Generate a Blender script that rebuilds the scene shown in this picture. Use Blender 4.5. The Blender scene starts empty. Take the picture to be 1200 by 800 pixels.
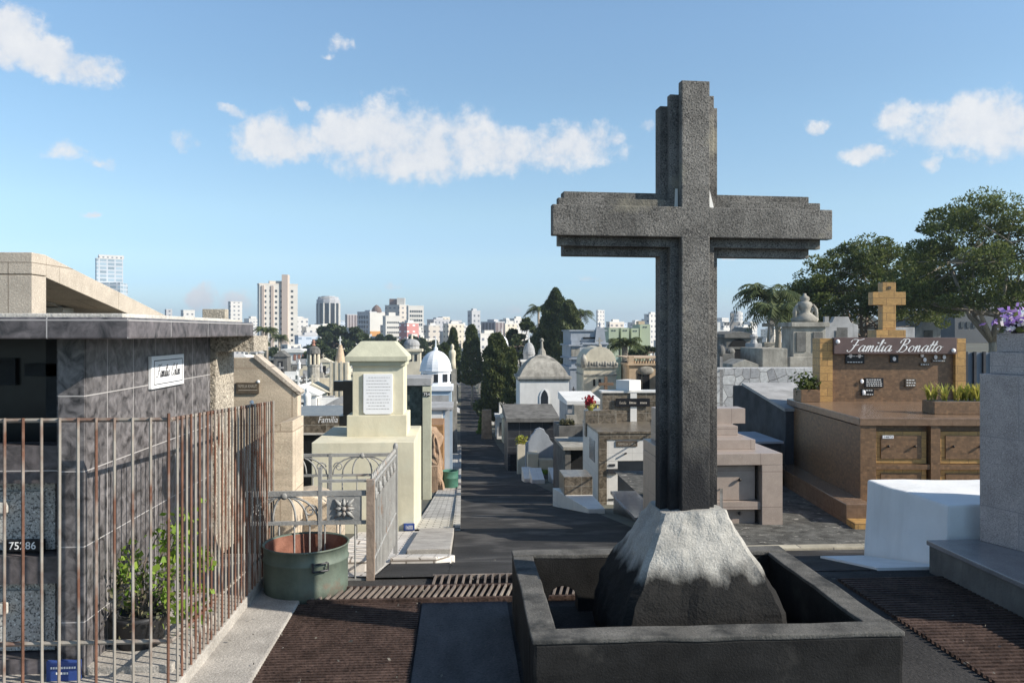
import bpy, bmesh, math, random
import numpy as np
from mathutils import Vector, Matrix, noise as mnoise

random.seed(7)
R = math.radians
SC = bpy.context.scene
COL = SC.collection

# ------------------------------------------------------------------ camera
H_EYE, F, HY, YAW = 1.75, 960.0, 388.0, 3.52      # the alley runs along +Y; the camera looks 3.5 degrees right of it
cam_d = bpy.data.cameras.new('camera')
cam = bpy.data.objects.new('camera', cam_d)
COL.objects.link(cam)
cam.location = (0, 0, H_EYE)
cam.rotation_euler = (R(90), 0, R(-YAW))
cam_d.sensor_width = 36
cam_d.lens = 28.8
cam_d.shift_y = -12 / 1200
cam_d.clip_start = 0.05
cam_d.clip_end = 12000
SC.camera = cam

# ------------------------------------------------------------------ light
SUN_EL, SUN_AZ = 31.0, 111.0                       # azimuth clockwise from +Y
sx, sy, sz = math.sin(R(SUN_AZ)) * math.cos(R(SUN_EL)), math.cos(R(SUN_AZ)) * math.cos(R(SUN_EL)), math.sin(R(SUN_EL))
sun_d = bpy.data.lights.new('sun', 'SUN')
sun_d.energy = 5.0
sun_d.angle = R(0.55)
sun_d.color = (1.0, 0.93, 0.82)
sun = bpy.data.objects.new('sun', sun_d)
COL.objects.link(sun)
sun.location = (30, -15, 30)
sun.rotation_euler = Vector((sx, sy, sz)).to_track_quat('Z', 'Y').to_euler()
vs = SC.view_settings
vs.view_transform = 'Standard'
vs.look = 'None'
vs.gamma = 1
vs.use_curve_mapping = False
vs.exposure = 0.5
try:
    SC.cycles.max_bounces = 6
    SC.cycles.diffuse_bounces = 3
    SC.cycles.glossy_bounces = 2
    SC.cycles.transmission_bounces = 2
    SC.cycles.use_denoising = True
except Exception:
    pass


def build_world():
    w = bpy.data.worlds.new('World')
    SC.world = w
    w.use_nodes = True
    nt = w.node_tree
    N, L = nt.nodes, nt.links
    N.clear()
    out = N.new('ShaderNodeOutputWorld')
    bg = N.new('ShaderNodeBackground')
    bg.inputs['Strength'].default_value = 0.12
    sky = N.new('ShaderNodeTexSky')
    sky.sky_type = 'NISHITA'
    sky.sun_disc = False
    sky.sun_elevation = R(SUN_EL)
    sky.sun_rotation = R(SUN_AZ)
    sky.altitude = 300
    sky.air_density = 1.0
    sky.dust_density = 0.3
    sky.ozone_density = 1.6
    L.new(bg.outputs[0], out.inputs[0])
    tc = N.new('ShaderNodeTexCoord')

    def mth(op, a, b=None, c=None):
        n = N.new('ShaderNodeMath')
        n.operation = op
        for i, v in enumerate((a, b, c)):
            if v is None:
                continue
            if isinstance(v, (int, float)):
                n.inputs[i].default_value = v
            else:
                L.new(v, n.inputs[i])
        return n.outputs[0]
    sep = N.new('ShaderNodeSeparateXYZ')
    L.new(tc.outputs['Generated'], sep.inputs[0])
    az = mth('ARCTAN2', sep.outputs[0], sep.outputs[1])
    el = mth('ARCSINE', sep.outputs[2])

    def nz(scale, det, rough=0.55, off=0.0):
        mp = N.new('ShaderNodeMapping')
        mp.inputs['Location'].default_value = (off, off * .7, off * .3)
        L.new(tc.outputs['Generated'], mp.inputs[0])
        n = N.new('ShaderNodeTexNoise')
        n.inputs['Scale'].default_value = scale
        n.inputs['Detail'].default_value = det
        n.inputs['Roughness'].default_value = rough
        L.new(mp.outputs[0], n.inputs['Vector'])
        return n.outputs[0]
    n1, n2, n3 = nz(24, 9, .62), nz(24, 9, .62, 7.3), nz(26, 10, .66, 3.1)
    azp = mth('ADD', az, mth('MULTIPLY', mth('SUBTRACT', n1, .5), .05))
    elp = mth('ADD', el, mth('MULTIPLY', mth('SUBTRACT', n2, .5), .034))
    blobs = [(330, 163, 55, 24, 1.), (400, 158, 40, 26, 1.), (455, 166, 75, 36, 1.), (520, 168, 75, 34, 1.), (480, 182, 110, 26, 1.), (590, 176, 50, 22, 1.),
             (660, 172, 62, 22, 1.), (705, 160, 26, 15, .9), (10, 38, 34, 24, 1.), (50, 68, 50, 16, 1.), (98, 80, 34, 15, 1.),
             (398, 54, 20, 11, .7), (386, 66, 12, 5, .6), (226, 168, 22, 12, .6), (354, 121, 11, 8, .75), (80, 178, 30, 9, .42), (120, 188, 26, 7, .38), (275, 131, 22, 6, .7),
             (1150, 144, 80, 24, 1.), (1190, 150, 50, 26, 1.), (1050, 135, 24, 13, .9), (958, 150, 17, 7, .9), (1016, 181, 26, 10, .95), (757, 148, 14, 9, .8),
             (1095, 192, 18, 7, .7), (1140, 182, 14, 8, .7), (237, 350, 16, 14, 1.), (268, 356, 26, 14, .9), (110, 250, 12, 4, .6), (600, 362, 14, 8, .6), (460, 332, 20, 5, .6), (690, 325, 22, 5, .55), (850, 300, 20, 5, .5)]
    best = None
    for (px, py, wx_, wy_, amp) in blobs:
        a = R(YAW) + math.atan((px - 600) / F)
        e = math.atan((HY - py) / F * math.cos(math.atan((px - 600) / F)))
        du = mth('MULTIPLY', mth('SUBTRACT', azp, a), F / (wx_ * 1.25))
        dv = mth('MULTIPLY', mth('SUBTRACT', elp, e), F / (wy_ * 1.5))
        q = mth('SUBTRACT', amp, mth('ADD', mth('MULTIPLY', du, du), mth('MULTIPLY', dv, dv)))
        best = q if best is None else mth('MAXIMUM', best, q)
    dens = mth('ADD', best, mth('MULTIPLY', mth('SUBTRACT', n3, .5), 2.6))
    mr = N.new('ShaderNodeMapRange')
    mr.interpolation_type = 'SMOOTHSTEP'
    mr.inputs['From Min'].default_value = .12
    mr.inputs['From Max'].default_value = .95
    L.new(dens, mr.inputs['Value'])
    # light and grey parts of the clouds
    shade = N.new('ShaderNodeMapRange')
    shade.inputs['From Min'].default_value = .25
    shade.inputs['From Max'].default_value = .7
    L.new(n3, shade.inputs['Value'])
    cm = N.new('ShaderNodeMix')
    cm.data_type = 'RGBA'
    cm.inputs['A'].default_value = (4.1, 4.35, 4.8, 1)
    cm.inputs['B'].default_value = (5.5, 5.5, 5.5, 1)
    L.new(shade.outputs[0], cm.inputs['Factor'])
    # sky tint by height, dimmed overhead to deepen the shade
    tint = N.new('ShaderNodeMix')
    tint.data_type = 'RGBA'
    tint.blend_type = 'MULTIPLY'
    tint.inputs['Factor'].default_value = 1
    cr = N.new('ShaderNodeValToRGB')
    cr.color_ramp.interpolation = 'EASE'
    stops = [(0.0, (.59, .79, 1.20)), (.05, (.66, .82, 1.07)), (.09, (.80, .90, 1.02)), (.15, (.92, .99, .99)), (.27, (.97, 1.07, 1.05)), (.38, (1.04, 1.15, 1.14)), (.75, (.72, .78, .8))]
    e = cr.color_ramp.elements
    e[0].position, e[0].color = stops[0][0], (*stops[0][1], 1)
    e[1].position, e[1].color = stops[-1][0], (*stops[-1][1], 1)
    for p_, c_ in stops[1:-1]:
        q_ = e.new(p_)
        q_.color = (*c_, 1)
    L.new(el, cr.inputs[0])
    L.new(cr.outputs[0], tint.inputs['B'])
    L.new(sky.outputs[0], tint.inputs['A'])
    mx = N.new('ShaderNodeMix')
    mx.data_type = 'RGBA'
    L.new(mth('MULTIPLY', mr.outputs[0], .92), mx.inputs['Factor'])
    L.new(tint.outputs['Result'], mx.inputs['A'])
    L.new(cm.outputs['Result'], mx.inputs['B'])
    L.new(mx.outputs['Result'], bg.inputs['Color'])


build_world()

# ------------------------------------------------------------------ picture to place
CS, SN = math.cos(R(YAW)), math.sin(R(YAW))


def wx(px, Y):
    return Y * math.tan(R(YAW) + math.atan((px - 600) / F))


def dep(px, Y):
    return Y / (CS - (px - 600) / F * SN)


def wz(px, py, Y):
    return H_EYE - (py - HY) / F * dep(px, Y)


RY = [-80, 5.8, 7, 9, 11, 12.8, 17.75, 22.3, 30, 40, 60, 82, 120, 162, 300, 500, 700, 9000]
RZ = [0, 0, -.25, -.72, -1.05, -1.32, -2.08, -2.73, -3.8, -5.03, -6.6, -7.8, -8.6, -9.05, -12.5, -18, -22, -22]


def sst(a, b, x):
    t = min(1, max(0, (x - a) / (b - a)))
    return t * t * (3 - 2 * t)


def G(x, y):
    z = float(np.interp(y, RY, RZ))
    xb = max(5.2, .245 * y - .3)
    wr = sst(xb, xb + .4 + .06 * max(0, y - 22), x) * sst(22.0, 22.3, y) * (1 - sst(90, 260, y))
    z += wr * (0.35 - z)
    wl = sst(30, 60, y) * (1 - sst(200, 400, y))
    z += wl * min(5.5, max(0, (-x - 4) * .11))
    return z


# ------------------------------------------------------------------ mesh builder
class MB:
    def __init__(s):
        s.bm = bmesh.new()

    def _tag(s, vs, bev):
        if bev:
            es = list({e for v in vs for e in v.link_edges})
            bmesh.ops.bevel(s.bm, geom=es, offset=bev, segments=2, profile=.6, affect='EDGES', clamp_overlap=True)

    def box(s, x0, x1, y0, y1, z0, z1, bev=0):
        v = [s.bm.verts.new(p) for p in ((x0, y0, z0), (x1, y0, z0), (x1, y1, z0), (x0, y1, z0), (x0, y0, z1), (x1, y0, z1), (x1, y1, z1), (x0, y1, z1))]
        for f in ((3, 2, 1, 0), (4, 5, 6, 7), (0, 1, 5, 4), (1, 2, 6, 5), (2, 3, 7, 6), (3, 0, 4, 7)):
            s.bm.faces.new([v[i] for i in f])
        s._tag(v, bev)
        return s

    def prism(s, poly, ax, a0, a1, bev=0):
        def p3(p, a):
            return {'x': (a, p[0], p[1]), 'y': (p[0], a, p[1]), 'z': (p[0], p[1], a)}[ax]
        A = [s.bm.verts.new(p3(p, a0)) for p in poly]
        B = [s.bm.verts.new(p3(p, a1)) for p in poly]
        n = len(poly)
        fs = [s.bm.faces.new(A), s.bm.faces.new(B[::-1])]
        for i in range(n):
            fs.append(s.bm.faces.new([A[i], B[i], B[(i + 1) % n], A[(i + 1) % n]]))
        bmesh.ops.recalc_face_normals(s.bm, faces=fs)
        s._tag(A + B, bev)
        return s

    def hull8(s, bot, top, bev=0):
        A = [s.bm.verts.new(p) for p in bot]
        B = [s.bm.verts.new(p) for p in top]
        n = len(A)
        fs = [s.bm.faces.new(A[::-1]), s.bm.faces.new(B)]
        for i in range(n):
            fs.append(s.bm.faces.new([A[i], A[(i + 1) % n], B[(i + 1) % n], B[i]]))
        bmesh.ops.recalc_face_normals(s.bm, faces=fs)
        s._tag(A + B, bev)
        return s

    def frust(s, cx, cy, z0, z1, hx0, hy0, hx1, hy1, bev=0):
        q = ((-1, -1), (1, -1), (1, 1), (-1, 1))
        return s.hull8([(cx + a * hx0, cy + b * hy0, z0) for a, b in q], [(cx + a * hx1, cy + b * hy1, z1) for a, b in q], bev)

    def lathe(s, cx, cy, prof, n=20, sq=1.0):
        rings = []
        for r, z in prof:
            rings.append([s.bm.verts.new((cx + max(r, .0005) * math.cos(2 * math.pi * (i + .5) / n), cy + sq * max(r, .0005) * math.sin(2 * math.pi * (i + .5) / n), z)) for i in range(n)])
        fs = []
        for a, b in zip(rings, rings[1:]):
            for i in range(n):
                fs.append(s.bm.faces.new([a[i], a[(i + 1) % n], b[(i + 1) % n], b[i]]))
        fs.append(s.bm.faces.new(rings[0][::-1]))
        fs.append(s.bm.faces.new(rings[-1]))
        bmesh.ops.recalc_face_normals(s.bm, faces=fs)
        return s

    def tube(s, pts, r, n=8, caps=True):
        pts = [Vector(p) for p in pts]
        rr = r if isinstance(r, (list, tuple)) else [r] * len(pts)
        prev = None
        rings = []
        for i, p in enumerate(pts):
            d = (pts[min(i + 1, len(pts) - 1)] - pts[max(i - 1, 0)]).normalized()
            if prev is None:
                u = d.cross(Vector((0, 0, 1)) if abs(d.z) < .9 else Vector((1, 0, 0))).normalized()
            else:
                u = (prev - d * prev.dot(d)).normalized()
            prev = u
            w = d.cross(u)
            rings.append([s.bm.verts.new(p + (u * math.cos(2 * math.pi * k / n) + w * math.sin(2 * math.pi * k / n)) * rr[i]) for k in range(n)])
        fs = []
        for a, b in zip(rings, rings[1:]):
            for k in range(n):
                fs.append(s.bm.faces.new([a[k], a[(k + 1) % n], b[(k + 1) % n], b[k]]))
        if caps:
            fs.append(s.bm.faces.new(rings[0][::-1]))
            fs.append(s.bm.faces.new(rings[-1]))
        bmesh.ops.recalc_face_normals(s.bm, faces=fs)
        return s

    def ball(s, c, r, u=12, v=8):
        r = r if isinstance(r, (tuple, list)) else (r, r, r)
        prof = [(math.sin(math.pi * k / v), -math.cos(math.pi * k / v)) for k in range(v + 1)]
        n0 = len(s.bm.verts)
        s.lathe(0, 0, prof, u)
        s.bm.verts.ensure_lookup_table()
        for vv in s.bm.verts[n0:]:
            vv.co = Vector((c[0] + vv.co.x * r[0], c[1] + vv.co.y * r[1], c[2] + vv.co.z * r[2]))
        return s

    def quad(s, *p):
        s.bm.faces.new([s.bm.verts.new(q) for q in p])
        return s

    def rot(s, cx, cy, deg):
        m = Matrix.Translation((cx, cy, 0)) @ Matrix.Rotation(R(deg), 4, 'Z') @ Matrix.Translation((-cx, -cy, 0))
        bmesh.ops.transform(s.bm, matrix=m, verts=s.bm.verts)
        return s

    def jitter(s, amp, scale=3.0, cut=0):
        if cut:
            for _ in range(cut):
                bmesh.ops.subdivide_edges(s.bm, edges=[e for e in s.bm.edges if e.calc_length() > .06], cuts=1, use_grid_fill=True)
        for v in s.bm.verts:
            v.co += mnoise.noise_vector(v.co * scale) * amp
        return s

    def out(s, name, mat, parent=None, smooth=False):
        bm = s.bm
        uvl = bm.loops.layers.uv.new('uv')
        bm.normal_update()
        for f in bm.faces:
            n = f.normal
            f.smooth = smooth
            if abs(n.z) > .75:
                for l in f.loops:
                    l[uvl].uv = (l.vert.co.x, l.vert.co.y)
            else:
                t = Vector((-n.y, n.x, 0)).normalized()
                for l in f.loops:
                    l[uvl].uv = (l.vert.co.dot(t), l.vert.co.z)
        off = Vector((0, 0, 0))
        p = parent
        while p is not None:
            off += p.location
            p = p.parent
        if off.length:
            bmesh.ops.translate(bm, verts=bm.verts, vec=-off)
        me = bpy.data.meshes.new(name)
        bm.to_mesh(me)
        bm.free()
        me.materials.append(mat)
        o = bpy.data.objects.new(name, me)
        COL.objects.link(o)
        if parent is not None:
            o.parent = parent
        return o


def raw(name, verts, faces, mat, parent=None, smooth=False):
    off = Vector((0, 0, 0))
    p = parent
    while p is not None:
        off += p.location
        p = p.parent
    v = np.asarray(verts, dtype=np.float32) - np.array(off, dtype=np.float32)
    me = bpy.data.meshes.new(name)
    f = np.asarray(faces, dtype=np.int32)
    k = f.shape[1]
    me.vertices.add(len(v))
    me.vertices.foreach_set('co', v.ravel())
    me.loops.add(f.size)
    me.loops.foreach_set('vertex_index', f.ravel())
    me.polygons.add(len(f))
    me.polygons.foreach_set('loop_start', np.arange(0, f.size, k, dtype=np.int32))
    me.polygons.foreach_set('loop_total', np.full(len(f), k, dtype=np.int32))
    if smooth:
        me.polygons.foreach_set('use_smooth', np.ones(len(f), dtype=bool))
    me.update(calc_edges=True)
    me.materials.append(mat)
    o = bpy.data.objects.new(name, me)
    COL.objects.link(o)
    if parent is not None:
        o.parent = parent
    return o


def tag(o, label=None, cat=None, group=None, kind=None):
    if label:
        o['label'] = label
    if cat:
        o['category'] = cat
    if group:
        o['group'] = group
    if kind:
        o['kind'] = kind
    return o


def T(name, label, cat, loc, group=None):
    o = bpy.data.objects.new(name, None)
    o.empty_display_size = .2
    COL.objects.link(o)
    o.location = loc
    return tag(o, label, cat, group)


def solo(mb, name, mat, label, cat, loc=None, group=None, smooth=False):
    o = mb.out(name, mat, None, smooth)
    if loc is not None:
        o.location = loc
        d = Vector(loc)
        o.data.transform(Matrix.Translation(-d))
    return tag(o, label, cat, group)


def copy_tree(o, parent=None):
    c = o.copy()
    COL.objects.link(c)
    if parent is not None:
        c.parent = parent
    for ch in [k for k in o.children]:
        copy_tree(ch, c)
    return c


# ------------------------------------------------------------------ materials
def M(name, col, rough=.85, var=.25, ns=3.0, spk=0, spk_s=150, spk_col=None, tile=None, mortar=None, tvar=.12, bump=.2, stain=0, stain_col=(.03, .03, .028),
      spec=.35, metal=0, col2=None, dist=0, stretch=None, offs=.5, blot=None, coat=0):
    m = bpy.data.materials.new(name)
    m.use_nodes = True
    nt = m.node_tree
    N, L = nt.nodes, nt.links
    b = N['Principled BSDF']
    b.inputs['Roughness'].default_value = rough
    b.inputs['Specular IOR Level'].default_value = spec
    b.inputs['Metallic'].default_value = metal
    if coat:
        b.inputs['Coat Weight'].default_value = coat
        b.inputs['Coat Roughness'].default_value = .08
    tc = N.new('ShaderNodeTexCoord')

    def noise(scale, det=5, rg=.55, d=0, st=None):
        n = N.new('ShaderNodeTexNoise')
        n.inputs['Scale'].default_value = scale
        n.inputs['Detail'].default_value = det
        n.inputs['Roughness'].default_value = rg
        n.inputs['Distortion'].default_value = d
        if st:
            mp = N.new('ShaderNodeMapping')
            mp.inputs['Scale'].default_value = st
            L.new(tc.outputs['Object'], mp.inputs[0])
            L.new(mp.outputs[0], n.inputs['Vector'])
        else:
            L.new(tc.outputs['Object'], n.inputs['Vector'])
        return n.outputs[0]

    def rng(v, a, c, lo=0, hi=1):
        r = N.new('ShaderNodeMapRange')
        r.inputs['From Min'].default_value = a
        r.inputs['From Max'].default_value = c
        r.inputs['To Min'].default_value = lo
        r.inputs['To Max'].default_value = hi
        L.new(v, r.inputs['Value'])
        return r.outputs[0]

    def mix(fac, a, c, bt='MIX'):
        x = N.new('ShaderNodeMix')
        x.data_type = 'RGBA'
        x.blend_type = bt
        for nm, v in (('Factor', fac), ('A', a), ('B', c)):
            if isinstance(v, (int, float)):
                x.inputs[nm].default_value = v
            elif isinstance(v, tuple):
                x.inputs[nm].default_value = (*v[:3], 1)
            else:
                L.new(v, x.inputs[nm])
        return x.outputs['Result']
    lo = tuple(c * (1 - var) for c in col)
    hi = col2 if col2 else tuple(min(.95, c * (1 + var)) for c in col)
    n1 = noise(ns, 6, .6, dist, stretch)
    c = mix(rng(n1, .32, .68), lo, hi)
    hgt = n1
    if spk:
        n2 = noise(spk_s, 2, .5)
        sc = spk_col if spk_col else tuple(x * .25 for x in col)
        c = mix(rng(n2, .5, .62, 0, spk), c, sc)
        n2b = noise(spk_s * .8, 2, .5, .3)
        c = mix(rng(n2b, .58, .7, 0, spk), c, tuple(min(.8, x * 1.9) for x in col))
        hgt = n2
    if blot:
        n4 = noise(blot[0], 4, .6)
        c = mix(rng(n4, blot[2], blot[2] + .12), c, blot[1])
    if tile:
        br = N.new('ShaderNodeTexBrick')
        br.offset = offs
        br.inputs['Color1'].default_value = (1 - tvar, 1 - tvar, 1 - tvar, 1)
        br.inputs['Color2'].default_value = (1 + tvar, 1 + tvar, 1 + tvar, 1)
        br.inputs['Mortar'].default_value = (1, 1, 1, 1)
        br.inputs['Scale'].default_value = 1
        br.inputs['Brick Width'].default_value = tile[0]
        br.inputs['Row Height'].default_value = tile[1]
        br.inputs['Mortar Size'].default_value = tile[2]
        br.inputs['Mortar Smooth'].default_value = .15
        L.new(tc.outputs['UV'], br.inputs['Vector'])
        c = mix(1.0, c, br.outputs['Color'], 'MULTIPLY')
        c = mix(br.outputs['Fac'], c, mortar or tuple(x * .5 for x in col))
    if stain:
        n3 = noise(1.6, 6, .65, .4, (1.6, 1.6, .35))
        c = mix(rng(n3, .5, .72, 0, stain), c, stain_col)
    L.new(c, b.inputs['Base Color'])
    if bump:
        bp = N.new('ShaderNodeBump')
        bp.inputs['Strength'].default_value = bump
        bp.inputs['Distance'].default_value = .02
        nb = noise(spk_s * .6 if spk else ns * 8, 4, .6)
        L.new(nb, bp.inputs['Height'])
        L.new(bp.outputs[0], b.inputs['Normal'])
    return m


def leafmat(name, c1, c2, trans=.25):
    m = bpy.data.materials.new(name)
    m.use_nodes = True
    nt = m.node_tree
    N, L = nt.nodes, nt.links
    b = N['Principled BSDF']
    b.inputs['Roughness'].default_value = .6
    b.inputs['Specular IOR Level'].default_value = .3
    g = N.new('ShaderNodeNewGeometry')
    x = N.new('ShaderNodeMix')
    x.data_type = 'RGBA'
    x.inputs['A'].default_value = (*c1, 1)
    x.inputs['B'].default_value = (*c2, 1)
    L.new(g.outputs['Random Per Island'], x.inputs['Factor'])
    L.new(x.outputs['Result'], b.inputs['Base Color'])
    t = N.new('ShaderNodeBsdfTranslucent')
    L.new(x.outputs['Result'], t.inputs['Color'])
    ms = N.new('ShaderNodeMixShader')
    ms.inputs[0].default_value = trans
    L.new(b.outputs[0], ms.inputs[1])
    L.new(t.outputs[0], ms.inputs[2])
    L.new(ms.outputs[0], N['Material Output'].inputs[0])
    return m


mt = {}
mt['asphalt'] = M('asphalt', (.042, .040, .039), .9, .4, 1.2, .5, 90, (.02, .02, .02), bump=.45, blot=(.9, (.095, .09, .085), .52), stain=.5, stain_col=(.025, .025, .025), spec=0.15)
mt['concrete'] = M('concrete', (.40, .37, .33), .9, .25, 4, .35, 120, bump=.35, stain=.35, stain_col=(.16, .14, .12))
mt['dark_screed'] = M('dark_screed', (.085, .085, .088), .8, .3, 2.0, .35, 80, bump=.3, stretch=(3, 1, 1), spec=0.2)
mt['earth'] = M('earth', (.12, .112, .10), .95, .4, .4, bump=.3, col2=(.15, .15, .11))
mt['black_concrete'] = M('black_concrete', (.022, .0215, .021), .8, .5, 3.0, .4, 160, (.015, .015, .015), bump=.25, blot=(2.6, (.055, .052, .048), .60), spec=0.08)
mt['pale_rim'] = M('pale_rim', (.12, .115, .105), .85, .4, 5, .5, 140, (.05, .05, .05), bump=.3, blot=(4, (.05, .05, .048), .5), spec=0.12)  # rim caps in a lighter grey than the basin walls
mt['cross_stone'] = M('cross_stone', (.175, .166, .153), .95, .35, 6, .75, 150, (.028, .028, .028), bump=.4, stain=.8, stain_col=(.035, .034, .033), blot=(3.2, (.28, .26, .21), .58), spec=0.12)
def add_soot(m, z0, z1, colr, amp=.35):
    nt = m.node_tree
    N, L = nt.nodes, nt.links
    b = N['Principled BSDF']
    src = b.inputs['Base Color'].links[0].from_socket
    tc = N.new('ShaderNodeTexCoord')
    sp = N.new('ShaderNodeSeparateXYZ')
    L.new(tc.outputs['Object'], sp.inputs[0])
    nz = N.new('ShaderNodeTexNoise')
    nz.inputs['Scale'].default_value = 4
    nz.inputs['Detail'].default_value = 6
    mp = N.new('ShaderNodeMapping')
    mp.inputs['Scale'].default_value = (2.2, 2.2, .7)
    L.new(tc.outputs['Object'], mp.inputs[0])
    L.new(mp.outputs[0], nz.inputs['Vector'])
    ad = N.new('ShaderNodeMath')
    ad.operation = 'MULTIPLY_ADD'
    L.new(nz.outputs[0], ad.inputs[0])
    ad.inputs[1].default_value = amp
    L.new(sp.outputs[2], ad.inputs[2])
    r = N.new('ShaderNodeMapRange')
    r.inputs['From Min'].default_value = z1 + .5 * amp
    r.inputs['From Max'].default_value = z0 + .5 * amp
    r.inputs['To Max'].default_value = .97
    L.new(ad.outputs[0], r.inputs['Value'])
    mx = N.new('ShaderNodeMix')
    mx.data_type = 'RGBA'
    L.new(r.outputs[0], mx.inputs['Factor'])
    L.new(src, mx.inputs['A'])
    mx.inputs['B'].default_value = (*colr, 1)
    L.new(mx.outputs['Result'], b.inputs['Base Color'])


add_soot(mt['cross_stone'], .85, 1.7, (.024, .024, .026), 1.0)
mt['soot_stone'] = M('soot_stone', (.032, .032, .033), .9, .35, 5, .6, 120, (.016, .016, .016), bump=.3, spec=0.08)
mt['mortar'] = M('mortar', (.40, .385, .35), .95, .2, 7, .35, 130, (.22, .21, .19), bump=.45, blot=(7, (.24, .23, .21), .62), spec=0.1)
mt['rust_iron'] = M('rust_iron', (.075, .05, .041), .75, .45, 6, .4, 60, bump=.5, metal=.1, spec=0.12)
add_soot(mt['mortar'], .43, .53, (.012, .0115, .0115), .28)
mt['galv_bar'] = M('galv_bar', (.31, .28, .24), .7, .2, 4, col2=(.36, .33, .29), bump=.1, blot=(2.6, (.15, .07, .045), .475), metal=.1)
mt['rust_bar'] = M('rust_bar', (.15, .075, .05), .85, .4, 6, bump=.2, blot=(2.5, (.33, .29, .25), .52))
mt['dark_marble'] = M('dark_marble', (.050, .046, .049), .42, .55, 15, tile=(.33, .36, .003), mortar=(.42, .40, .39), tvar=.1, dist=.7, col2=(.21, .195, .197), bump=.04, spec=.5, offs=0)
mt['dark_marble_long'] = M('dark_marble_long', (.072, .066, .069), .4, .55, 13, tile=(.62, .36, .003), mortar=(.4, .38, .37), dist=.7, col2=(.17, .15, .155), bump=.04, spec=.5, offs=0)
mt['granite_speckle'] = M('granite_speckle', (.46, .44, .41), .5, .12, 9, .85, 95, (.06, .06, .06), bump=.1)
mt['rough_granite'] = M('rough_granite', (.42, .37, .30), .95, .2, 5, .75, 60, (.12, .10, .08), bump=1.0)
mt['beige_granite'] = M('beige_granite', (.46, .40, .33), .85, .12, 5, .4, 70, (.25, .2, .16), bump=.25, tile=(1.6, .62, .006), mortar=(.24, .2, .16), tvar=.03)
mt['sandstone'] = M('sandstone', (.50, .415, .315), .9, .2, 2.5, .25, 90, bump=.12, tile=(.95, .48, .006), mortar=(.34, .27, .2), tvar=.05, stretch=(1, 1, 3.5), dist=.6)
mt['pale_stone'] = M('pale_stone', (.55, .52, .47), .85, .18, 4, .25, 90, bump=.25)
mt['cream'] = M('cream', (.64, .59, .44), .8, .12, 2, bump=.15, stain=.45, stain_col=(.42, .39, .28), blot=(1.3, (.60, .58, .45), .5))
mt['cream_dark'] = M('cream_dark', (.50, .49, .37), .85, .12, 3, bump=.2, stain=.25, stain_col=(.3, .3, .24))
mt['white_paint'] = M('white_paint', (.77, .77, .76), .8, .05, 3, bump=.2, stain=.3, stain_col=(.48, .47, .45), blot=(11, (.5, .5, .49), .70))
mt['white_sign'] = M('white_sign', (.82, .82, .83), .4, .02, 3, bump=0)
mt['white_marble'] = M('white_marble', (.68, .66, .62), .4, .07, 3, bump=.04, dist=1.5, tile=(.55, .5, .004), mortar=(.5, .48, .44), tvar=.03, offs=0)
mt['ink'] = M('ink', (.03, .03, .035), .6, .1, 3, bump=0)
mt['engraving'] = M('engraving', (.34, .33, .33), .8, .1, 3, bump=0)
mt['white_letter'] = M('white_letter', (.85, .84, .82), .5, .03, 3, bump=0)
mt['bronze_plaque'] = M('bronze_plaque', (.12, .095, .07), .55, .3, 20, bump=.15, metal=.3)
mt['bronze_letter'] = M('bronze_letter', (.45, .40, .33), .6, .1, 20, bump=0)
mt['blue_plate'] = M('blue_plate', (.035, .07, .24), .4, .2, 10, bump=.03)
mt['black_plate'] = M('black_plate', (.012, .012, .014), .4, .2, 10, bump=0)
mt['drum_green'] = M('drum_green', (.105, .135, .108), .65, .35, 4, bump=.12, stain=.5, stain_col=(.23, .24, .19), blot=(2.9, (.17, .07, .045), .60))
mt['drum_rust'] = M('drum_rust', (.22, .085, .055), .9, .4, 5, bump=.3, col2=(.34, .16, .11))
mt['drum_teal'] = M('drum_teal', (.06, .17, .125), .6, .2, 5, bump=.1, stain=.15)
mt['silver_paint'] = M('silver_paint', (.31, .305, .29), .6, .2, 6, bump=.2, metal=.1, blot=(4, (.26, .17, .12), .6))
mt['silver_rust'] = M('silver_rust', (.30, .23, .18), .75, .3, 4, bump=.3, metal=.1, blot=(3, (.40, .39, .37), .52))
mt['pave_tile'] = M('pave_tile', (.60, .56, .51), .8, .18, 3, bump=.15, tile=(.24, .12, .008), mortar=(.22, .19, .16), tvar=.08)
mt['pave_stone'] = M('pave_stone', (.44, .42, .38), .9, .25, 4, bump=.3, tile=(.22, .2, .012), mortar=(.2, .19, .17), tvar=.15)
mt['mosaic'] = M('mosaic', (.10, .098, .09), .9, .5, 7, bump=.5, blot=(9, (.38, .36, .32), .6), spec=0.15)
mt['kerb'] = M('kerb', (.38, .345, .27), .9, .2, 4, bump=.35, tile=(.75, .5, .008), mortar=(.15, .14, .12))
mt['gold_tile'] = M('gold_tile', (.44, .255, .085), .5, .22, 20, bump=.1, tile=(.24, .12, .005), mortar=(.23, .13, .05), tvar=.14, spec=.5, stretch=(1, 1, 2))
mt['brown_tile'] = M('brown_tile', (.17, .098, .05), .45, .3, 22, bump=.12, tile=(.06, .03, .002), mortar=(.15, .09, .05), tvar=.22, spec=.5)
mt['brown_polish'] = M('brown_polish', (.20, .13, .085), .22, .2, 16, bump=.03, tile=(.3, .15, .003), mortar=(.14, .09, .06), tvar=.1, spec=.6)
mt['sign_brown'] = M('sign_brown', (.125, .085, .078), .5, .12, 8, bump=.03)
mt['pink_marble'] = M('pink_marble', (.35, .285, .24), .4, .1, 9, .25, 130, (.24, .18, .16), bump=.03, tile=(.62, .44, .004), mortar=(.2, .15, .13), tvar=.04, spec=.5, offs=0)
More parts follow.
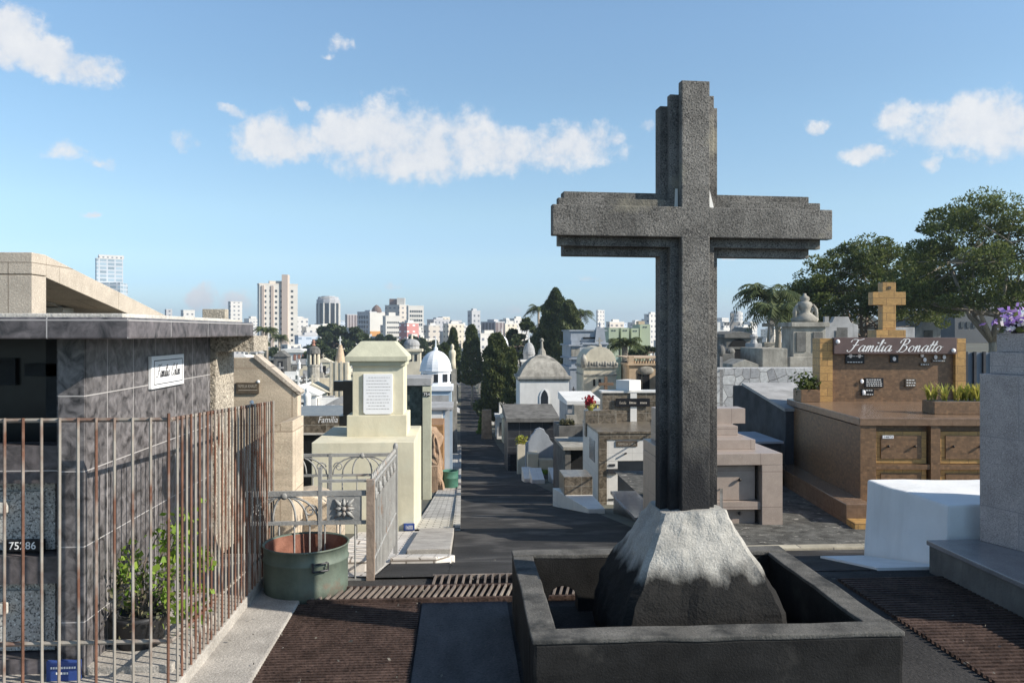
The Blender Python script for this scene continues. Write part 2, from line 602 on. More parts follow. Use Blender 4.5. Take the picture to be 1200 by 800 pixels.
mt['grey_granite'] = M('grey_granite', (.44, .38, .355), .45, .18, 6, .5, 130, (.1, .09, .095), bump=.05, tile=(.42, .5, .003), mortar=(.28, .26, .26), tvar=.06, spec=.5, offs=.3)
mt['polish_granite'] = M('polish_granite', (.22, .21, .215), .14, .15, 6, .4, 150, (.12, .11, .115), bump=.01, spec=.6)
mt['wall_stone'] = None
mt['dark_slate'] = M('dark_slate', (.05, .055, .062), .75, .35, 3, bump=.3, stain=.3, stain_col=(.1, .1, .1), spec=0.15)
mt['black_tile'] = M('black_tile', (.035, .036, .04), .35, .3, 5, bump=.04, tile=(.55, .42, .012), mortar=(.14, .14, .14), tvar=.2, spec=.5, offs=0)
mt['black_granite'] = M('black_granite', (.014, .015, .015), .3, .3, 8, bump=.03, spec=.5)
mt['brown_granite'] = M('brown_granite', (.105, .085, .062), .3, .5, 9, bump=.03, dist=1.5, col2=(.24, .20, .15), tile=(.42, .3, .004), mortar=(.3, .28, .24), tvar=.15, offs=0, spec=.5)
mt['green_marble'] = M('green_marble', (.045, .062, .052), .3, .5, 9, .6, 60, (.015, .02, .017), bump=.02, col2=(.12, .15, .13), spec=.5)
mt['grey_stucco'] = M('grey_stucco', (.36, .355, .35), .9, .2, 2, bump=.3, stain=.5, stain_col=(.13, .13, .12))
mt['old_stone'] = M('old_stone', (.33, .31, .27), .95, .3, 2.5, bump=.5, stain=.6, stain_col=(.075, .07, .06), spec=0.15)
mt['dark_old'] = M('dark_old', (.15, .145, .135), .95, .35, 2.5, bump=.5, stain=.5, stain_col=(.05, .05, .045), spec=0.15)
mt['blue_stucco'] = M('blue_stucco', (.36, .46, .56), .85, .08, 2, bump=.1, stain=.1, stain_col=(.3, .35, .4))
mt['blue_grey'] = M('blue_grey', (.33, .36, .40), .85, .12, 1.5, bump=.2, stain=.3, stain_col=(.17, .18, .2))
mt['white_wash'] = M('white_wash', (.70, .69, .66), .85, .08, 1.5, bump=.12, stain=.25, stain_col=(.42, .41, .38))
mt['dome_white'] = M('dome_white', (.74, .76, .79), .6, .05, 3, bump=.05, stain=.15, stain_col=(.5, .52, .55))
mt['dome_grey'] = M('dome_grey', (.34, .34, .34), .8, .2, 3, bump=.2, stain=.4, stain_col=(.18, .18, .18))
mt['baroque_cream'] = M('baroque_cream', (.60, .54, .42), .9, .12, 2, bump=.25, stain=.4, stain_col=(.28, .24, .18))
mt['baroque_orange'] = M('baroque_orange', (.50, .38, .26), .9, .15, 2, bump=.25, stain=.4, stain_col=(.24, .18, .13))
mt['roof_red'] = M('roof_red', (.30, .15, .11), .9, .2, 4, bump=.2)
mt['orange_rock'] = M('orange_rock', (.36, .25, .17), .95, .4, 3, bump=1.0, stain=.5, stain_col=(.15, .11, .08), spec=.15)
mt['drain_bar'] = M('drain_bar', (.17, .14, .12), .75, .4, 7, bump=.2, blot=(3, (.30, .26, .22), .56), spec=.2)
mt['brick_tile'] = M('brick_tile', (.33, .18, .08), .6, .2, 10, bump=.1, tile=(.25, .12, .006), mortar=(.2, .12, .06), tvar=.2)
mt['wood'] = M('wood', (.19, .12, .075), .7, .25, 6, bump=.2, stretch=(1, 1, 6))
mt['hole'] = M('hole', (.012, .012, .013), .9, .1, 3, bump=0)  # near-black colour standing for the dark inside openings
mt['glass_dark'] = M('glass_dark', (.03, .035, .042), .12, .2, 3, bump=0, spec=.6)
mt['pot_plastic'] = M('pot_plastic', (.03, .03, .032), .5, .2, 6, bump=.03)
mt['bark'] = M('bark', (.16, .13, .105), .95, .35, 4, bump=.7, stretch=(4, 4, 1))
mt['bark_pale'] = M('bark_pale', (.30, .26, .21), .95, .3, 4, bump=.5, stretch=(4, 4, 1))
mt['blue_fence'] = M('blue_fence', (.17, .20, .24), .6, .12, 2, bump=.08, stain=.2, stain_col=(.08, .09, .11))
mt['metal_dark'] = M('metal_dark', (.05, .05, .055), .5, .2, 6, bump=.05, metal=.4)
mt['knob'] = M('knob', (.035, .03, .028), .4, .1, 6, bump=0, metal=.5)
mt['leaf_bright'] = leafmat('leaf_bright', (.13, .24, .03), (.28, .38, .06), .35)
mt['leaf_dry'] = leafmat('leaf_dry', (.07, .08, .04), (.16, .14, .08), .2)
mt['leaf_tree'] = leafmat('leaf_tree', (.05, .08, .02), (.165, .19, .052), .4)
mt['leaf_city'] = leafmat('leaf_city', (.03, .05, .022), (.085, .11, .04), .25)
mt['leaf_cypress'] = leafmat('leaf_cypress', (.038, .058, .022), (.14, .16, .052), .25)
mt['leaf_dark'] = leafmat('leaf_dark', (.028, .048, .017), (.105, .13, .042), .25)
mt['leaf_palm'] = leafmat('leaf_palm', (.04, .06, .02), (.12, .14, .05), .25)
mt['leaf_yellow'] = leafmat('leaf_yellow', (.30, .34, .05), (.50, .42, .10), .35)
mt['petal_red'] = leafmat('petal_red', (.32, .02, .03), (.45, .05, .06), .3)
mt['petal_purple'] = leafmat('petal_purple', (.30, .16, .52), (.50, .34, .68), .35)
mt['petal_white'] = leafmat('petal_white', (.75, .66, .70), (.85, .82, .82), .3)


def stonewall_mat():
    m = bpy.data.materials.new('fieldstone')
    m.use_nodes = True
    nt = m.node_tree
    N, L = nt.nodes, nt.links
    b = N['Principled BSDF']
    b.inputs['Roughness'].default_value = .9
    tc = N.new('ShaderNodeTexCoord')
    v = N.new('ShaderNodeTexVoronoi')
    v.feature = 'DISTANCE_TO_EDGE'
    v.inputs['Scale'].default_value = 3.8
    v2 = N.new('ShaderNodeTexVoronoi')
    v2.inputs['Scale'].default_value = 3.8
    nz = N.new('ShaderNodeTexNoise')
    nz.inputs['Scale'].default_value = 14
    nz.inputs['Detail'].default_value = 6
    for q in (v, v2):
        q.voronoi_dimensions = '2D'
        L.new(tc.outputs['UV'], q.inputs['Vector'])
    L.new(tc.outputs['Object'], nz.inputs['Vector'])
    r = N.new('ShaderNodeMapRange')
    r.inputs['From Min'].default_value = .004
    r.inputs['From Max'].default_value = .035
    L.new(v.outputs['Distance'], r.inputs['Value'])
    bw = N.new('ShaderNodeRGBToBW')
    L.new(v2.outputs['Color'], bw.inputs[0])
    a = N.new('ShaderNodeMix')
    a.data_type = 'RGBA'
    a.inputs['A'].default_value = (.24, .24, .25, 1)
    a.inputs['B'].default_value = (.55, .55, .54, 1)
    L.new(bw.outputs[0], a.inputs['Factor'])
    a2 = N.new('ShaderNodeMix')
    a2.data_type = 'RGBA'
    a2.blend_type = 'OVERLAY'
    a2.inputs['Factor'].default_value = .5
    L.new(a.outputs['Result'], a2.inputs['A'])
    L.new(nz.outputs[0], a2.inputs['B'])
    c = N.new('ShaderNodeMix')
    c.data_type = 'RGBA'
    c.inputs['A'].default_value = (.19, .185, .18, 1)
    L.new(r.outputs[0], c.inputs['Factor'])
    L.new(a2.outputs['Result'], c.inputs['B'])
    L.new(c.outputs['Result'], b.inputs['Base Color'])
    bp = N.new('ShaderNodeBump')
    bp.inputs['Strength'].default_value = .8
    bp.inputs['Distance'].default_value = .05
    L.new(r.outputs[0], bp.inputs['Height'])
    L.new(bp.outputs[0], b.inputs['Normal'])
    return m


mt['wall_stone'] = stonewall_mat()

# ------------------------------------------------------------------ ground
YL = sorted(set([-60, -20, -8, -4, 0] + [round(v, 2) for v in np.arange(1, 30, .5)] + list(range(30, 62, 2)) + list(range(64, 170, 6)) + [22.0, 22.1, 22.3, 22.4, 5.8, 12.8, 17.75, 22.3]
              + [180, 200, 230, 260, 300, 350, 400, 500, 600, 700, 1000, 1500, 2300, 3100]))
XL = [-3200, -1200, -600, -300, -150, -80, -54, -40, -25, -15, -8, -4, -1.1, -.1, 1.2, 2.6, 4, 5.2, 5.3, 5.4, 5.5, 5.6, 5.8, 6.4, 7, 7.7, 8.4, 9.1, 10, 11, 12, 13, 14, 15, 16, 17.5, 19, 21, 24, 28, 33, 40, 50, 60, 80, 160, 300, 600, 1200, 3200]


def sheet(name, mat, xs, ys, dz, kind='structure', parent=None):
    vs = [(x, y, G(x, y) + dz) for y in ys for x in xs]
    n = len(xs)
    fs = [(j * n + i, j * n + i + 1, (j + 1) * n + i + 1, (j + 1) * n + i) for j in range(len(ys) - 1) for i in range(n - 1)]
    mb = MB()
    V = [mb.bm.verts.new(v) for v in vs]
    for f in fs:
        mb.bm.faces.new([V[i] for i in f])
    o = mb.out(name, mat, parent)
    if kind:
        o['kind'] = kind
    return o


sheet('ground', mt['earth'], XL, YL, 0)


def ys_in(a, b):
    return sorted(set([a, b] + [y for y in YL if a < y < b]))


sheet('road', mt['asphalt'], [-.1, 1.2, 2.6], ys_in(5.8, 320), .012)
sheet('forecourt', mt['asphalt'], [-1.12, -.1, 1.2, 2.6, 4, 5.5, 6.2], ys_in(-4, 5.8), .008)
sheet('cross_path', mt['asphalt'], [2.6, 4, 5.5, 6.2], ys_in(5.8, 8.95), .012)
sheet('screed_floor', mt['dark_screed'], [-.25, .29], [3.0, 5.26], .016)
sheet('sidewalk', mt['pave_tile'], [-1.5, -.62], ys_in(5.8, 12.1), .03)
sheet('asphalt_patch', mt['asphalt'], [-.62, -.1], ys_in(5.8, 7.3), .022)
sheet('pavement', mt['pave_stone'], [-.72, -.1], ys_in(12.2, 60), .05)
sheet('platform', mt['mosaic'], [2.62, 6.1], [9.0, 9.5, 10, 11, 12, 13, 14], .0)
plat = bpy.data.objects['platform']
for v in plat.data.vertices:
    v.co.z = -.66

# kerb in front of the platform, and kerb stones along the alley
mb = MB()
mb.box(2.6, 6.1, 8.86, 9.02, -1.0, -.645, .015)
k = mb.out('kerb', mt['kerb'])
k['kind'] = 'structure'
mb = MB()
for i in range(46):
    y0 = 12.3 + i * 1.0
    z = G(0, y0)
    mb.hull8([(-.13, y0, z - .2), (-.02, y0, z - .2), (-.02, y0 + .98, G(0, y0 + 1) - .2), (-.13, y0 + .98, G(0, y0 + 1) - .2)],
             [(-.13, y0, z + .09), (-.02, y0, z + .09), (-.02, y0 + .98, G(0, y0 + 1) + .09), (-.13, y0 + .98, G(0, y0 + 1) + .09)])
k = mb.out('kerb', mt['pave_stone'])
k['kind'] = 'structure'

# concrete ledge beside the barred fence
mb = MB()
mb.box(-1.34, -1.035, 1.5, 5.62, -.2, .035, .012).jitter(.006, 5)
k = mb.out('sidewalk', mt['concrete'])
k['kind'] = 'structure'
mb = MB()
mb.box(-4.6, -1.33, 3.62, 6.2, -.25, .10, .01)
k = mb.out('terrace', mt['concrete'])
k['kind'] = 'structure'

# ------------------------------------------------------------------ iron ground grates
g = T('iron_grate', 'rusty ribbed iron ground grate between concrete ledge and dark screed', 'grate', (-.64, 4.2, 0))
mb = MB()
mb.box(-1.03, -.26, 2.6, 5.25, -.02, .012)
mb.out('backing', mt['rust_iron'], g)
mb = MB()
y = 2.62
while y < 5.24:
    mb.box(-1.03, -.26, y, y + .018, .012, .024)
    y += .034
mb.out('rib', mt['rust_iron'], g)
g = T('iron_grate', 'dark ribbed iron ground grate right of the black basin', 'grate', (3.1, 4.4, 0))
mb = MB()
mb.box(2.62, 3.9, 2.6, 5.6, -.02, .012)
mb.out('backing', mt['rust_iron'], g)
mb = MB()
y = 2.62
while y < 5.58:
    mb.box(2.62, 3.9, y, y + .022, .012, .03)
    y += .045
mb.out('rib', mt['rust_iron'], g)
# gutter grating that crosses the alley head
g = T('drain_grate', 'long narrow drain grate of slanted rusty bars before the alley', 'grate', (-.2, 5.4, 0))
mb = MB()
mb.box(-.98, 1.0, 5.27, 5.56, -.05, .010)  # near-black sheet; the shade below the bars is painted in
mb.out('channel_shade', mt['hole'], g)
mb = MB()
for y0, y1 in ((5.27, 5.295), (5.535, 5.56)):
    mb.box(-.98, 1.0, y0, y1, .010, .04)
mb.out('frame', mt['rust_iron'], g)
mb = MB()
x = -.96
while x < .93:
    mb.hull8([(x, 5.296, .02), (x + .012, 5.296, .02), (x + .062, 5.534, .02), (x + .05, 5.534, .02)],
             [(x, 5.296, .045), (x + .012, 5.296, .045), (x + .062, 5.534, .045), (x + .05, 5.534, .045)])
    x += .043
mb.out('bar', mt['drain_bar'], g)
g = T('drain_grate', 'shorter drain grate behind the black basin with steep slanted bars', 'grate', (.4, 5.66, 0))
mb = MB()
mb.box(-.2, 1.0, 5.565, 5.79, -.05, .010)  # same painted shade under the shorter grate
mb.out('channel_shade', mt['hole'], g)
mb = MB()
mb.box(-.2, 1.0, 5.77, 5.79, .01, .04)
x = -.2
while x < .96:
    mb.hull8([(x, 5.566, .02), (x + .012, 5.566, .02), (x + .026, 5.77, .02), (x + .014, 5.77, .02)],
             [(x, 5.566, .045), (x + .012, 5.566, .045), (x + .026, 5.77, .045), (x + .014, 5.77, .045)])
    x += .05
mb.out('bar', mt['drain_bar'], g)

# ------------------------------------------------------------------ the big cross, its plinth and its basin
BX0, BX1, BY0, BY1 = .31, 1.985, 3.57, 5.03
b = T('basin', 'blackened square concrete basin around the foot of the tall cross', 'basin', (1.135, 4.3, 0))
mb = MB()
mb.box(BX0 + .02, BX1 - .02, BY0 + .02, BY1 - .02, -.1, .06)
mb.out('floor', mt['soot_stone'], b)


def wall(name, *bx, cut=3):
    m = MB()
    m.box(*bx, .018)
    bmesh.ops.subdivide_edges(m.bm, edges=[e for e in m.bm.edges if e.calc_length() > .25], cuts=6, use_grid_fill=True)
    m.jitter(.009, 4).jitter(.004, 14)
    return m


wt = .115
wall('w', BX0, BX1, BY0, BY0 + wt + .02, -.08, .388).out('front_wall', mt['black_concrete'], b)
mb = wall('w', BX0, BX0 + wt, BY0 + wt + .025, BY1 - wt - .005, -.08, .386)
mb.out('side_wall', mt['black_concrete'], b)
wall('w', BX1 - wt, BX1, BY0 + wt + .025, BY1 - wt - .005, -.08, .386).out('side_wall', mt['black_concrete'], b)
# rear wall with the drain hole
m = MB()
hx0, hx1 = .52, .70
arch = [(hx0 + (hx1 - hx0) * (.5 - .5 * math.cos(math.pi * i / 8)), .13 + .085 * math.sin(math.pi * i / 8)) for i in range(9)]
m.prism([(BX0, -.08), (hx0, -.08), (hx0, .13)] + arch[1:4] + [(arch[4][0], arch[4][1]), (arch[4][0], .40), (BX0, .40)], 'y', BY1 - wt, BY1)
m.prism([(arch[4][0], .40), (arch[4][0], arch[4][1])] + arch[5:8] + [(hx1, .13), (hx1, -.08), (BX1, -.08), (BX1, .40)], 'y', BY1 - wt, BY1)
m.jitter(.003, 9)
m.out('rear_wall', mt['black_concrete'], b)
for bx_ in ((BX0 - .004, BX1 + .004, BY0 - .004, BY0 + wt + .022, .380, .402), (BX0 - .003, BX0 + wt + .004, BY0 + wt + .027, BY1 - wt - .006, .379, .400), (BX1 - wt - .004, BX1 + .003, BY0 + wt + .027, BY1 - wt - .006, .379, .400), (BX0 - .004, BX1 + .004, BY1 - wt - .004, BY1 + .004, .38, .4055)):
    m = MB()
    m.box(*bx_, .006)
    bmesh.ops.subdivide_edges(m.bm, edges=[e for e in m.bm.edges if e.calc_length() > .25], cuts=8, use_grid_fill=True)
    m.jitter(.007, 4).jitter(.003, 14)
    m.out('pale_rim', mt['pale_rim'], b)

CXc, CYf = 1.228, 4.235


def cross_layer(mb, y0, y1, hw, arm, zt, a0, a1, bev=.006):
    # one stepped layer of the cross: half shaft width, half arm span, top, arm heights
    z0 = .70
    mb.prism([(CXc - hw, z0), (CXc + hw, z0), (CXc + hw, a0), (CXc + arm, a0), (CXc + arm, a1), (CXc + hw, a1), (CXc + hw, zt), (CXc - hw, zt), (CXc - hw, a1), (CXc - arm, a1), (CXc - arm, a0), (CXc - hw, a0)], 'y', y0, y1, bev)


c = T('stone_cross', 'tall speckled grey stone cross with stepped edges rising from the basin', 'cross', (CXc, CYf + .1, .06))
fA = MB()
cross_layer(fA, CYf, CYf + .055, .077, .765, 3.065, 2.243, 2.402)
cross_layer(fA, CYf + .0555, CYf + .105, .122, .725, 3.005, 2.195, 2.445, .004)
cross_layer(fA, CYf + .1055, CYf + .19, .160, .685, 2.955, 2.150, 2.487, .004)
fA.rot(CXc, CYf, 4.2)
fA.out('cross_body', mt['cross_stone'], c)
mb = MB()
mb.hull8([(CXc - .098, CYf + .05, 2.404), (CXc - .08, CYf + .05, 2.404), (CXc - .08, CYf + .075, 2.404), (CXc - .098, CYf + .075, 2.404)],
         [(CXc - .094, CYf + .055, 2.505), (CXc - .08, CYf + .055, 2.505), (CXc - .08, CYf + .07, 2.505), (CXc - .094, CYf + .07, 2.505)])
mb.rot(CXc, CYf, 4.2)
mb.out('white_filler', mt['white_wash'], c)
mb = MB()
mb.hull8([(CXc + .08, CYf + .04, 2.404), (CXc + .115, CYf + .04, 2.404), (CXc + .115, CYf + .075, 2.404), (CXc + .08, CYf + .075, 2.404)],
         [(CXc + .08, CYf + .05, 2.52), (CXc + .09, CYf + .05, 2.52), (CXc + .09, CYf + .07, 2.52), (CXc + .08, CYf + .07, 2.52)])
mb.rot(CXc, CYf, 4.2)
mb.out('white_filler', mt['white_wash'], c)
# plinth: steep mortar pyramid over a bulging sooty foot
mb = MB()
cy = CYf + .12
rings = [(.06, .49, .42), (.16, .495, .425), (.26, .485, .42), (.36, .455, .40), (.46, .41, .365), (.55, .345, .32)]
up = [(.55, .343, .318), (.62, .30, .28), (.70, .235, .225), (.77, .185, .185), (.81, .16, .165)]


def ringstack(rs, seg=9, sh=.10):
    m = MB()
    prev = None
    for (z, hx, hy) in rs:
        pts = []
        ch = sh * hx
        corner = [(-hx + ch, -hy), (hx - ch, -hy), (hx, -hy + ch), (hx, hy - ch), (hx - ch, hy), (-hx + ch, hy), (-hx, hy - ch), (-hx, -hy + ch)]
        for i in range(8):
            a, d = corner[i], corner[(i + 1) % 8]
            k = seg if i % 2 == 0 else 1
            for j in range(k):
                t = j / k
                pts.append(m.bm.verts.new((CXc - .02 + a[0] + (d[0] - a[0]) * t, cy + a[1] + (d[1] - a[1]) * t, z)))
        if prev:
            n = len(pts)
            for i in range(n):
                m.bm.faces.new([prev[i], prev[(i + 1) % n], pts[(i + 1) % n], pts[i]])
        else:
            m.bm.faces.new(pts[::-1])
        prev = pts
    m.bm.faces.new(prev)
    return m


def dens(rs, k=3):
    o = []
    for a, d in zip(rs, rs[1:]):
        for i in range(k):
            t = i / k
            o.append(tuple(p + (q - p) * t for p, q in zip(a, d)))
    return o + [rs[-1]]


PL = [(.06, .43, .42), (.15, .435, .425), (.25, .43, .415), (.35, .41, .395), (.45, .37, .36), (.55, .315, .31), (.62, .275, .27), (.70, .225, .22), (.77, .185, .185), (.81, .165, .165)]
m = ringstack(dens(PL, 5), seg=16, sh=.10)
m.jitter(.020, 4).jitter(.009, 11).jitter(.005, 26)
m.out('plinth', mt['mortar'], c)

# ------------------------------------------------------------------ text helpers
UX, UZ, NY = Vector((1, 0, 0)), Vector((0, 0, 1)), Vector((0, -1, 0))


def lettering(txt, org, size, u, v, n, mat, parent, name='lettering', width=None, shear=0, align='CENTER', bold=0):
    cu = bpy.data.curves.new('tmp', 'FONT')
    cu.body = txt
    cu.size = size
    cu.align_x = align
    cu.shear = shear
    cu.offset = bold
    cu.resolution_u = 3
    o = bpy.data.objects.new('tmp', cu)
    COL.objects.link(o)
    dg = bpy.context.evaluated_depsgraph_get()
    me = bpy.data.meshes.new_from_object(o.evaluated_get(dg))
    bpy.data.objects.remove(o)
    bpy.data.curves.remove(cu)
    xs = [q.co.x for q in me.vertices]
    k = 1.0
    if width and xs and max(xs) > min(xs):
        k = width / (max(xs) - min(xs))
    off = Vector(org)
    p = parent
    while p is not None:
        off = off - p.location
        p = p.parent
    for q in me.vertices:
        q.co = off + u * (q.co.x * k) + v * q.co.y + n * .0015
    me.materials.clear()
    me.materials.append(mat)
    me.name = name
    o = bpy.data.objects.new(name, me)
    COL.objects.link(o)
    o.parent = parent
    return o


GL = {
    'F': (1.5, [[(.95, 1.95), (.75, 1.2), (.5, .35), (.2, 0), (-.12, .05), (-.18, .3)], [(-.1, 1.55), (.1, 1.95), (.6, 2.0), (1.1, 1.88), (1.75, 2.1)], [(.35, 1.05), (.75, 1.0), (1.25, 1.15)]]),
    'B': (1.55, [[(.62, 1.95), (.45, 1.1), (.25, .3), (0, 0), (-.25, .1)], [(-.05, 1.4), (.1, 1.9), (.7, 2.1), (1.2, 1.9), (1.1, 1.35), (.5, 1.08), (1.05, .95), (1.2, .5), (.9, .05), (.4, -.02), (.15, .2)]]),
    'C': (1.3, [[(1.1, 1.5), (1.15, 1.9), (.75, 2.02), (.25, 1.4), (.08, .6), (.35, .02), (.8, .1), (1.1, .5)]]),
    'a': (1.08, [[(.78, .85), (.5, 1.02), (.15, .7), (.08, .2), (.32, 0), (.62, .35), (.8, .95)], [(.82, 1.0), (.74, .3), (.84, 0), (1.12, .35)]]),
    'm': (1.42, [[(-.02, .6), (.16, 1.0), (.16, .5), (.1, 0)], [(.12, .35), (.38, .98), (.55, .9), (.52, .4), (.48, 0)], [(.5, .35), (.8, .98), (.98, .88), (.92, .3), (1.05, 0), (1.42, .4)]]),
    'n': (1.05, [[(-.02, .6), (.16, 1.0), (.16, .5), (.1, 0)], [(.12, .35), (.42, .98), (.6, .88), (.56, .3), (.7, 0), (1.06, .4)]]),
    'i': (.5, [[(.0, .5), (.16, .98), (.1, .25), (.22, 0), (.5, .35)], [(.16, 1.35), (.18, 1.5)]]),
    'l': (.5, [[(.0, .4), (.3, 1.5), (.32, 2.0), (.16, 1.7), (.08, .35), (.2, 0), (.5, .35)]]),
    'o': (.98, [[(.5, 1.0), (.18, .75), (.08, .3), (.3, 0), (.66, .25), (.74, .75), (.5, 1.0), (.75, .72), (1.0, .85)]]),
    't': (.52, [[(.0, .4), (.3, 1.1), (.36, 1.75), (.2, 1.0), (.1, .25), (.24, 0), (.54, .38)], [(-.08, 1.1), (.2, 1.08), (.55, 1.2)]]),
    ' ': (1.0, []),
}


def script(txt, org, width, height, u, v, n, mat, parent, weight=.17):
    """Copperplate lettering: strokes swell where the pen moves down."""
    strokes = []
    x = 0
    for ch in txt:
        adv, st = GL[ch]
        for s in st:
            strokes.append([(p[0] + x + .38 * p[1], p[1]) for p in s])
        x += adv
    xs = [p[0] for s in strokes for p in s]
    x0, x1 = min(xs), max(xs)
    kx, ky = width / (x1 - x0), height / 2.05
    vs_, fs_ = [], []
    for s in strokes:
        P = [s[0]] + s + [s[-1]]
        pts = []
        for i in range(1, len(P) - 2):
            for j in range(6):
                t = j / 6
                q = []
                for d in (0, 1):
                    a, b_, c_, e = P[i - 1][d], P[i][d], P[i + 1][d], P[i + 2][d]
                    q.append(.5 * (2 * b_ + (c_ - a) * t + (2 * a - 5 * b_ + 4 * c_ - e) * t * t + (-a + 3 * b_ - 3 * c_ + e) * t ** 3))
                pts.append(q)
        pts.append(list(s[-1]))
        base = len(vs_)
        for i, p in enumerate(pts):
            a, b_ = pts[max(0, i - 1)], pts[min(len(pts) - 1, i + 1)]
            d = Vector((b_[0] - a[0], b_[1] - a[1]))
            d = d.normalized() if d.length > 1e-6 else Vector((1, 0))
            w = weight * (.42 + .75 * abs(d.y) ** 1.5 * (1 if d.y < 0 else .55))
            if len(s) == 2:
                w = weight * 1.4
            nn = Vector((1, -.1))
            if abs(d.y) < .45:
                nn = Vector((-d.y, d.x))
            for sg in (-1, 1):
                qx, qy = p[0] + nn.x * w * sg * .5, p[1] + nn.y * w * sg * .5
                vs_.append(Vector(org) + u * ((qx - (x0 + x1) / 2) * kx) + v * ((qy - 1) * ky) + n * (.0015 + .00003 * len(fs_) % .0008))
        for i in range(len(pts) - 1):
            fs_.append((base + 2 * i, base + 2 * i + 1, base + 2 * i + 3, base + 2 * i + 2))
    return raw('lettering', [tuple(q) for q in vs_], fs_, mat, parent)


# ------------------------------------------------------------------ dark marble mausoleum, near left
W = -1.80
MZ = .10
m = T('mausoleum', 'low dark marble mausoleum with a heavy flat canopy behind the barred fence', 'mausoleum', (-2.6, 5, MZ))
mb = MB()
mb.box(W - .12, W, 4.05, 6.0, MZ, 1.7145)
mb.out('side_wall', mt['dark_marble'], m)
mb = MB()
mb.box(W - .14, W - .125, 4.06, 4.07, MZ, 1.7145)
mb.box(W - .122, W - .122 + .12, 4.035, 4.052, MZ, 1.7145)
mb.out('pilaster', mt['dark_marble'], m)
mb = MB()
mb.box(-4.6, W - .10, 4.07, 4.22, 1.02, 1.20)
mb.box(-4.6, W - .125, 4.08, 4.24, MZ, .17)
mb.box(-4.6, W - .125, 4.08, 4.24, .535, .665)
mb.out('front_frame', mt['dark_marble_long'], m)
for (z0, z1) in ((.675, 1.015), (.18, .53)):
    mb = MB()
    for s in (0, 1):
        x1 = W - .20 - s * .62
        mb.box(x1 - .56, x1, 4.17, 4.26, z0, z1, .004)
        mb.box(x1 - .50, x1 - .05, 4.155, 4.171, z0 + .035, z1 - .05, .004)
    p = mb.out('front_panel', mt['granite_speckle'], m)
    for s in (0, 1):
        x1 = W - .20 - s * .62
        mb = MB()
        mb.box(x1 - .27, x1 - .21, 4.115, 4.154, (z0 + z1) / 2 + .02, (z0 + z1) / 2 + .075, .006)
        mb.out('pull_block', mt['pale_stone'], p)
mb = MB()
mb.box(-4.6, W - .125, 4.75, 4.85, MZ, 1.7145)
mb.box(-4.6, W - .125, 4.24, 4.75, 1.03, 1.06)
mb.box(-4.6, -4.5, 4.24, 4.75, MZ, 1.7)
mb.out('niche', mt['black_granite'], m)
mb = MB()
mb.box(-2.305, -2.235, 4.70, 4.745, 1.22, 1.70)
mb.box(-2.42, -2.12, 4.70, 4.744, 1.50, 1.57)
mb.out('niche_cross', mt['dark_slate'], m)
mb = MB()
mb.box(-2.75, -2.48, 4.72, 4.745, 1.45, 1.60)
mb.out('niche_plaque', mt['dark_slate'], m)
mb = MB()
mb.box(-5.0, -1.50, 3.80, 6.02, 1.715, 1.812, .008)
cp = mb.out('canopy', mt['dark_marble_long'], m)
mb = MB()
mb.box(-5.0, -1.56, 3.88, 5.95, 1.813, 1.832, .004)
mb.out('canopy_lip', mt['pale_stone'], cp)
mb = MB()
mb.box(-2.03, -1.77, 6.0 + .025, 6.5, MZ, 1.60)
mb.out('rear_pier', mt['rough_granite'], m)
mb = MB()
mb.box(-1.84, -1.50, 6.024, 6.45, 1.602, 1.716)
mb.box(-2.5, -1.842, 6.026, 6.45, 1.602, 1.712)
mb.out('rear_beam', mt['rough_granite'], m)
mb = MB()
mb.prism([(5.06, 1.0), (5.6, 1.0), (5.6, 1.33), (5.06, 1.33)], 'x', W, W + .012)
mb.bm.clear()
mb.box(-1.83, -1.80 + .004, 5.66, 5.95, MZ, 1.4)
mb.out('corner_trim', mt['dark_marble'], m)
# white name board on the side wall
s = T('name_board', 'white framed name board fixed to the dark marble wall', 'sign', (W + .02, 5.1, 1.42))
mb = MB()
mb.box(W + .001, W + .022, 4.83, 5.375, 1.415, 1.605, .003)
mb.out('board', mt['white_sign'], s)
mb = MB()
for (a, b_, c_, d) in ((4.865, 5.345, 1.575, 1.580), (4.865, 5.345, 1.437, 1.442), (4.865, 4.869, 1.442, 1.575), (5.341, 5.345, 1.442, 1.575)):
    mb.box(W + .0215, W + .0235, a, b_, c_, d)
mb.out('border_line', mt['ink'], s)
script('Familia Colan', (W + .0225, 5.10, 1.515), .40, .075, Vector((0, 1, 0)), UZ, Vector((1, 0, 0)), mt['ink'], s, .2)
# number tag and blue plate
s = T('number_tag', 'small black enamel number tag at foot of the upper granite panel', 'sign', (-2.13, 4.14, .70))
mb = MB()
mb.box(-2.22, -2.035, 4.12, 4.152, .680, .735, .003)
mb.out('plate', mt['black_plate'], s)
lettering('75286', (-2.13, 4.119, .692), .052, UX, UZ, NY, mt['white_letter'], s, bold=.0006)
s = T('blue_plate', 'small dark blue lettered plate leaning at the base of the marble pilaster', 'sign', (-1.87, 4.0, MZ))
mb = MB()
mb.box(-1.955, -1.80, 3.99, 4.01, MZ, .195, .003)
mb.out('plate', mt['blue_plate'], s)
for q in range(2):
    mb = MB()
    x = -1.935 + q * .025
    while x < -1.825 - q * .03:
        w_ = random.uniform(.006, .012)
        mb.box(x, x + w_, 3.9885, 3.9905, .158 - q * .026, .168 - q * .026)
        x += w_ + .004
    mb.out('worn_lettering', mt['white_letter'], s)

# ------------------------------------------------------------------ barred fence round the near plot
FX, FY = -1.355, 3.90


def fz(y):
    return 1.34 - (y - FY) * .048


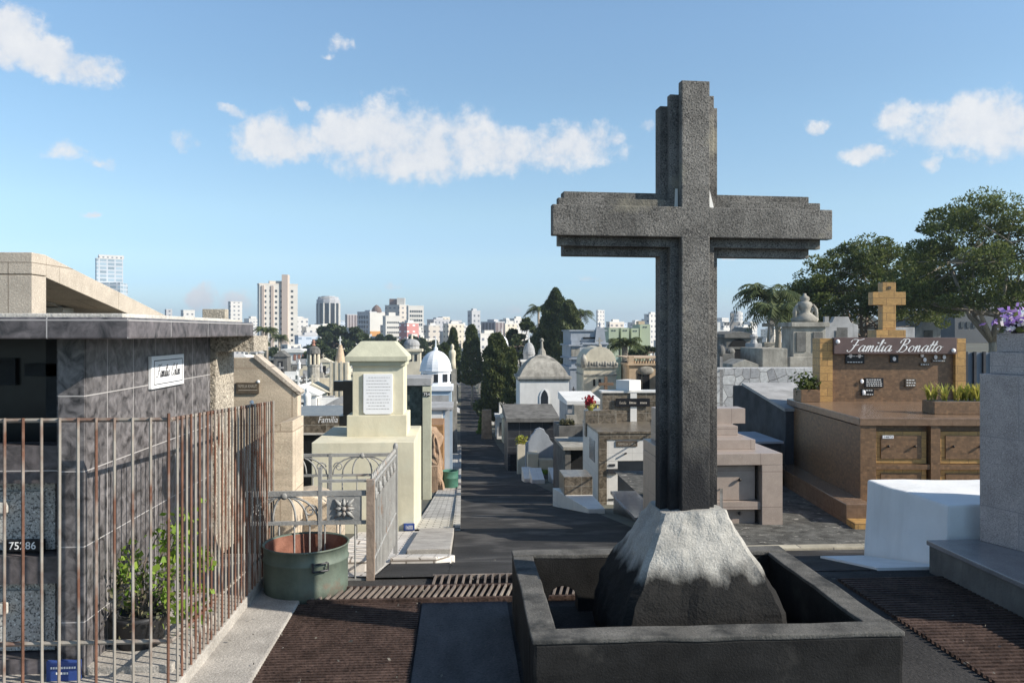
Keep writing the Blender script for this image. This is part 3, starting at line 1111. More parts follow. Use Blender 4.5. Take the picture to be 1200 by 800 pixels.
f = T('barred_fence', 'tall fence of thin rusty vertical iron bars around the dark mausoleum plot', 'fence', (FX, FY, .1))
mb = MB()
mb.tube([(-4.0, FY, 1.338), (FX, FY, 1.34)], .011, 6)
mb.tube([(-4.0, FY + .004, .315), (FX, FY + .004, .31)], .011, 6)
mb.out('rail', mt['galv_bar'], f)
mb = MB()
mb.tube([(FX, FY, 1.34), (FX, 5.95, fz(5.95))], .011, 6)
mb.tube([(FX + .004, FY, .31), (FX + .004, 5.95, .215)], .010, 6)
mb.out('rail', mt['galv_bar'], f)
nb = 0
x = FX
while x > -3.6:
    mb = MB()
    j = random.uniform(-.004, .004)
    mb.tube([(x + j, FY - .014, .105), (x + j * .3, FY - .014, .7), (x, FY - .014, 1.352 if nb else 1.37)], .0068, 6)
    mb.out('bar', mt['galv_bar'] if nb % 4 else mt['rust_bar'], f)
    x -= .0815
    nb += 1
y = FY + .055
nb = 0
while y < 5.96:
    mb = MB()
    j = random.uniform(-.004, .004)
    mb.tube([(FX + .016, y + j, .06 - (y - FY) * .03), (FX + .016, y + j * .2, .6), (FX + .016, y, fz(y) + .012)], .0062, 6)
    mb.out('bar', mt['rust_bar'] if nb % 2 else mt['galv_bar'], f)
    y += .066
    nb += 1
mb = MB()
mb.ball((FX + .01, 5.35, fz(5.35) + .022), (.014, .014, .016))
mb.out('cap', mt['white_paint'], f, True)

# ------------------------------------------------------------------ leaves
rng_ = np.random.default_rng(3)


def leaves(centers, size, seed=0, up=0.0, aspect=.55, outdir=None, jitter=.35):
    """One diamond leaf face per centre, turned at random (or outward)."""
    r = np.random.default_rng(seed)
    c = np.asarray(centers, dtype=float)
    n = len(c)
    a = r.normal(size=(n, 3))
    if outdir is not None:
        a = a * .7 + outdir
    a[:, 2] += up
    a /= np.linalg.norm(a, axis=1)[:, None] + 1e-9
    b_ = np.cross(a, r.normal(size=(n, 3)))
    b_ /= np.linalg.norm(b_, axis=1)[:, None] + 1e-9
    s = size * (1 + jitter * r.normal(size=(n, 1)))
    s = np.clip(s, size * .4, size * 2)
    v = np.stack([c - a * s, c + b_ * s * aspect, c + a * s, c - b_ * s * aspect], axis=1).reshape(-1, 3)
    f_ = np.arange(4 * n).reshape(n, 4)
    return v, f_


# potted shrub inside the fence
p = T('potted_shrub', 'bright green leafy shrub in a black pot behind the fence bars', 'shrub', (-1.66, 4.35, MZ))
mb = MB()
mb.lathe(-1.66, 4.35, [(.10, MZ), (.135, MZ + .17), (.145, MZ + .18), (.145, MZ + .20), (.12, MZ + .2), (.115, MZ + .17)], 20)
mb.out('pot', mt['pot_plastic'], p, True)
mb = MB()
mb.box(-1.86, -1.36, 4.02, 4.75, MZ, MZ + .035)
tips = []
for (px_, py_, dy_) in ((140, 668, 0), (150, 645, .05), (162, 662, -.05), (186, 622, .06), (175, 690, 0), (190, 678, -.08), (214, 603, .05), (217, 622, .03), (203, 692, -.1), (222, 702, -.05), (214, 672, .05), (231, 655, .1), (237, 648, .06), (236, 690, .08), (194, 650, 0), (158, 690, 0), (205, 640, .08)):
    tips.append(Vector((min(-1.375, wx(px_, 4.4 + dy_)), 4.4 + dy_, H_EYE - (py_ - HY) / F * 4.4)))
mb = MB()
for t in tips:
    mid = Vector((-1.66, 4.35, MZ + .2)).lerp(t, .5) + Vector((random.uniform(-.03, .03), random.uniform(-.03, .03), .05))
    mb.tube([(-1.66, 4.35, MZ + .16), mid, t], [.008, .006, .003], 5)
mb.out('stem', mt['bark'], p)
cs = []
for t in tips:
    for k_ in range(36):
        d = rng_.normal(size=3) * np.array([.036, .036, .042])
        cs.append(np.array(t) + d - np.array([0, 0, .02]))
v, f_ = leaves(cs, .0185, 5, .5, .7)
raw('leaves', v, f_, mt['leaf_bright'], p)
cs = [np.array([-1.66, 4.35, MZ + .3]) + rng_.normal(size=3) * np.array([.10, .09, .09]) for _ in range(420)]
v, f_ = leaves(cs, .013, 6, .3, .5)
raw('dry_leaves', v, f_, mt['leaf_dry'], p)
mb = MB()
mb.box(-1.84, -1.40, 4.06, 4.80, MZ - .01, MZ + .036, .006)
solo(mb, 'flat_slab', mt['concrete'], 'flat concrete slab under the potted shrub inside the fence', 'slab', (-1.62, 4.4, MZ))

# ------------------------------------------------------------------ half drum, near left
DX, DY = -1.04, 5.57
d = T('steel_drum', 'cut-down green steel drum rusty inside beside the barred fence', 'drum', (DX, DY, 0))
mb = MB()
mb.lathe(DX, DY, [(.262, .006), (.275, .012), (.275, .10), (.275, .232), (.282, .238), (.282, .246), (.275, .252), (.275, .325), (.283, .328), (.286, .334), (.283, .34), (.274, .338), (.268, .33), (.266, .2), (.266, .03), (.02, .028)], 48)
mb.out('shell', mt['drum_green'], d, True)
mb = MB()
mb.lathe(DX, DY, [(.264, .29), (.2645, .30), (.265, .336), (.2652, .3365)], 48)
mb.bm.clear()
mb.lathe(DX, DY, [(.2655, .331), (.262, .2), (.26, .035), (.02, .032)], 48)
for fc in list(mb.bm.faces):
    if len(fc.verts) > 10 and fc.calc_center_median().z > .2:
        mb.bm.faces.remove(fc)
bmesh.ops.reverse_faces(mb.bm, faces=mb.bm.faces[:])
mb.out('rusty_inside', mt['drum_rust'], d, True)
mb = MB()
a0 = R(-62)
for da in (-.17, .17):
    mb.tube([(DX + .276 * math.cos(a0 + da), DY + .276 * math.sin(a0 + da), .26), (DX + .30 * math.cos(a0 + da), DY + .30 * math.sin(a0 + da), .262), (DX + .30 * math.cos(a0 + da), DY + .30 * math.sin(a0 + da), .215), (DX + .276 * math.cos(a0 + da), DY + .276 * math.sin(a0 + da), .213)], .006, 6)
mb.tube([(DX + .30 * math.cos(a0 + x_), DY + .30 * math.sin(a0 + x_), .215) for x_ in (-.17, 0, .17)], .006, 6)
mb.tube([(DX + .30 * math.cos(a0 + x_), DY + .30 * math.sin(a0 + x_), .262) for x_ in (-.17, 0, .17)], .006, 6)
mb.out('handle', mt['metal_dark'], d)

# ------------------------------------------------------------------ ornate low silver railing behind the drum
GX = -.64


def scroll_arch(mb, x0, x1, z0, z1, y, r=.008, n=3):
    c_ = (x0 + x1) / 2
    w_ = (x1 - x0) / 2
    for k_ in range(n):
        q = w_ * (1 - k_ / n)
        pts = [(c_ - q * math.cos(math.pi * i / 14), y, z0 + (z1 - z0) * math.sin(math.pi * i / 14)) for i in range(15)]
        mb.tube(pts, r, 6)
    for sg in (-1, 1):
        pts = []
        for i in range(16):
            a = i / 15 * 2 * math.pi * 1.4
            rr = .05 * (1 - i / 17)
            pts.append((c_ + sg * (w_ - .055 + rr * math.cos(a)), y, z0 + .07 + rr * math.sin(a)))
        mb.tube(pts, r * .8, 6)
    mb.ball((c_, y, z1 + .002), (.028, .02, .028))


def rail_run(parent, P, Q, zp, zq, hb, name='railing'):
    pass


r_ = T('ornate_railing', 'low silver painted railing with scrolls and a rosette plate around a grave', 'railing', (GX, 5.78, -.02))
y0 = 5.80
mb = MB()
mb.hull8([(GX - .025, y0 - .025, -.04), (GX + .03, y0 - .025, -.04), (GX + .03, y0 + .03, -.04), (GX - .025, y0 + .03, -.04)], [(GX - .025, y0 - .025, .71), (GX + .03, y0 - .025, .71), (GX + .03, y0 + .03, .71), (GX - .025, y0 + .03, .71)])
mb.out('corner_post', mt['silver_rust'], r_)
mb = MB()
mb.box(-1.50, GX - .03, y0 - .012, y0 + .012, .60, .635)
mb.box(-1.50, GX - .03, y0 - .011, y0 + .011, .40, .425)
mb.box(-1.50, GX - .03, y0 - .011, y0 + .011, -.005, .02)
mb.box(-.99, GX - .028, y0 - .013, y0 + .013, .695, .712)
mb.box(-1.0, -.975, y0 - .014, y0 + .014, -.02, .80)
mb.out('rail', mt['silver_paint'], r_)
mb = MB()
x = -1.48
while x < GX - .05:
    mb.tube([(x, y0, .012), (x, y0, .41)], .0065, 6)
    x += .105
mb.out('bar', mt['silver_paint'], r_)
mb = MB()
scroll_arch(mb, -1.47, -1.0, .425, .60, y0)
mb.out('scrollwork', mt['silver_paint'], r_, True)
mb = MB()
mb.box(-.94, -.70, y0 - .008, y0 + .008, .427, .595)
pl = mb.out('rosette_plate', mt['silver_paint'], r_)
mb = MB()
for k_ in range(8):
    a = k_ * math.pi / 4
    L_ = .095 if k_ % 2 else .07
    mb.tube([(-.82 + .012 * math.cos(a), y0 - .014, .511 + .012 * math.sin(a)), (-.82 + L_ * .5 * math.cos(a), y0 - .018, .511 + L_ * .5 * math.sin(a)), (-.82 + L_ * math.cos(a), y0 - .010, .511 + L_ * math.sin(a))], [.006, .017, .004], 6)
    mb.tube([(-.82 + .04 * math.cos(a + .4), y0 - .012, .511 + .04 * math.sin(a + .4)), (-.82 + .062 * math.cos(a + .4), y0 - .010, .511 + .062 * math.sin(a + .4))], [.011, .004], 5)
mb.ball((-.82, y0 - .02, .511), .018, 8, 6)
mb.out('rosette', mt['silver_paint'], pl, True)
# side run along the pavement, stepping down with the slope
y1 = 8.0


def gz(y):
    return -.02 - (y - y0) * .105


mb = MB()
for (h, rr) in ((.68, .012), (.56, .009), (.12, .010)):
    mb.tube([(GX, y0 + .03, gz(y0) + h), (GX, y1, gz(y1) + h + .12)], rr, 6)
mb.out('rail', mt['silver_paint'], r_)
mb = MB()
y = y0 + .12
k_ = 0
while y < y1 - .02:
    zt = gz(y) + .70 + .12 * (y - y0) / (y1 - y0)
    mb.tube([(GX, y, gz(y) - .05), (GX, y, zt)], .0075, 6)
    mb.lathe(GX, y, [(.0075, zt), (.016, zt + .02), (.004, zt + .06)], 6)
    if k_ % 3 == 1:
        mb.ball((GX + .01, y, zt - .1), (.02, .035, .05), 8, 6)
    y += .11
    k_ += 1
mb.out('spear_bar', mt['silver_paint'], r_)
mb = MB()
mb.box(GX - .02, GX + .02, y1 - .02, y1 + .02, -.4, .60)
mb.ball((GX, y1, .63), (.025, .025, .04))
mb.box(-1.56, -1.53, y1 - .015, y1 + .015, -.4, .56)
mb.out('rear_post', mt['silver_paint'], r_)
mb = MB()
mb.box(-1.90, GX - .02, y1 - .011, y1 + .011, .54, .57)
mb.box(-1.90, GX - .02, y1 - .010, y1 + .010, .35, .372)
mb.box(-1.90, GX - .02, y1 - .010, y1 + .010, .16, .182)
mb.box(-1.28, -1.25, y1 - .016, y1 + .016, -.4, .57)
mb.out('rail', mt['silver_paint'], r_)
mb = MB()
x = -1.85
while x < GX - .05:
    mb.tube([(x, y1, -.35), (x, y1, .36)], .0065, 6)
    x += .14
scroll_arch(mb, -1.24, -.68, .372, .545, y1)
scroll_arch(mb, -1.88, -1.30, .372, .545, y1)
mb.out('scrollwork', mt['silver_paint'], r_, True)
# low sandstone grave inside the railing
t = T('low_grave', 'low rounded sandstone grave inside the silver railing', 'grave', (-1.25, 7.2, -.2))
mb = MB()
pts = [(-1.62, -.5)] + [(-1.33 - .29 * math.cos(math.pi * i / 12), .12 + .26 * math.sin(math.pi * i / 12)) for i in range(13)] + [(-1.04, -.5)]
mb.prism(pts, 'y', 6.95, 7.4, .015)
mb.out('headstone', mt['sandstone'], t)
mb = MB()
mb.box(-1.36, -.72, 6.25, 6.9, -.3, .02, .012)
mb.out('slab', mt['pave_tile'], t)
# low marble kerb slabs on the pavement
mb = MB()
z = G(0, 7.3)
pts = [(-.62, 7.15)] + [(-.22, 7.15), (-.10, 7.28), (-.06, 7.5), (-.10, 7.78), (-.24, 7.92), (-.62, 7.92)]
mb.hull8([(a, b_, G(0, b_) - .2) for a, b_ in pts], [(a, b_, G(0, b_) + .075) for a, b_ in pts], .01)
solo(mb, 'rounded_slab', mt['pave_tile'], 'pale rounded pavement slab at the foot of the cream monument', 'slab', (-.35, 7.5, z))
mb = MB()
pts = [(-.60, 9.0), (-.12, 9.0), (-.11, 11.9), (-.60, 11.9)]
mb.hull8([(a, b_, G(0, b_) - .3) for a, b_ in pts], [(a, b_, G(0, b_) + .09) for a, b_ in pts], .01)
solo(mb, 'step_slab', mt['concrete'], 'worn concrete step beside the cream monument and the alley', 'slab', (-.35, 9.8, G(0, 10)))

# scattered litter of the forecourt: pale chips and dry leaves
cs = []
for _ in range(420):
    x, y = random.uniform(-1.3, 3.4), random.uniform(3.2, 8.5)
    if BX0 - .1 < x < BX1 + .1 and BY0 - .1 < y < BY1 + .1 or (x < -.7 and y > 5.3) or (x > 3 and y > 5) or x > 2.6 and y > 5.6:
        continue
    cs.append((x, y, G(x, y) + (.05 if y < 5.85 else .02)))
v, f_ = leaves(cs, .008, 77, 0, .6)
o = raw('litter', v, f_, mt['kerb'])
o['kind'] = 'stuff'

# ------------------------------------------------------------------ tombs left of the alley
# sandstone tomb with a sloping shoulder, behind the dark mausoleum
t = T('sandstone_tomb', 'warm sandstone tomb with a sloping shoulder behind the dark mausoleum', 'tomb', (-2.0, 7.0, -.2))
zb = -.6
Yt = 7.0
xa, xb, xc = wx(268, Yt), wx(300, Yt), wx(349, Yt)
zt, zs = wz(285, 419, Yt), wz(349, 463, Yt)
mb = MB()
mb.prism([(-3.2, zb), (xc, zb), (xc, zs), (xb, zt), (-3.2, zt)], 'y', Yt, Yt + .15, .006)
mb.out('shoulder_wall', mt['sandstone'], t)
mb = MB()
d_ = Vector((xc - xb, 0, zs - zt)).normalized()
mb.hull8([(xb - .02, Yt - .015, zt + .003), (xc + .012, Yt - .015, zs + .003), (xc + .012, Yt + .16, zs + .003), (xb - .02, Yt + .16, zt + .003)],
         [(xb + .0, Yt - .015, zt + .028), (xc + .03, Yt - .015, zs + .024), (xc + .03, Yt + .16, zs + .024), (xb + .0, Yt + .16, zt + .028)])
mb.out('coping', mt['beige_granite'], t)
mb = MB()
xs0 = wx(322, 6.85)
xs1 = wx(352, 6.85)
z1 = wz(345, 488, 6.85)
z0_ = wz(322, 498, 6.85)
mb.prism([(xs0, zb), (xs1, zb), (xs1, z1 - .0), (xs0 + .10, z1 - .02), (xs0, z0_ - .05)], 'y', 6.55, 6.985, .006)
mb.out('side_step', mt['sandstone'], t)
q = MB()
q.box(wx(277, Yt), wx(304, Yt), Yt - .018, Yt - .001, wz(290, 461, Yt), wz(290, 448, Yt), .003)
pq = q.out('bronze_plaque', mt['bronze_plaque'], t)
lettering('FAMILIA KNAUT', (wx(290.5, Yt), Yt - .019, wz(290, 454, Yt)), .038, UX, UZ, NY, mt['bronze_letter'], pq, width=.155)
mb = MB()
mb.box(wx(280, Yt), wx(302, Yt), Yt - .0195, Yt - .0185, wz(290, 457.2, Yt), wz(290, 456.6, Yt))
mb.out('lettering', mt['bronze_letter'], pq)
mb = MB()
mb.ball((wx(303, Yt), Yt - .01, wz(303, 447, Yt)), .014)
mb.out('lamp_stub', mt['white_paint'], t, True)

# beige granite mausoleum with a raking roof, far left
t = T('granite_mausoleum', 'big beige granite mausoleum with raking roof beams above dark openings', 'mausoleum', (-6, 10, G(-6, 10)))
Yg = 9.0
xr = wx(37.5, Yg)
zb = -.8
ztop = wz(20, 295.5, Yg)
zj = wz(20, 321, Yg)
mb = MB()
mb.box(xr - 6, xr, Yg, Yg + .3, zb, zj - .01, .008)
mb.box(xr - 6, xr, Yg, Yg + .3, zj, ztop, .008)
mb.out('front_wall', mt['beige_granite'], t)
ye = 13.2
ze, zeb = H_EYE + .20, H_EYE + .02
mb = MB()
mb.prism([(Yg + .305, zj - .02), (ye, zeb - .05), (ye, ze), (Yg + .305, ztop - .005)], 'x', xr - .62, xr + .001, .008)
mb.out('raking_beam', mt['beige_granite'], t)
mb = MB()
mb.prism([(Yg + 1.26, zb), (ye - .1, zb), (ye - .1, zeb - .14), (Yg + 1.26, zj - .25)], 'x', xr - 2.2, xr - 1.1)
mb.out('inner_wall', mt['dark_old'], t)
mb = MB()
mb.prism([(Yg + .8, zj - .10), (ye - .05, zeb - .12), (ye - .05, zeb - .055), (Yg + .8, zj - .03)], 'x', xr - 5.5, xr - .63)
mb.out('roof_slab', mt['concrete'], t)
mb = MB()
mb.lathe(xr - .7, Yg + 2.0, [(.10, H_EYE + .12), (.13, H_EYE + .18), (.20, H_EYE + .23), (.21, H_EYE + .30), (.16, H_EYE + .31)], 4)
solo(mb, 'stone_urn', mt['pale_stone'], 'small pale stone urn under the raking beam of the beige mausoleum', 'urn', (xr - .7, Yg + 2, H_EYE + .1))
mb = MB()
mb.box(xr - 2.2, xr - .2, Yg + 1.9, Yg + 2.2, zb, H_EYE + .12)
solo(mb, 'low_wall', mt['rough_granite'], 'low rough granite wall carrying the pale urn', 'wall', (xr - 1, Yg + 2, zb))
mb = MB()
mb.box(wx(237, 14), wx(264, 14), 14, 14.2, -2, wz(250, 362, 14), .01)
solo(mb, 'granite_tomb', mt['rough_granite'], 'square rough granite tomb top seen over the dark marble canopy', 'tomb', (-4.5, 15, -2))

# cream monument on its plinth beside the alley
Yc = 12.2
cx0, cx1 = wx(365, Yc), wx(485.5, Yc)
zb = G(0, Yc) - .5
zpf = wz(430, 518, Yc)
t = T('cream_monument', 'tall cream painted column tomb with marble tablet on a broad plinth', 'monument', (cx0 + .6, Yc, G(0, Yc)))
mb = MB()
mb.box(cx0, cx1, Yc, Yc + 2.1, zb, zpf, .012)
mb.out('plinth', mt['cream'], t)

yc0 = Yc + .75
k0, k1 = wx(413, yc0), wx(473, yc0)
zk = lambda py: wz(443, py, yc0)
mb = MB()
mb.box(wx(407, yc0) , wx(477, yc0), yc0 - .07, yc0 + .85, zpf - .005, zk(486), .01)
mb.out('column_base', mt['cream'], t)
mb = MB()
mb.box(k0, k1, yc0, yc0 + .78, zk(486) - .003, zk(428), .01)
mb.out('column', mt['cream'], t)
mb = MB()
mb.box(wx(405, yc0), wx(478, yc0), yc0 - .10, yc0 + .88, zk(423), zk(418), .006)
mb.box(wx(410, yc0), wx(475, yc0), yc0 - .05, yc0 + .83, zk(428.5), zk(423.2))
mb.out('cornice', mt['cream_dark'], t)
mb = MB()
cxm, hxm = (wx(405, yc0) + wx(478, yc0)) / 2, (wx(478, yc0) - wx(405, yc0)) / 2
mb.frust(cxm, yc0 + .39, zk(418) + .002, zk(400), hxm, .49, hxm * .55, .26, .005)
mb.out('hipped_cap', mt['cream_dark'], t)
mb = MB()
tx0, tx1, tz0, tz1 = wx(426, yc0), wx(460, yc0), zk(485), zk(438)
mb.prism([(tx0 + .03, tz0), (tx1 - .03, tz0), (tx1, tz0 + .03), (tx1, tz1), (tx0, tz1), (tx0, tz0 + .03)], 'y', yc0 - .03, yc0 - .001, .004)
pq = mb.out('marble_tablet', mt['white_sign'], t)
mb = MB()
for i in range(11):
    zz = tz1 - .06 - i * .049
    x = tx0 + .05 + (.03 if i % 3 == 0 else 0)
    while x < tx1 - .05 - (.05 if i % 4 == 1 else 0):
        w_ = random.uniform(.012, .04)
        mb.box(x, min(x + w_, tx1 - .03), yc0 - .0315, yc0 - .0300, zz, zz + .010)
        x += w_ + .014
mb.out('worn_inscription', mt['engraving'], pq)
mb = MB()
zz = wz(480, 621, Yc)
mb.box(wx(473, Yc), wx(486, Yc), Yc - .03, Yc - .001, wz(480, 621, Yc), wz(480, 612.5, Yc), .01)
pq = mb.out('number_plate', mt['blue_plate'], t)
lettering('1600', (wx(479.5, Yc), Yc - .031, wz(480, 619.3, Yc)), .085, UX, UZ, NY, mt['white_letter'], pq, width=.10)

# black granite cross and brown granite tomb left of it
yb = 14.5
t = T('black_cross', 'black granite cross half hidden behind the cream monument', 'cross', (wx(403, yb), yb, G(0, yb)))
mb = MB()
mb.box(wx(402, yb), wx(418, yb), yb, yb + .2, -2, wz(404, 446, yb))
mb.box(wx(391, yb), wx(430, yb), yb - .003, yb + .205, wz(404, 458, yb), wz(404, 446.5, yb))
mb.out('cross_body', mt['black_granite'], t)
mb = MB()
mb.box(wx(399, yb), wx(432, yb), yb - .15, yb + .4, -2.4, wz(404, 486, yb))
mb.out('cross_foot', mt['black_granite'], t)
yb = 15.5
t = T('brown_tomb', 'brown mottled granite tomb with white lettering and dark vault openings', 'tomb', (wx(375, yb), yb, G(-3, yb)))
mb = MB()
mb.box(wx(330, yb), wx(404, yb), yb, yb + 2.2, wz(375, 508, yb), wz(375, 487, yb), .01)
mb.out('upper_block', mt['brown_granite'], t)
lettering('Familia', (wx(384, yb), yb - .003, wz(380, 495, yb)), .17, UX, UZ, NY, mt['white_letter'], t, shear=.3, width=.36)
mb = MB()
mb.box(wx(330, yb), wx(404, yb), yb + .03, yb + 2.1, -3, wz(375, 508.2, yb), .01)
mb.out('vault_front', mt['black_granite'], t)
mb = MB()
mb.box(wx(330, yb), wx(406, yb), yb - .04, yb + .02, wz(375, 509, yb), wz(375, 507, yb))
mb.out('ledge', mt['pale_stone'], t)

# tall tomb of dark green marble with a pale pillar
yb = 21.0
t = T('green_marble_tomb', 'tall dark green marble tomb with grey lintel and pale side pillar', 'tomb', (wx(490, yb), yb, G(0, yb)))
zb = G(0, yb) - .5
mb = MB()
mb.box(wx(440, yb), wx(495, yb), yb + .15, yb + 1.6, zb, wz(485, 452, yb))
mb.out('marble_back', mt['green_marble'], t)
mb = MB()
mb.box(wx(440, yb), wx(505.5, yb), yb, yb + 1.7, wz(485, 451.8, yb), wz(485, 443, yb), .01)
mb.out('lintel', mt['grey_stucco'], t)
mb = MB()
mb.box(wx(495.2, yb), wx(505, yb), yb + .02, yb + .4, zb, wz(500, 452.2, yb))
pp = mb.out('pillar', mt['cream_dark'], t)
mb = MB()
mb.box(wx(496, yb), wx(504, yb), yb - .005, yb + .019, wz(500, 464, yb), wz(500, 459, yb))
mb.out('number_tag', mt['black_plate'], pp)
lettering('754', (wx(500, yb), yb - .006, wz(500, 463.5, yb)), .11, UX, UZ, NY, mt['white_letter'], pp)

# orange rock tomb, brown tile tomb, pale panel tomb, blue tomb
yb = 24.5
zb = G(0, yb) - .5
t = T('rock_tomb', 'orange rough rock tomb leaning back next to the green drums', 'tomb', (wx(511, yb), yb, G(0, yb)))
mb = MB()
mb.hull8([(wx(503, yb), yb, zb), (wx(519, yb), yb, zb), (wx(519, yb), yb + 1.4, zb), (wx(503, yb), yb + 1.4, zb)],
         [(wx(503, yb), yb + .5, wz(505, 506, yb)), (wx(513, yb), yb + .5, wz(513, 518, yb)), (wx(516, yb), yb + 1.3, wz(513, 518, yb)), (wx(503, yb), yb + 1.3, wz(505, 506, yb))])
bmesh.ops.subdivide_edges(mb.bm, edges=mb.bm.edges[:], cuts=9, use_grid_fill=True)
mb.jitter(.16, 2.2).jitter(.09, 6)
mb.out('rock_body', mt['orange_rock'], t)
mb = MB()
mb.box(wx(505, yb), wx(513, yb), yb - .25, yb - .02, zb, wz(505, 545, yb))
mb.out('rock_foot', mt['orange_rock'], t)
yb = 26.5
zb = G(0, yb) - .5
t = T('brick_tomb', 'tomb faced with brown glazed tiles behind the orange rock tomb', 'tomb', (wx(512, yb), yb, G(0, yb)))
mb = MB()
mb.box(wx(500, yb), wx(519.5, yb), yb, yb + 2, zb, wz(510, 497.5, yb), .01)
mb.out('tiled_body', mt['brick_tile'], t)
mb = MB()
mb.box(wx(504, yb), wx(509, yb), yb - .02, yb - .001, wz(506, 510, yb), wz(506, 500, yb))
mb.out('opening', mt['hole'], t)
yb = 29.0
zb = G(0, yb) - .5
t = T('panel_tomb', 'white tomb block with a flat grey slab above the brown tiled tomb', 'tomb', (wx(512, yb), yb, G(0, yb)))
mb = MB()
mb.box(wx(490, yb), wx(518, yb), yb, yb + 2.2, zb, wz(510, 480, yb), .01)
mb.out('body', mt['white_wash'], t)
mb = MB()
mb.box(wx(490, yb), wx(531, yb), yb - .1, yb + 2.3, wz(510, 479.8, yb), wz(510, 477, yb))
mb.out('roof_slab', mt['grey_stucco'], t)
mb = MB()
for a_, b_ in ((519, 521.5), (527, 530)):
    mb.box(wx(a_, yb), wx(b_, yb), yb + .05, yb + .25, zb, wz(510, 480.2, yb))
mb.out('post', mt['blue_stucco'], t)
mb = MB()
mb.box(wx(519, yb), wx(530, yb), yb + 1, yb + 1.1, zb, wz(510, 480.2, yb))
mb.out('rear_wall', mt['blue_grey'], t)
yb = 40.0
zb = G(0, yb) - .5
t = T('blue_domed_mausoleum', 'pale blue mausoleum crowned by a white ribbed dome beside the alley', 'mausoleum', (wx(510, yb), yb, G(0, yb)))
mb = MB()
mb.box(wx(491, yb), wx(529, yb), yb, yb + 1.6, zb, wz(510, 458, yb), .02)
mb.out('wall', mt['blue_stucco'], t)
mb = MB()
mb.box(wx(505, yb), wx(526, yb), yb - .03, yb - .001, wz(510, 474, yb), wz(510, 463, yb))
mb.out('grey_panel', mt['grey_stucco'], t)
mb = MB()
mb.box(wx(489, yb), wx(531, yb), yb - .1, yb + 1.7, wz(510, 458, yb), wz(510, 452, yb), .02)
mb.out('cornice', mt['dome_white'], t)
cxm = wx(510, yb)
rr = (wx(529, yb) - wx(491, yb)) / 2
mb = MB()
mb.lathe(cxm, yb + .8, [(rr * .96, wz(510, 452, yb)), (rr * .96, wz(510, 436, yb)), (rr * 1.04, wz(510, 435.5, yb)), (rr * 1.04, wz(510, 434, yb))], 16)
dr = mb.out('drum', mt['dome_white'], t)
for k_ in range(5):
    a = R(-90 + (k_ - 2) * 40)
    ux, uy = -math.sin(a), math.cos(a)
    px_, py_ = cxm + rr * .97 * math.cos(a), yb + .8 + rr * .97 * math.sin(a)
    mb = MB()
    z0, z1 = wz(510, 448, yb), wz(510, 438.5, yb)
    mb.hull8([(px_ - ux * .14, py_ - uy * .14, z0), (px_ + ux * .14, py_ + uy * .14, z0), (px_ + ux * .14 - .04 * math.cos(a), py_ + uy * .14 - .04 * math.sin(a), z0), (px_ - ux * .14 - .04 * math.cos(a), py_ - uy * .14 - .04 * math.sin(a), z0)],
             [(px_ - ux * .14, py_ - uy * .14, z1), (px_ + ux * .14, py_ + uy * .14, z1), (px_ + ux * .14 - .04 * math.cos(a), py_ + uy * .14 - .04 * math.sin(a), z1), (px_ - ux * .14 - .04 * math.cos(a), py_ - uy * .14 - .04 * math.sin(a), z1)])
    mb.out('window', mt['glass_dark'], dr)
zd, zh = wz(510, 434, yb), wz(510, 411, yb)
mb = MB()
mb.lathe(cxm, yb + .8, [(rr * math.cos(i / 10 * 1.5), zd + (zh - zd) * math.sin(i / 10 * 1.5) / math.sin(1.5)) for i in range(11)], 16)
mb.lathe(cxm, yb + .8, [(.12, zh - .02), (.1, zh + .12), (.04, zh + .2), (.03, zh + .5), (.005, zh + .75)], 8)
mb.out('dome', mt['dome_white'], t)
# obelisk with a figure
yb = 52.0
t = T('statue_obelisk', 'slim stone obelisk topped by a praying figure beside the alley', 'monument', (wx(530, yb), yb, G(0, yb)))
zb = G(0, yb) - .4
mb = MB()
mb.frust(wx(530, yb), yb + .3, zb, wz(530, 432, yb), .33, .33, .27, .27)
mb.out('pedestal', mt['old_stone'], t)
mb = MB()
zz = wz(530, 432, yb)
hh = wz(530, 403, yb) - zz
mb.lathe(wx(530, yb), yb + .3, [(.25, zz), (.22, zz + .25 * hh), (.2, zz + .45 * hh), (.24, zz + .62 * hh), (.2, zz + .72 * hh), (.08, zz + .78 * hh), (.12, zz + .85 * hh), (.12, zz + .92 * hh), (.04, zz + hh)], 10)
mb.out('figure', mt['baroque_cream'], t, True)

# two green drums by the kerb
for (px0, px1, y0_, lab, hh) in ((517.5, 537, 26.0, 'faded green half drum standing at the alley kerb, nearer of the two', .52), (520, 533.5, 29.0, 'smaller green half drum with a square hole behind the nearer drum', .42)):
    x0, x1 = wx(px0, y0_), wx(px1, y0_)
    r0 = (x1 - x0) / 2
    xm = (x0 + x1) / 2
    z0 = G(0, y0_) + .05
    d = T('steel_drum', lab, 'drum', (xm, y0_, z0), 'green drums along the alley')
    mb = MB()
    mb.lathe(xm, y0_, [(r0 * .97, z0), (r0, z0 + .02), (r0, z0 + hh * .6), (r0 * 1.03, z0 + hh * .62), (r0, z0 + hh * .64), (r0, z0 + hh), (r0 * 1.04, z0 + hh + .02), (r0 * .95, z0 + hh + .02), (r0 * .93, z0 + .1)], 24)
    mb.out('shell', mt['drum_teal'], d, True)
    mb = MB()
    mb.lathe(xm, y0_, [(r0 * .9, z0 + hh * .55), (r0 * .9, z0 + hh * .6)], 16)
    mb.out('inside', mt['hole'], d)
    if hh < .5:
        mb = MB()
        mb.box(xm + r0 * .45, xm + r0 * .8, y0_ - r0 * .96, y0_ - r0 * .5, z0 + hh * .55, z0 + hh * .8)
        mb.out('cut_hole', mt['hole'], d)

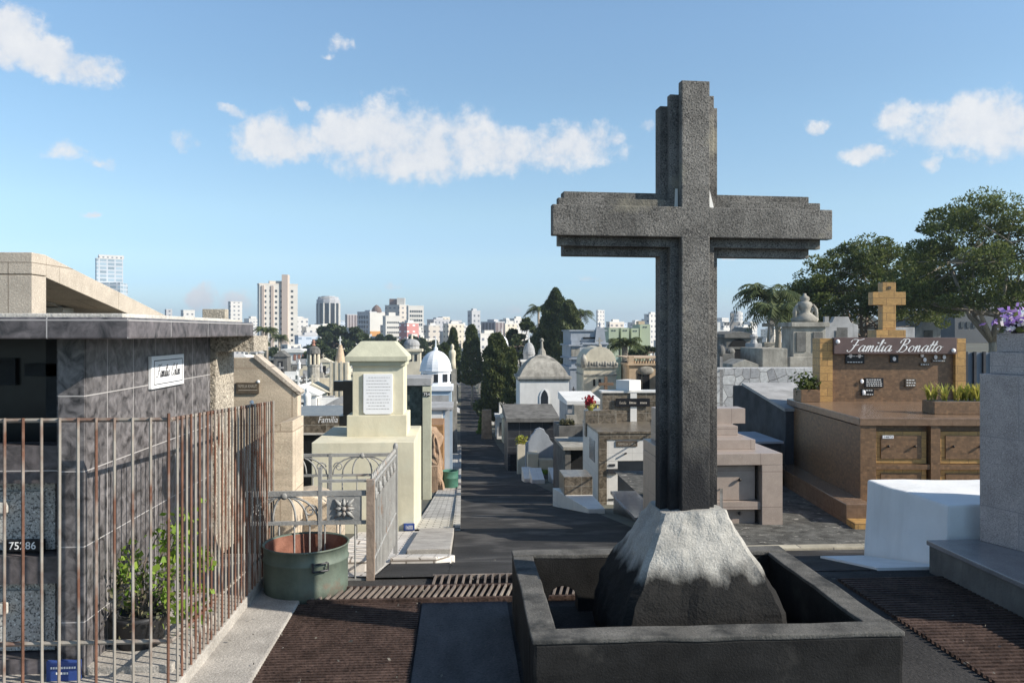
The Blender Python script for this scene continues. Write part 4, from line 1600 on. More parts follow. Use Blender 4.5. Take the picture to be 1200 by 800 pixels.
# ------------------------------------------------------------------ pink marble tomb, right of the cross
PF = -.66
t = T('pink_marble_tomb', 'pinkish marble vault tomb with recessed panels right behind the tall cross', 'tomb', (3.4, 10.6, PF))
Yp = 10.0
px0, px1 = wx(785, Yp), wx(917, Yp)
ztp = wz(900, 531, Yp)
ZPINK = wz(890, 513, Yp + .5) + .001
zz = lambda py: wz(880, py, Yp)
xx = lambda px: wx(px, Yp)
mb = MB()
mb.box(xx(893), px1, Yp, Yp + .45, PF - .3, zz(545), .004)
mb.box(px0, px0 + .22, Yp, Yp + .45, PF - .3, zz(545), .004)
mb.box(px0, px1, Yp, Yp + 1.5, zz(544.8), ztp, .006)
mb.box(px0 + .23, xx(892.8), Yp + .02, Yp + .3, zz(597), zz(588))
mb.out('frame', mt['pink_marble'], t)
mb = MB()
mb.box(px0, px1, Yp + .46, Yp + 1.5, PF - .3, zz(545.2), .004)
mb.out('body', mt['pink_marble'], t)
for (za, zc) in ((587.5, 546), (640, 598)):
    for (a, c_) in ((841, 888), (800, 839)):
        mb = MB()
        mb.box(xx(a), xx(c_), Yp + .10, Yp + .16, max(zz(za), PF - .2), zz(zc) - .01, .004)
        pn = mb.out('vault_panel', mt['pink_marble'], t)
        mb = MB()
        zc_ = (max(zz(za), PF) + zz(zc)) / 2 + .03
        mb.tube([(xx((a + c_) / 2) + .05, Yp + .11, zc_), (xx((a + c_) / 2) + .05, Yp + .07, zc_ + .01)], .014, 8)
        mb.ball((xx((a + c_) / 2) + .05, Yp + .07, zc_ + .01), .022, 8, 6)
        mb.out('knob', mt['knob'], pn, True)
mb = MB()
mb.box(px0 + .1, xx(897), Yp + .35, Yp + 1.45, ztp + .001, wz(890, 513, Yp + .5), .004)
mb.box(px0 + .1, xx(890), Yp + .8, Yp + 1.45, wz(890, 513, Yp + .5) + .001, wz(870, 497, Yp + 1.0), .004)
mb.box(px0 + .1, wx(862, Yp + 1.5), Yp + 1.1, Yp + 1.42, wz(870, 497, Yp + 1.0), wz(862, 476, Yp + 1.4), .004)
mb.out('stepped_top', mt['pink_marble'], t)

# Bonatto tomb (turned a little)
BXo, BYo, BR = 5.15, 10.3, -5.0
t = T('tiled_family_tomb', 'large golden brown tiled family tomb with script sign and cross', 'tomb', (BXo, BYo, PF))


def BB(fn, name, mat, parent=None, smooth=False):
    m_ = MB()
    fn(m_)
    for v in m_.bm.verts:
        v.co.x += BXo
        v.co.y += BYo
    m_.rot(BXo, BYo, BR)
    return m_.out(name, mat, parent or t, smooth)


def boxes(*bs):
    return lambda m_: [m_.box(*b_) for b_ in bs]


UL = 2.95
BB(boxes((0, UL, .12, 3.0, PF - .3, .515)), 'body', mt['brown_tile'])
BB(boxes((-.02, UL + .02, -.02, 3.02, .53, .63, .008)), 'top_slab', mt['brown_polish'])
BB(boxes((0, .2, 0, .119, PF - .2, .528), (.9, 1.02, 0, .119, PF - .2, .528), (1.73, 1.85, 0, .119, PF - .2, .528), (2.56, UL, 0, .119, PF - .2, .528),
         (.201, .899, .012, .118, -.035, .028), (1.021, 1.729, .012, .118, -.035, .028), (1.851, 2.559, .012, .118, -.035, .028)), 'pilaster', mt['brown_tile'])
for (u0, u1) in ((.21, .87), (1.04, 1.70), (1.87, 2.53)):
    for (z0, z1) in ((.035, .45), (-.50, -.04)):
        pn = BB(boxes((u0, u1, .06, .119, z0, z1, .004)), 'vault_panel', mt['gold_tile'])
        BB(boxes((u0 + .07, u1 - .07, .045, .0595, z0 + .06, z1 - .05, .003)), 'panel_face', mt['brown_tile'], pn)
        for uu in (u0 + .16, u1 - .16):
            BB(lambda m_: (m_.tube([(uu, .05, z0 + .22), (uu, .025, z0 + .225)], .012, 8), m_.ball((uu, .022, z0 + .226), .018, 8, 6)), 'knob', mt['knob'], pn, True)
nb_ = BB(boxes((.30, .44, .038, .0445, .36, .40)), 'number_tag', mt['white_sign'])
ca, sa = math.cos(R(BR)), math.sin(R(BR))
BU, BN = Vector((ca, sa, 0)), Vector((sa, -ca, 0))


def bp(u, v, z):
    return (BXo + u * ca - v * sa, BYo + u * sa + v * ca, z)


lettering('14873', bp(.37, .038, .368), .035, BU, UZ, BN, mt['ink'], nb_, width=.11)
BB(boxes((-.32, -.001, -.35, 3.0, PF - .1, PF + .25, .01)), 'side_step', mt['brown_polish'])  # gold step; the brown tile stands for its shaded side
BB(boxes((-.32, UL, -.62, -.36, PF - .3, PF + .075, .01)), 'front_step', mt['gold_tile'])
BB(boxes((-.001, UL, -.355, -.001, PF - .3, PF + .06)), 'front_step', mt['gold_tile'])
# headstone
zt = 1.635
hs = BB(boxes((.53, 2.46, 2.52, 2.75, .631, zt - .05)), 'headstone', mt['brown_tile'])
BB(boxes((.33, .53, 2.45, 2.8, .631, zt)), 'column', mt['gold_tile'])
BB(boxes((2.4605, 2.62, 2.45, 2.8, .631, zt)), 'column', mt['gold_tile'])
sg = BB(boxes((.535, 2.455, 2.40, 2.50, zt - .245, zt + .015, .006)), 'sign_board', mt['sign_brown'])
for uu, zz_ in ((.59, zt - .05), (2.40, zt - .19)):
    BB(lambda m_: m_.ball((uu, 2.395, zz_), (.035, .02, .035), 10, 6), 'screw_cap', mt['white_sign'], sg, True)
script('Familia Bonatto', bp(1.49, 2.399, zt - .112), 1.50, .20, BU, UZ, BN, mt['white_letter'], sg, .2)
BB(boxes((1.22, 1.68, 2.45, 2.8, zt - .045, zt + .135)), 'cross_base', mt['gold_tile'])
BB(lambda m_: m_.prism([(1.345, zt + .136), (1.555, zt + .136), (1.555, 2.17), (1.71, 2.17), (1.71, 2.375), (1.555, 2.375), (1.555, 2.53), (1.345, 2.53), (1.345, 2.375), (1.19, 2.375), (1.19, 2.17), (1.345, 2.17)], 'y', 2.52, 2.70, .004), 'headstone_cross', mt['gold_tile'])
BB(boxes((1.43, 1.475, 2.51, 2.519, 2.42, 2.465)), 'cross_medal', mt['bronze_plaque'])


def plaque(u, z, w_, h_, mat, letters, port=None):
    p_ = BB(boxes((u - w_ / 2, u + w_ / 2, 2.495, 2.519, z - h_ / 2, z + h_ / 2, .003)), 'plaque', mat)
    if letters:
        def ln(m_):
            for r_i in range(letters):
                zz_ = z + h_ * (.32 - .64 * r_i / max(1, letters - 1)) if letters > 1 else z
                x_ = u - w_ * .4
                while x_ < u + w_ * .38:
                    q_ = random.uniform(.015, .04)
                    m_.box(x_, min(x_ + q_, u + w_ * .42), 2.4925, 2.4955, zz_ - .006, zz_ + .006)
                    x_ += q_ + .012
        BB(ln, 'worn_lettering', mt['white_letter'], p_)
    for (du, dz) in port or ():
        BB(lambda m_: m_.ball((u + du, 2.495, z + dz), (.028, .008, .036), 12, 8), 'oval_portrait', mt['white_sign'], p_, True)
    return p_


plaque(.90, 1.305, .30, .15, mt['black_plate'], 2, ((-.07, .055), (.07, .055)))
plaque(1.52, 1.31, .13, .12, mt['black_plate'], 0, ((0, 0),))
plaque(2.00, 1.22, .15, .045, mt['bronze_plaque'], 1, ((0, .075),))
plaque(2.22, 1.28, .22, .05, mt['bronze_plaque'], 1, ((-.05, .06), (.085, .06)))
plaque(1.96, 1.37, .07, .08, mt['bronze_plaque'], 0, ((0, 0),))
plaque(1.20, .93, .30, .15, mt['black_plate'], 4, ((-.19, .02),))
plaque(1.10, .775, .20, .10, mt['black_plate'], 2, ((-.06, 0),))
plaque(1.78, .93, .17, .13, mt['bronze_plaque'], 3)
# planters standing on the slab
pl_ = T('tiled_planter', 'long brown tiled planter full of yellow green bromeliads on the golden tomb', 'planter', bp(1.7, .75, .631))
BB(lambda m_: m_.box(1.16, 2.3, .45, .80, .632, .80, .006), 'trough', mt['brown_tile'], pl_)
BB(boxes((1.2, 2.26, .49, .76, .795, .806)), 'soil', mt['dark_old'], pl_)
vsA, fsA = [], []
for k_ in range(34):
    u0 = random.uniform(1.2, 2.25)
    v0 = random.uniform(.5, .75)
    for j in range(9):
        a = random.uniform(0, 6.28)
        h_ = random.uniform(.10, .26)
        rr = random.uniform(.03, .13)
        w_ = random.uniform(.008, .014)
        P0 = Vector(bp(u0, v0, .80))
        P1 = P0 + Vector((math.cos(a) * rr * .4, math.sin(a) * rr * .4, h_ * .7))
        P2 = P0 + Vector((math.cos(a) * rr, math.sin(a) * rr, h_))
        sd = Vector((-math.sin(a), math.cos(a), 0)) * w_
        n0 = len(vsA)
        vsA += [P0 - sd, P0 + sd, P1 + sd * .8, P1 - sd * .8, P2 + sd * .1, P2 - sd * .1]
        fsA += [(n0, n0 + 1, n0 + 2, n0 + 3), (n0 + 3, n0 + 2, n0 + 4, n0 + 5)]
raw('bromeliads', [tuple(q) for q in vsA], fsA, mt['leaf_yellow'], pl_)
pl_ = T('tiled_planter', 'small square tiled planter with a dark green shrub beside the golden column', 'planter', bp(.1, 2.5, .631))
BB(boxes((-.0, .30, 2.35, 2.75, .632, .82, .006)), 'trough', mt['brown_tile'], pl_)
cs = [np.array(bp(.17, 2.55, .90)) + rng_.normal(size=3) * np.array([.09, .08, .075]) for _ in range(420)]
v, f_ = leaves(cs, .03, 8, .3)
raw('shrub_leaves', v, f_, mt['leaf_tree'], pl_)

# dark old tomb behind, and a small pale slab tomb
t = T('dark_tomb', 'blackened plaster tomb with sloping top between pink and golden tombs', 'tomb', (5.8, 13.6, PF))
mb = MB()
xl = wx(922, 12.95)
mb.prism([(13.0, PF - .4), (15.6, PF - .4), (15.6, .70), (15.0, .74), (13.0, .45)], 'x', xl, xl + 1.9, .02)
mb.out('body', mt['dark_slate'], t)
mb = MB()
mb.hull8([(xl - .03, 12.96, .452), (xl + 1.93, 12.96, .452), (xl + 1.93, 15.0, .742), (xl - .03, 15.0, .742)], [(xl - .03, 12.96, .50), (xl + 1.93, 12.96, .50), (xl + 1.93, 15.0, .79), (xl - .03, 15.0, .79)])
mb.out('capping', mt['grey_stucco'], t)
t = T('small_tomb', 'small tomb with a pale blue-grey top slab behind the pink marble tomb', 'tomb', (4.6, 12.6, PF))
mb = MB()
mb.box(wx(868, 12.4), wx(916, 12.4), 12.42, 13.6, PF - .5, wz(900, 520, 12.4), .01)
mb.out('body', mt['dark_slate'], t)
mb = MB()
mb.box(wx(866, 12.4), wx(918, 12.4), 12.38, 13.64, wz(900, 519.5, 12.4), wz(900, 517, 12.4))
mb.out('top_slab', mt['blue_grey'], t)

# ------------------------------------------------------------------ near right: white block, grey granite tomb with flowers
t = T('white_block', 'whitewashed low masonry tomb block between golden tomb and grey granite', 'tomb', (4.3, 6.4, -.1))
mb = MB()
mb.hull8([(3.56, 5.82, -.3), (5.4, 5.82, -.3), (5.4, 7.08, -.5), (3.56, 7.08, -.5)], [(3.585, 5.84, .47), (5.4, 5.84, .47), (5.4, 7.06, .43), (3.585, 7.06, .43)], .02)
bmesh.ops.subdivide_edges(mb.bm, edges=[e for e in mb.bm.edges if e.calc_length() > .3], cuts=5, use_grid_fill=True)
mb.jitter(.012, 2.5)
mb.out('block', mt['white_paint'], t)

mb = MB()
mb.hull8([(3.02, 5.79, -.2), (3.55, 5.79, -.2), (3.55, 7.05, -.5), (3.16, 7.05, -.5)], [(3.02, 5.79, .03), (3.55, 5.79, .03), (3.55, 7.05, G(3.3, 7.05) + .03), (3.16, 7.05, G(3.3, 7.05) + .03)])
mb.out('apron', mt['white_paint'], t)
t = T('grey_granite_tomb', 'tall stepped grey granite tomb on a polished slab at the right edge', 'tomb', (4.3, 5.2, 0))
mb = MB()
mb.box(3.36, 5.6, 2.2, 5.74, .205, .24, .006)
mb.out('polished_slab', mt['polish_granite'], t)
mb = MB()
mb.box(3.375, 5.6, 2.21, 5.725, -.1, .2045)
mb.out('slab_side', mt['dark_old'], t)
A0, dA = Vector((wx(1148, 5.70), 5.70)), Vector((.32, -.947))


def monolith(off, z0, z1, L_=1.62):
    a_ = A0 + Vector((.947, .32)) * off + dA * off * .3
    b_ = a_ + dA * (L_ - off * .6)
    m_ = MB()
    m_.prism([tuple(a_), tuple(b_), (5.4, b_.y), (5.4, a_.y)], 'z', z0, z1, .004)
    return m_


monolith(0, .2405, 1.445).out('monolith', mt['grey_granite'], t)
monolith(.075, 1.446, 1.60).out('stepped_head', mt['grey_granite'], t)
monolith(.125, 1.601, 1.735).out('stepped_head', mt['grey_granite'], t)
t = T('flower_bunch', 'purple and white flowers on top of the grey granite tomb', 'flowers', (3.97, 5.6, 1.736))
ctr = np.array([3.96, 5.6, 1.83])
cs = [ctr + rng_.normal(size=3) * np.array([.085, .05, .05]) for _ in range(110)]
v, f_ = leaves(cs, .024, 11, 0, .6)
raw('purple_petals', v, f_, mt['petal_purple'], t)
cs = [ctr + np.array([-.02, -.03, -.04]) + rng_.normal(size=3) * np.array([.06, .04, .035]) for _ in range(60)]
v, f_ = leaves(cs, .022, 12, 0, .7)
raw('white_petals', v, f_, mt['petal_white'], t)
cs = [ctr + np.array([0.03, 0, -.05]) + rng_.normal(size=3) * np.array([.08, .05, .04]) for _ in range(110)]
v, f_ = leaves(cs, .026, 13, .3)
raw('flower_leaves', v, f_, mt['leaf_tree'], t)
mb = MB()
mb.lathe(3.96, 5.6, [(.05, 1.736), (.07, 1.80), (.06, 1.80), (.04, 1.745)], 12)
mb.out('vase', mt['pot_plastic'], t)

# ------------------------------------------------------------------ tombs right of the alley
def pxb(px0, px1, pt, pb, Y, depth, pc=None):
    """box limits for a front face seen between these columns and rows at distance Y"""
    c_ = pc if pc else (px0 + px1) / 2
    return wx(px0, Y), wx(px1, Y), Y, Y + depth, wz(c_, pb, Y), wz(c_, pt, Y)


# white cross facade tomb
Yw = 18.3
zb = G(0, Yw) - .5
t = T('cross_facade_tomb', 'brown granite tomb with white marble cross panels and dark lettered plaque', 'tomb', (3.6, Yw, zb + .5))
x0, x1 = wx(702, Yw), wx(800, Yw)
zf = wz(720, 507, Yw)
mb = MB()
mb.box(x0, x1, Yw + .06, Yw + 2.4, zb, zf - .02, .006)
mb.out('body', mt['brown_granite'], t)
mb = MB()
mb.box(x0 - .012, x0 - .001, Yw + .1, Yw + 2.38, zb, zf - .03)
sd = mb.out('side_cladding', mt['white_marble'], t)
mb = MB()
mb.box(x0 - .02, x0 - .0125, Yw + .5, Yw + 1.3, zf - .75, zf - .25)
mb.out('side_plate', mt['glass_dark'], sd)
mb = MB()
mb.box(x0 - .02, x1, Yw - .02, Yw + 2.42, zf - .019, zf + .03, .004)
mb.out('top_slab', mt['brown_granite'], t)
mb = MB()
mb.box(x0, wx(711, Yw), Yw, Yw + .059, zb, zf - .02)
mb.box(wx(711, Yw), x1, Yw, Yw + .059, wz(730, 515, Yw), zf - .021)
mb.out('frame', mt['brown_granite'], t)
mb = MB()
mb.box(wx(711.3, Yw), wx(755, Yw), Yw + .02, Yw + .058, wz(730, 540, Yw), wz(730, 515.3, Yw), .003)
mb.box(wx(711.3, Yw), wx(724, Yw), Yw + .022, Yw + .058, zb, wz(730, 540.2, Yw), .003)
w_ = mb.out('white_panel', mt['white_marble'], t)
mb = MB()
mb.box(wx(722, Yw), wx(747, Yw), Yw, Yw + .021, wz(730, 523, Yw), wz(730, 516.5, Yw))
pq = mb.out('name_plaque', mt['bronze_plaque'], w_)
lettering('FAMILIA LARA', (wx(734.5, Yw), Yw - .001, wz(730, 521.7, Yw)), .09, UX, UZ, NY, mt['bronze_letter'], w_, width=.40)
mb = MB()
mb.tube([(wx(733, Yw), Yw + .02, wz(730, 531.5, Yw)), (wx(733, Yw), Yw - .06, wz(730, 530.5, Yw))], .022, 8)
mb.out('knob', mt['knob'], w_)
mb = MB()
mb.box(wx(714, Yw), wx(721, Yw), Yw + .005, Yw + .021, wz(730, 546, Yw), wz(730, 543.5, Yw))
mb.box(wx(713, Yw), wx(721, Yw), Yw + .005, Yw + .021, wz(730, 586, Yw), wz(730, 584, Yw))
mb.box(wx(712, Yw), wx(724, Yw), Yw - .04, Yw + .021, wz(730, 554.5, Yw), wz(730, 549, Yw))
mb.out('small_plate', mt['metal_dark'], w_)
mb = MB()
mb.box(wx(724.5, Yw), x1, Yw + .03, Yw + .058, zb, wz(740, 540.5, Yw))
mb.out('glass_panel', mt['glass_dark'], t)
# headstone of the same tomb
yh = Yw + 2.0
h0, h1 = wx(706, yh), wx(772, yh)
mb = MB()
mb.box(h0, h1, yh, yh + .35, zf + .031, wz(735, 460, yh), .004)
hd = mb.out('headstone', mt['brown_granite'], t)
mb = MB()
mb.box(h0 - .03, h1 + .02, yh - .04, yh + .4, wz(735, 460, yh) + .001, wz(735, 457.8, yh))
mb.out('headstone_cap', mt['white_marble'], hd)
mb = MB()
mb.box(wx(738.5, yh), wx(746, yh), yh - .03, yh - .001, zf + .031, wz(735, 460, yh))
mb.out('white_stripe', mt['white_marble'], hd)
mb = MB()
mb.box(wx(721, yh), wx(761, yh), yh - .06, yh - .0305, wz(735, 476, yh), wz(735, 466.5, yh))
pq = mb.out('dark_plaque', mt['black_plate'], hd)
lettering('Familia', (wx(729, yh), yh - .061, wz(735, 473, yh)), .1, UX, UZ, NY, mt['bronze_letter'], pq, shear=.3, width=.17)
mb = MB()
for px_ in (741, 753.5):
    for i in range(5):
        xq = wx(px_, yh) - .085 + i * .036
        mb.box(xq, xq + .024, yh - .0615, yh - .0602, wz(735, 472.8, yh), wz(735, 472.8, yh) + random.uniform(.035, .06))
mb.out('worn_lettering', mt['bronze_letter'], pq)
mb = MB()
mb.box(wx(686, yh - .3), h0 + .3, yh - .3, yh - .001, zf - .3, wz(700, 481, yh - .3), .005)
mb.out('flower_ledge', mt['brown_granite'], t)
# the box on the headstone
t = T('white_box', 'square white plastered box on top of the brown granite headstone', 'box', (wx(739, yh), yh + .2, wz(735, 457.8, yh)))
zq = wz(735, 457.8, yh) + .001
mb = MB()
xm = wx(739, yh)
mb.box(xm - .22, xm + .22, yh + .0, yh + .44, zq, zq + .26, .006)
mb.rot(xm, yh + .2, 38)
mb.out('box_body', mt['white_wash'], t)
t = T('flower_vase', 'dark red flowers in a green vase on the brown granite ledge', 'flowers', (wx(692, yh - .15), yh - .15, wz(700, 481, yh - .3)))
zq = wz(700, 481, yh - .3)
mb = MB()
mb.lathe(wx(692, yh - .15), yh - .15, [(.05, zq), (.09, zq + .08), (.07, zq + .14)], 12)
mb.out('vase', mt['leaf_yellow'], t)
cs = [np.array([wx(690, yh - .15), yh - .15, zq + .23]) + rng_.normal(size=3) * np.array([.07, .06, .05]) for _ in range(120)]
v, f_ = leaves(cs, .035, 21, 0, .8)
raw('red_petals', v, f_, mt['petal_red'], t)
cs = [np.array([wx(694, yh - .15), yh - .15, zq + .13]) + rng_.normal(size=3) * np.array([.06, .05, .05]) for _ in range(80)]
v, f_ = leaves(cs, .03, 22, 0, .6)
raw('flower_leaves', v, f_, mt['leaf_yellow'], t)
# wooden cross behind the headstone
yq = 24.5
t = T('wooden_cross', 'weathered wooden cross standing behind the brown granite headstone', 'cross', (wx(710, yq), yq, -2))
mb = MB()
mb.box(wx(708.5, yq), wx(712, yq), yq, yq + .1, -3, wz(710, 441.5, yq))
mb.box(wx(702, yq), wx(719, yq), yq - .01, yq + .11, wz(710, 451.5, yq), wz(710, 448.3, yq))
mb.out('cross_body', mt['wood'], t)
# low dark tomb in front of the white facade and a white slab grave at the kerb
t = T('low_dark_tomb', 'low black granite tomb in front of the white cross facade', 'tomb', (3.6, 14.5, -1.7))
mb = MB()
mb.box(2.95, 4.6, 13.6, 15.8, -3, wz(745, 596, 14.5), .01)
mb.out('body', mt['black_granite'], t)
mb = MB()
mb.box(2.9, 4.65, 13.55, 15.85, wz(745, 596, 14.5) + .001, wz(745, 594, 14.5) + .03, .004)
mb.out('top_slab', mt['polish_granite'], t)
ya = 15.6
t = T('white_slab_grave', 'low white marble slab grave at the kerb before the brown granite tomb', 'grave', (3, ya, -2))
mb = MB()
xa, xb = wx(670, ya), wx(703, ya)
za = wz(690, 596, ya)
mb.hull8([(xa - .1, ya + 2.4, -3.2), (xa + .32, ya, -3.2), (xb + .1, ya, -3.2), (xb + .1, ya + 2.4, -3.2)][0:4], [(xa - .1, ya + 2.4, za - .05), (xa + .32, ya, za), (xb + .1, ya, za), (xb + .1, ya + 2.4, za - .05)], .01)
mb.out('marble_slab', mt['white_marble'], t)
mb = MB()
mb.box(xb - .5, xb + .1, ya + 1.5, ya + 2.4, za - .04, za + .35, .01)
mb.out('low_block', mt['brown_granite'], t)

# concrete vault with a dark opening
yv = 22.0
zb = G(0, yv) - .5
t = T('concrete_vault', 'bare concrete vault with flat top and dark front opening at the kerb', 'tomb', (3.2, yv, zb))
x0, x1 = wx(662, yv), wx(700, yv)
zt = wz(670, 523, yv)
mb = MB()
mb.box(x0, x0 + .16, yv, yv + 2, zb, zt - .09, .008)
mb.box(x0 + .161, x1, yv + .5, yv + 2, zb, zt - .09)
mb.box(x0 + .161, x1, yv + .04, yv + .49, zb, zb + .75)
mb.out('walls', mt['dark_old'], t)
mb = MB()
mb.box(x0 - .06, x1, yv - .08, yv + 2.05, zt - .089, zt, .008)
mb.out('top_slab', mt['old_stone'], t)
mb = MB()
mb.box(x0 + .2, x1, yv + .44, yv + .499, zb + .76, zt - .1)
mb.out('opening', mt['hole'], t)
# planter block with dry flowers
yv = 25.5
t = T('planter_tomb', 'grey tomb block with a row of dry flowers on top', 'tomb', (3.5, yv, -3))
x0, x1 = wx(655, yv), wx(690, yv)
zt = wz(670, 499, yv)
mb = MB()
mb.box(x0, x1, yv, yv + 1.6, -4, zt, .01)
mb.out('body', mt['dark_old'], t)
mb = MB()
mb.box(x0 + .3, x1, yv + .5, yv + 1.0, zt, zt + .3, .01)
mb.box(x0 + .55, x1, yv + .52, yv + .98, zt + .3, zt + .6, .01)
mb.out('stepped_block', mt['old_stone'], t)
cs = [np.array([random.uniform(x0 + .05, x0 + .5), yv + random.uniform(.05, .4), zt + random.uniform(.02, .16)]) for _ in range(200)]
v, f_ = leaves(cs, .05, 23, .2)
raw('dry_flowers', v, f_, mt['leaf_dry'], t)
# flat white roofed tomb
yv = 29.5
zb = -4.5
t = T('flat_roof_tomb', 'grey tomb with an overhanging flat pale roof slab below the white chapel', 'tomb', (4.4, yv, zb))
x0, x1 = wx(664, yv), wx(704, yv)
zt = wz(690, 467, yv)
mb = MB()
mb.box(x0 + .05, x0 + .4, yv + .1, yv + 2.6, zb, zt - .25)
mb.box(x1 - .5, x1, yv + .1, yv + 2.6, zb, zt - .25)
mb.box(x0 + .401, x1 - .501, yv + .8, yv + 2.5, zb, zt - .25)
mb.out('walls', mt['grey_stucco'], t)
mb = MB()
mb.hull8([(x0, yv, zt - .22), (x1 + .05, yv, zt - .22), (x1 + .05, yv + 2.7, zt - .22), (x0, yv + 2.7, zt - .22)], [(x0, yv, zt - .08), (x1 + .05, yv, zt - .08), (x1 + .05, yv + 2.7, zt + .08), (x0, yv + 2.7, zt + .08)], .01)
mb.out('roof_slab', mt['white_wash'], t)

# stepped white gable headstone and its slabs
yv = 32.5
zb = G(0, yv) - .4
t = T('gabled_headstone', 'white stepped gable headstone tomb in front of the black tiled vault', 'tomb', (3.3, yv, zb + .4))
x0, x1 = wx(617, yv), wx(651, yv)
xm, hw = (x0 + x1) / 2, (x1 - x0) / 2
zs, zp = wz(634, 528, yv), wz(634, 503, yv)
mb = MB()
P = [(-1, zb), (1, zb), (1, zs), (.95, zs + .25 * (zp - zs)), (.72, zs + .42 * (zp - zs)), (.62, zs + .62 * (zp - zs)), (.42, zs + .75 * (zp - zs)), (.3, zs + .92 * (zp - zs)), (0, zp)]
P += [(-a, b_) for a, b_ in P[-2:1:-1]]
mb.prism([(xm + a * hw, b_) for a, b_ in P], 'y', yv + .5, yv + .75, .01)
mb.out('headstone', mt['blue_grey'], t)
mb = MB()
mb.box(x0 + .05, xm - .12, yv - .1, yv + .49, zb, zs - .1, .01)
mb.box(xm - .1, x1 - .1, yv - .05, yv + .49, zb, zs - .35, .01)
mb.out('front_block', mt['baroque_cream'], t)
mb = MB()
mb.box(xm - .0, x1 - .2, yv - .07, yv - .051, zb + .4, zs - .75)
mb.out('opening', mt['hole'], t)
mb = MB()
mb.lathe(xm + .1, yv - .3, [(.3, zb), (.34, zb + .6), (.28, zb + .62)], 14)
mb.out('round_planter', mt['dark_old'], t)
cs = [np.array([xm + .1, yv - .3, zb + .68]) + rng_.normal(size=3) * np.array([.16, .14, .06]) for _ in range(140)]
v, f_ = leaves(cs, .05, 24, .4)
raw('planter_leaves', v, f_, mt['leaf_bright'], t)
for i, (px_, y_, w_, lab) in enumerate(((613, 30.5, .35, 'small white marble kerb slab below the white gabled headstone'), (622, 29.6, .45, 'pale blue-white grave slab on the alley side of the gabled headstone'), (645, 29.8, .55, 'white grave slab between the gabled headstone and the concrete vault'))):
    xq = wx(px_, y_)
    zq = G(0, y_)
    mb = MB()
    mb.hull8([(xq, y_ - .6, zq - .3), (xq + w_, y_ - .6, zq - .3), (xq + w_, y_ + .8, zq - .3), (xq, y_ + .8, zq - .3)], [(xq, y_ - .6, zq + .22), (xq + w_, y_ - .6, zq + .22), (xq + w_, y_ + .8, zq + .42), (xq, y_ + .8, zq + .42)], .01)
    solo(mb, 'grave_slab', mt['white_marble'], lab, 'grave slab', (xq, y_, zq))
# flower post
yv = 36.0
zb = G(0, yv) - .3
xm = wx(610.5, yv)
t = T('flower_post', 'pale square post with bright green flowers beside the black tiled vault', 'planter', (xm, yv, zb))
mb = MB()
mb.box(xm - .17, xm + .17, yv - .17, yv + .17, zb, wz(610, 520, yv), .01)
mb.out('post', mt['baroque_cream'], t)
cs = [np.array([xm, yv, wz(610, 516, yv)]) + rng_.normal(size=3) * np.array([.12, .1, .1]) for _ in range(160)]
v, f_ = leaves(cs, .055, 25, .1, .7)
raw('flower_leaves', v, f_, mt['leaf_yellow'], t)
# black tiled vault with tilted slab
yv = 39.0
zb = G(0, yv) - .5
t = T('black_tiled_vault', 'black tiled vault with a thick tilted grey roof slab', 'tomb', (3.6, yv, zb + .5))
x0, x1 = wx(595, yv), wx(655, yv)
zt = wz(620, 494, yv)
mb = MB()
mb.box(x0, x1, yv, yv + 3.2, zb, zt)
mb.out('tiled_body', mt['black_tile'], t)
mb = MB()
mb.hull8([(x0 - .1, yv - .25, zt + .002), (x1 + .02, yv - .25, zt + .002), (x1 + .02, yv + 3.4, zt + .1), (x0 - .1, yv + 3.4, zt + .1)],
         [(x0 - .1, yv - .25, zt + .2), (x1 + .02, yv - .25, zt + .2), (x1 + .02, yv + 3.4, zt + .55), (x0 - .1, yv + 3.4, zt + .55)], .01)
mb.out('roof_slab', mt['dark_old'], t)
mb = MB()
mb.box(x0 + .12, x0 + .55, yv - .02, yv - .001, zb + .5, zb + 1.3)
mb.out('opening', mt['hole'], t)

# white chapel with hipped dome
yv = 45.0
zb = G(0, yv) - .5
t = T('white_chapel', 'white chapel with grey curved roof, pinnacle and pointed window', 'chapel', (3.8, yv, zb + .5))
x0, x1 = wx(609, yv), wx(667, yv)
xm, hw = (x0 + x1) / 2, (x1 - x0) / 2
ze = wz(638, 444, yv)
mb = MB()
mb.box(x0, x1, yv, yv + 3.0, zb, ze, .01)
mb.out('wall', mt['white_wash'], t)
mb = MB()
mb.box(x0 - .12, x1 + .12, yv - .12, yv + 3.12, ze + .001, ze + .14, .01)
mb.box(x0 - .05, x1 + .05, yv - .05, yv + 3.05, ze - .12, ze - .0)
mb.out('cornice', mt['old_stone'], t)
zr = wz(638, 419, yv)
mb = MB()
pr = [(1.0, 0), (.86, .3), (.68, .58), (.48, .8), (.26, .94), (.10, 1.0)]
for (a, b_), (c_, d_) in zip(pr, pr[1:]):
    mb.frust(xm, yv + 1.5, ze + .141 + (zr - ze) * b_, ze + .141 + (zr - ze) * d_, hw * a, 1.5 * a, hw * c_, 1.5 * c_)
rf = mb.out('roof', mt['old_stone'], t)
mb = MB()
mb.lathe(xm, yv + 1.5, [(.25, zr + .1), (.2, zr + .35), (.09, zr + .5), (.05, zr + .9), (.11, zr + .95), (.11, zr + 1.0), (.03, zr + 1.05), (.02, wz(638, 396, yv))], 10)
mb.box(xm - .12, xm + .12, yv + 1.47, yv + 1.53, wz(638, 400.5, yv), wz(638, 399, yv))
mb.out('pinnacle', mt['old_stone'], rf)
mb = MB()
wz0, wz1 = wz(638, 480, yv), wz(638, 465, yv)
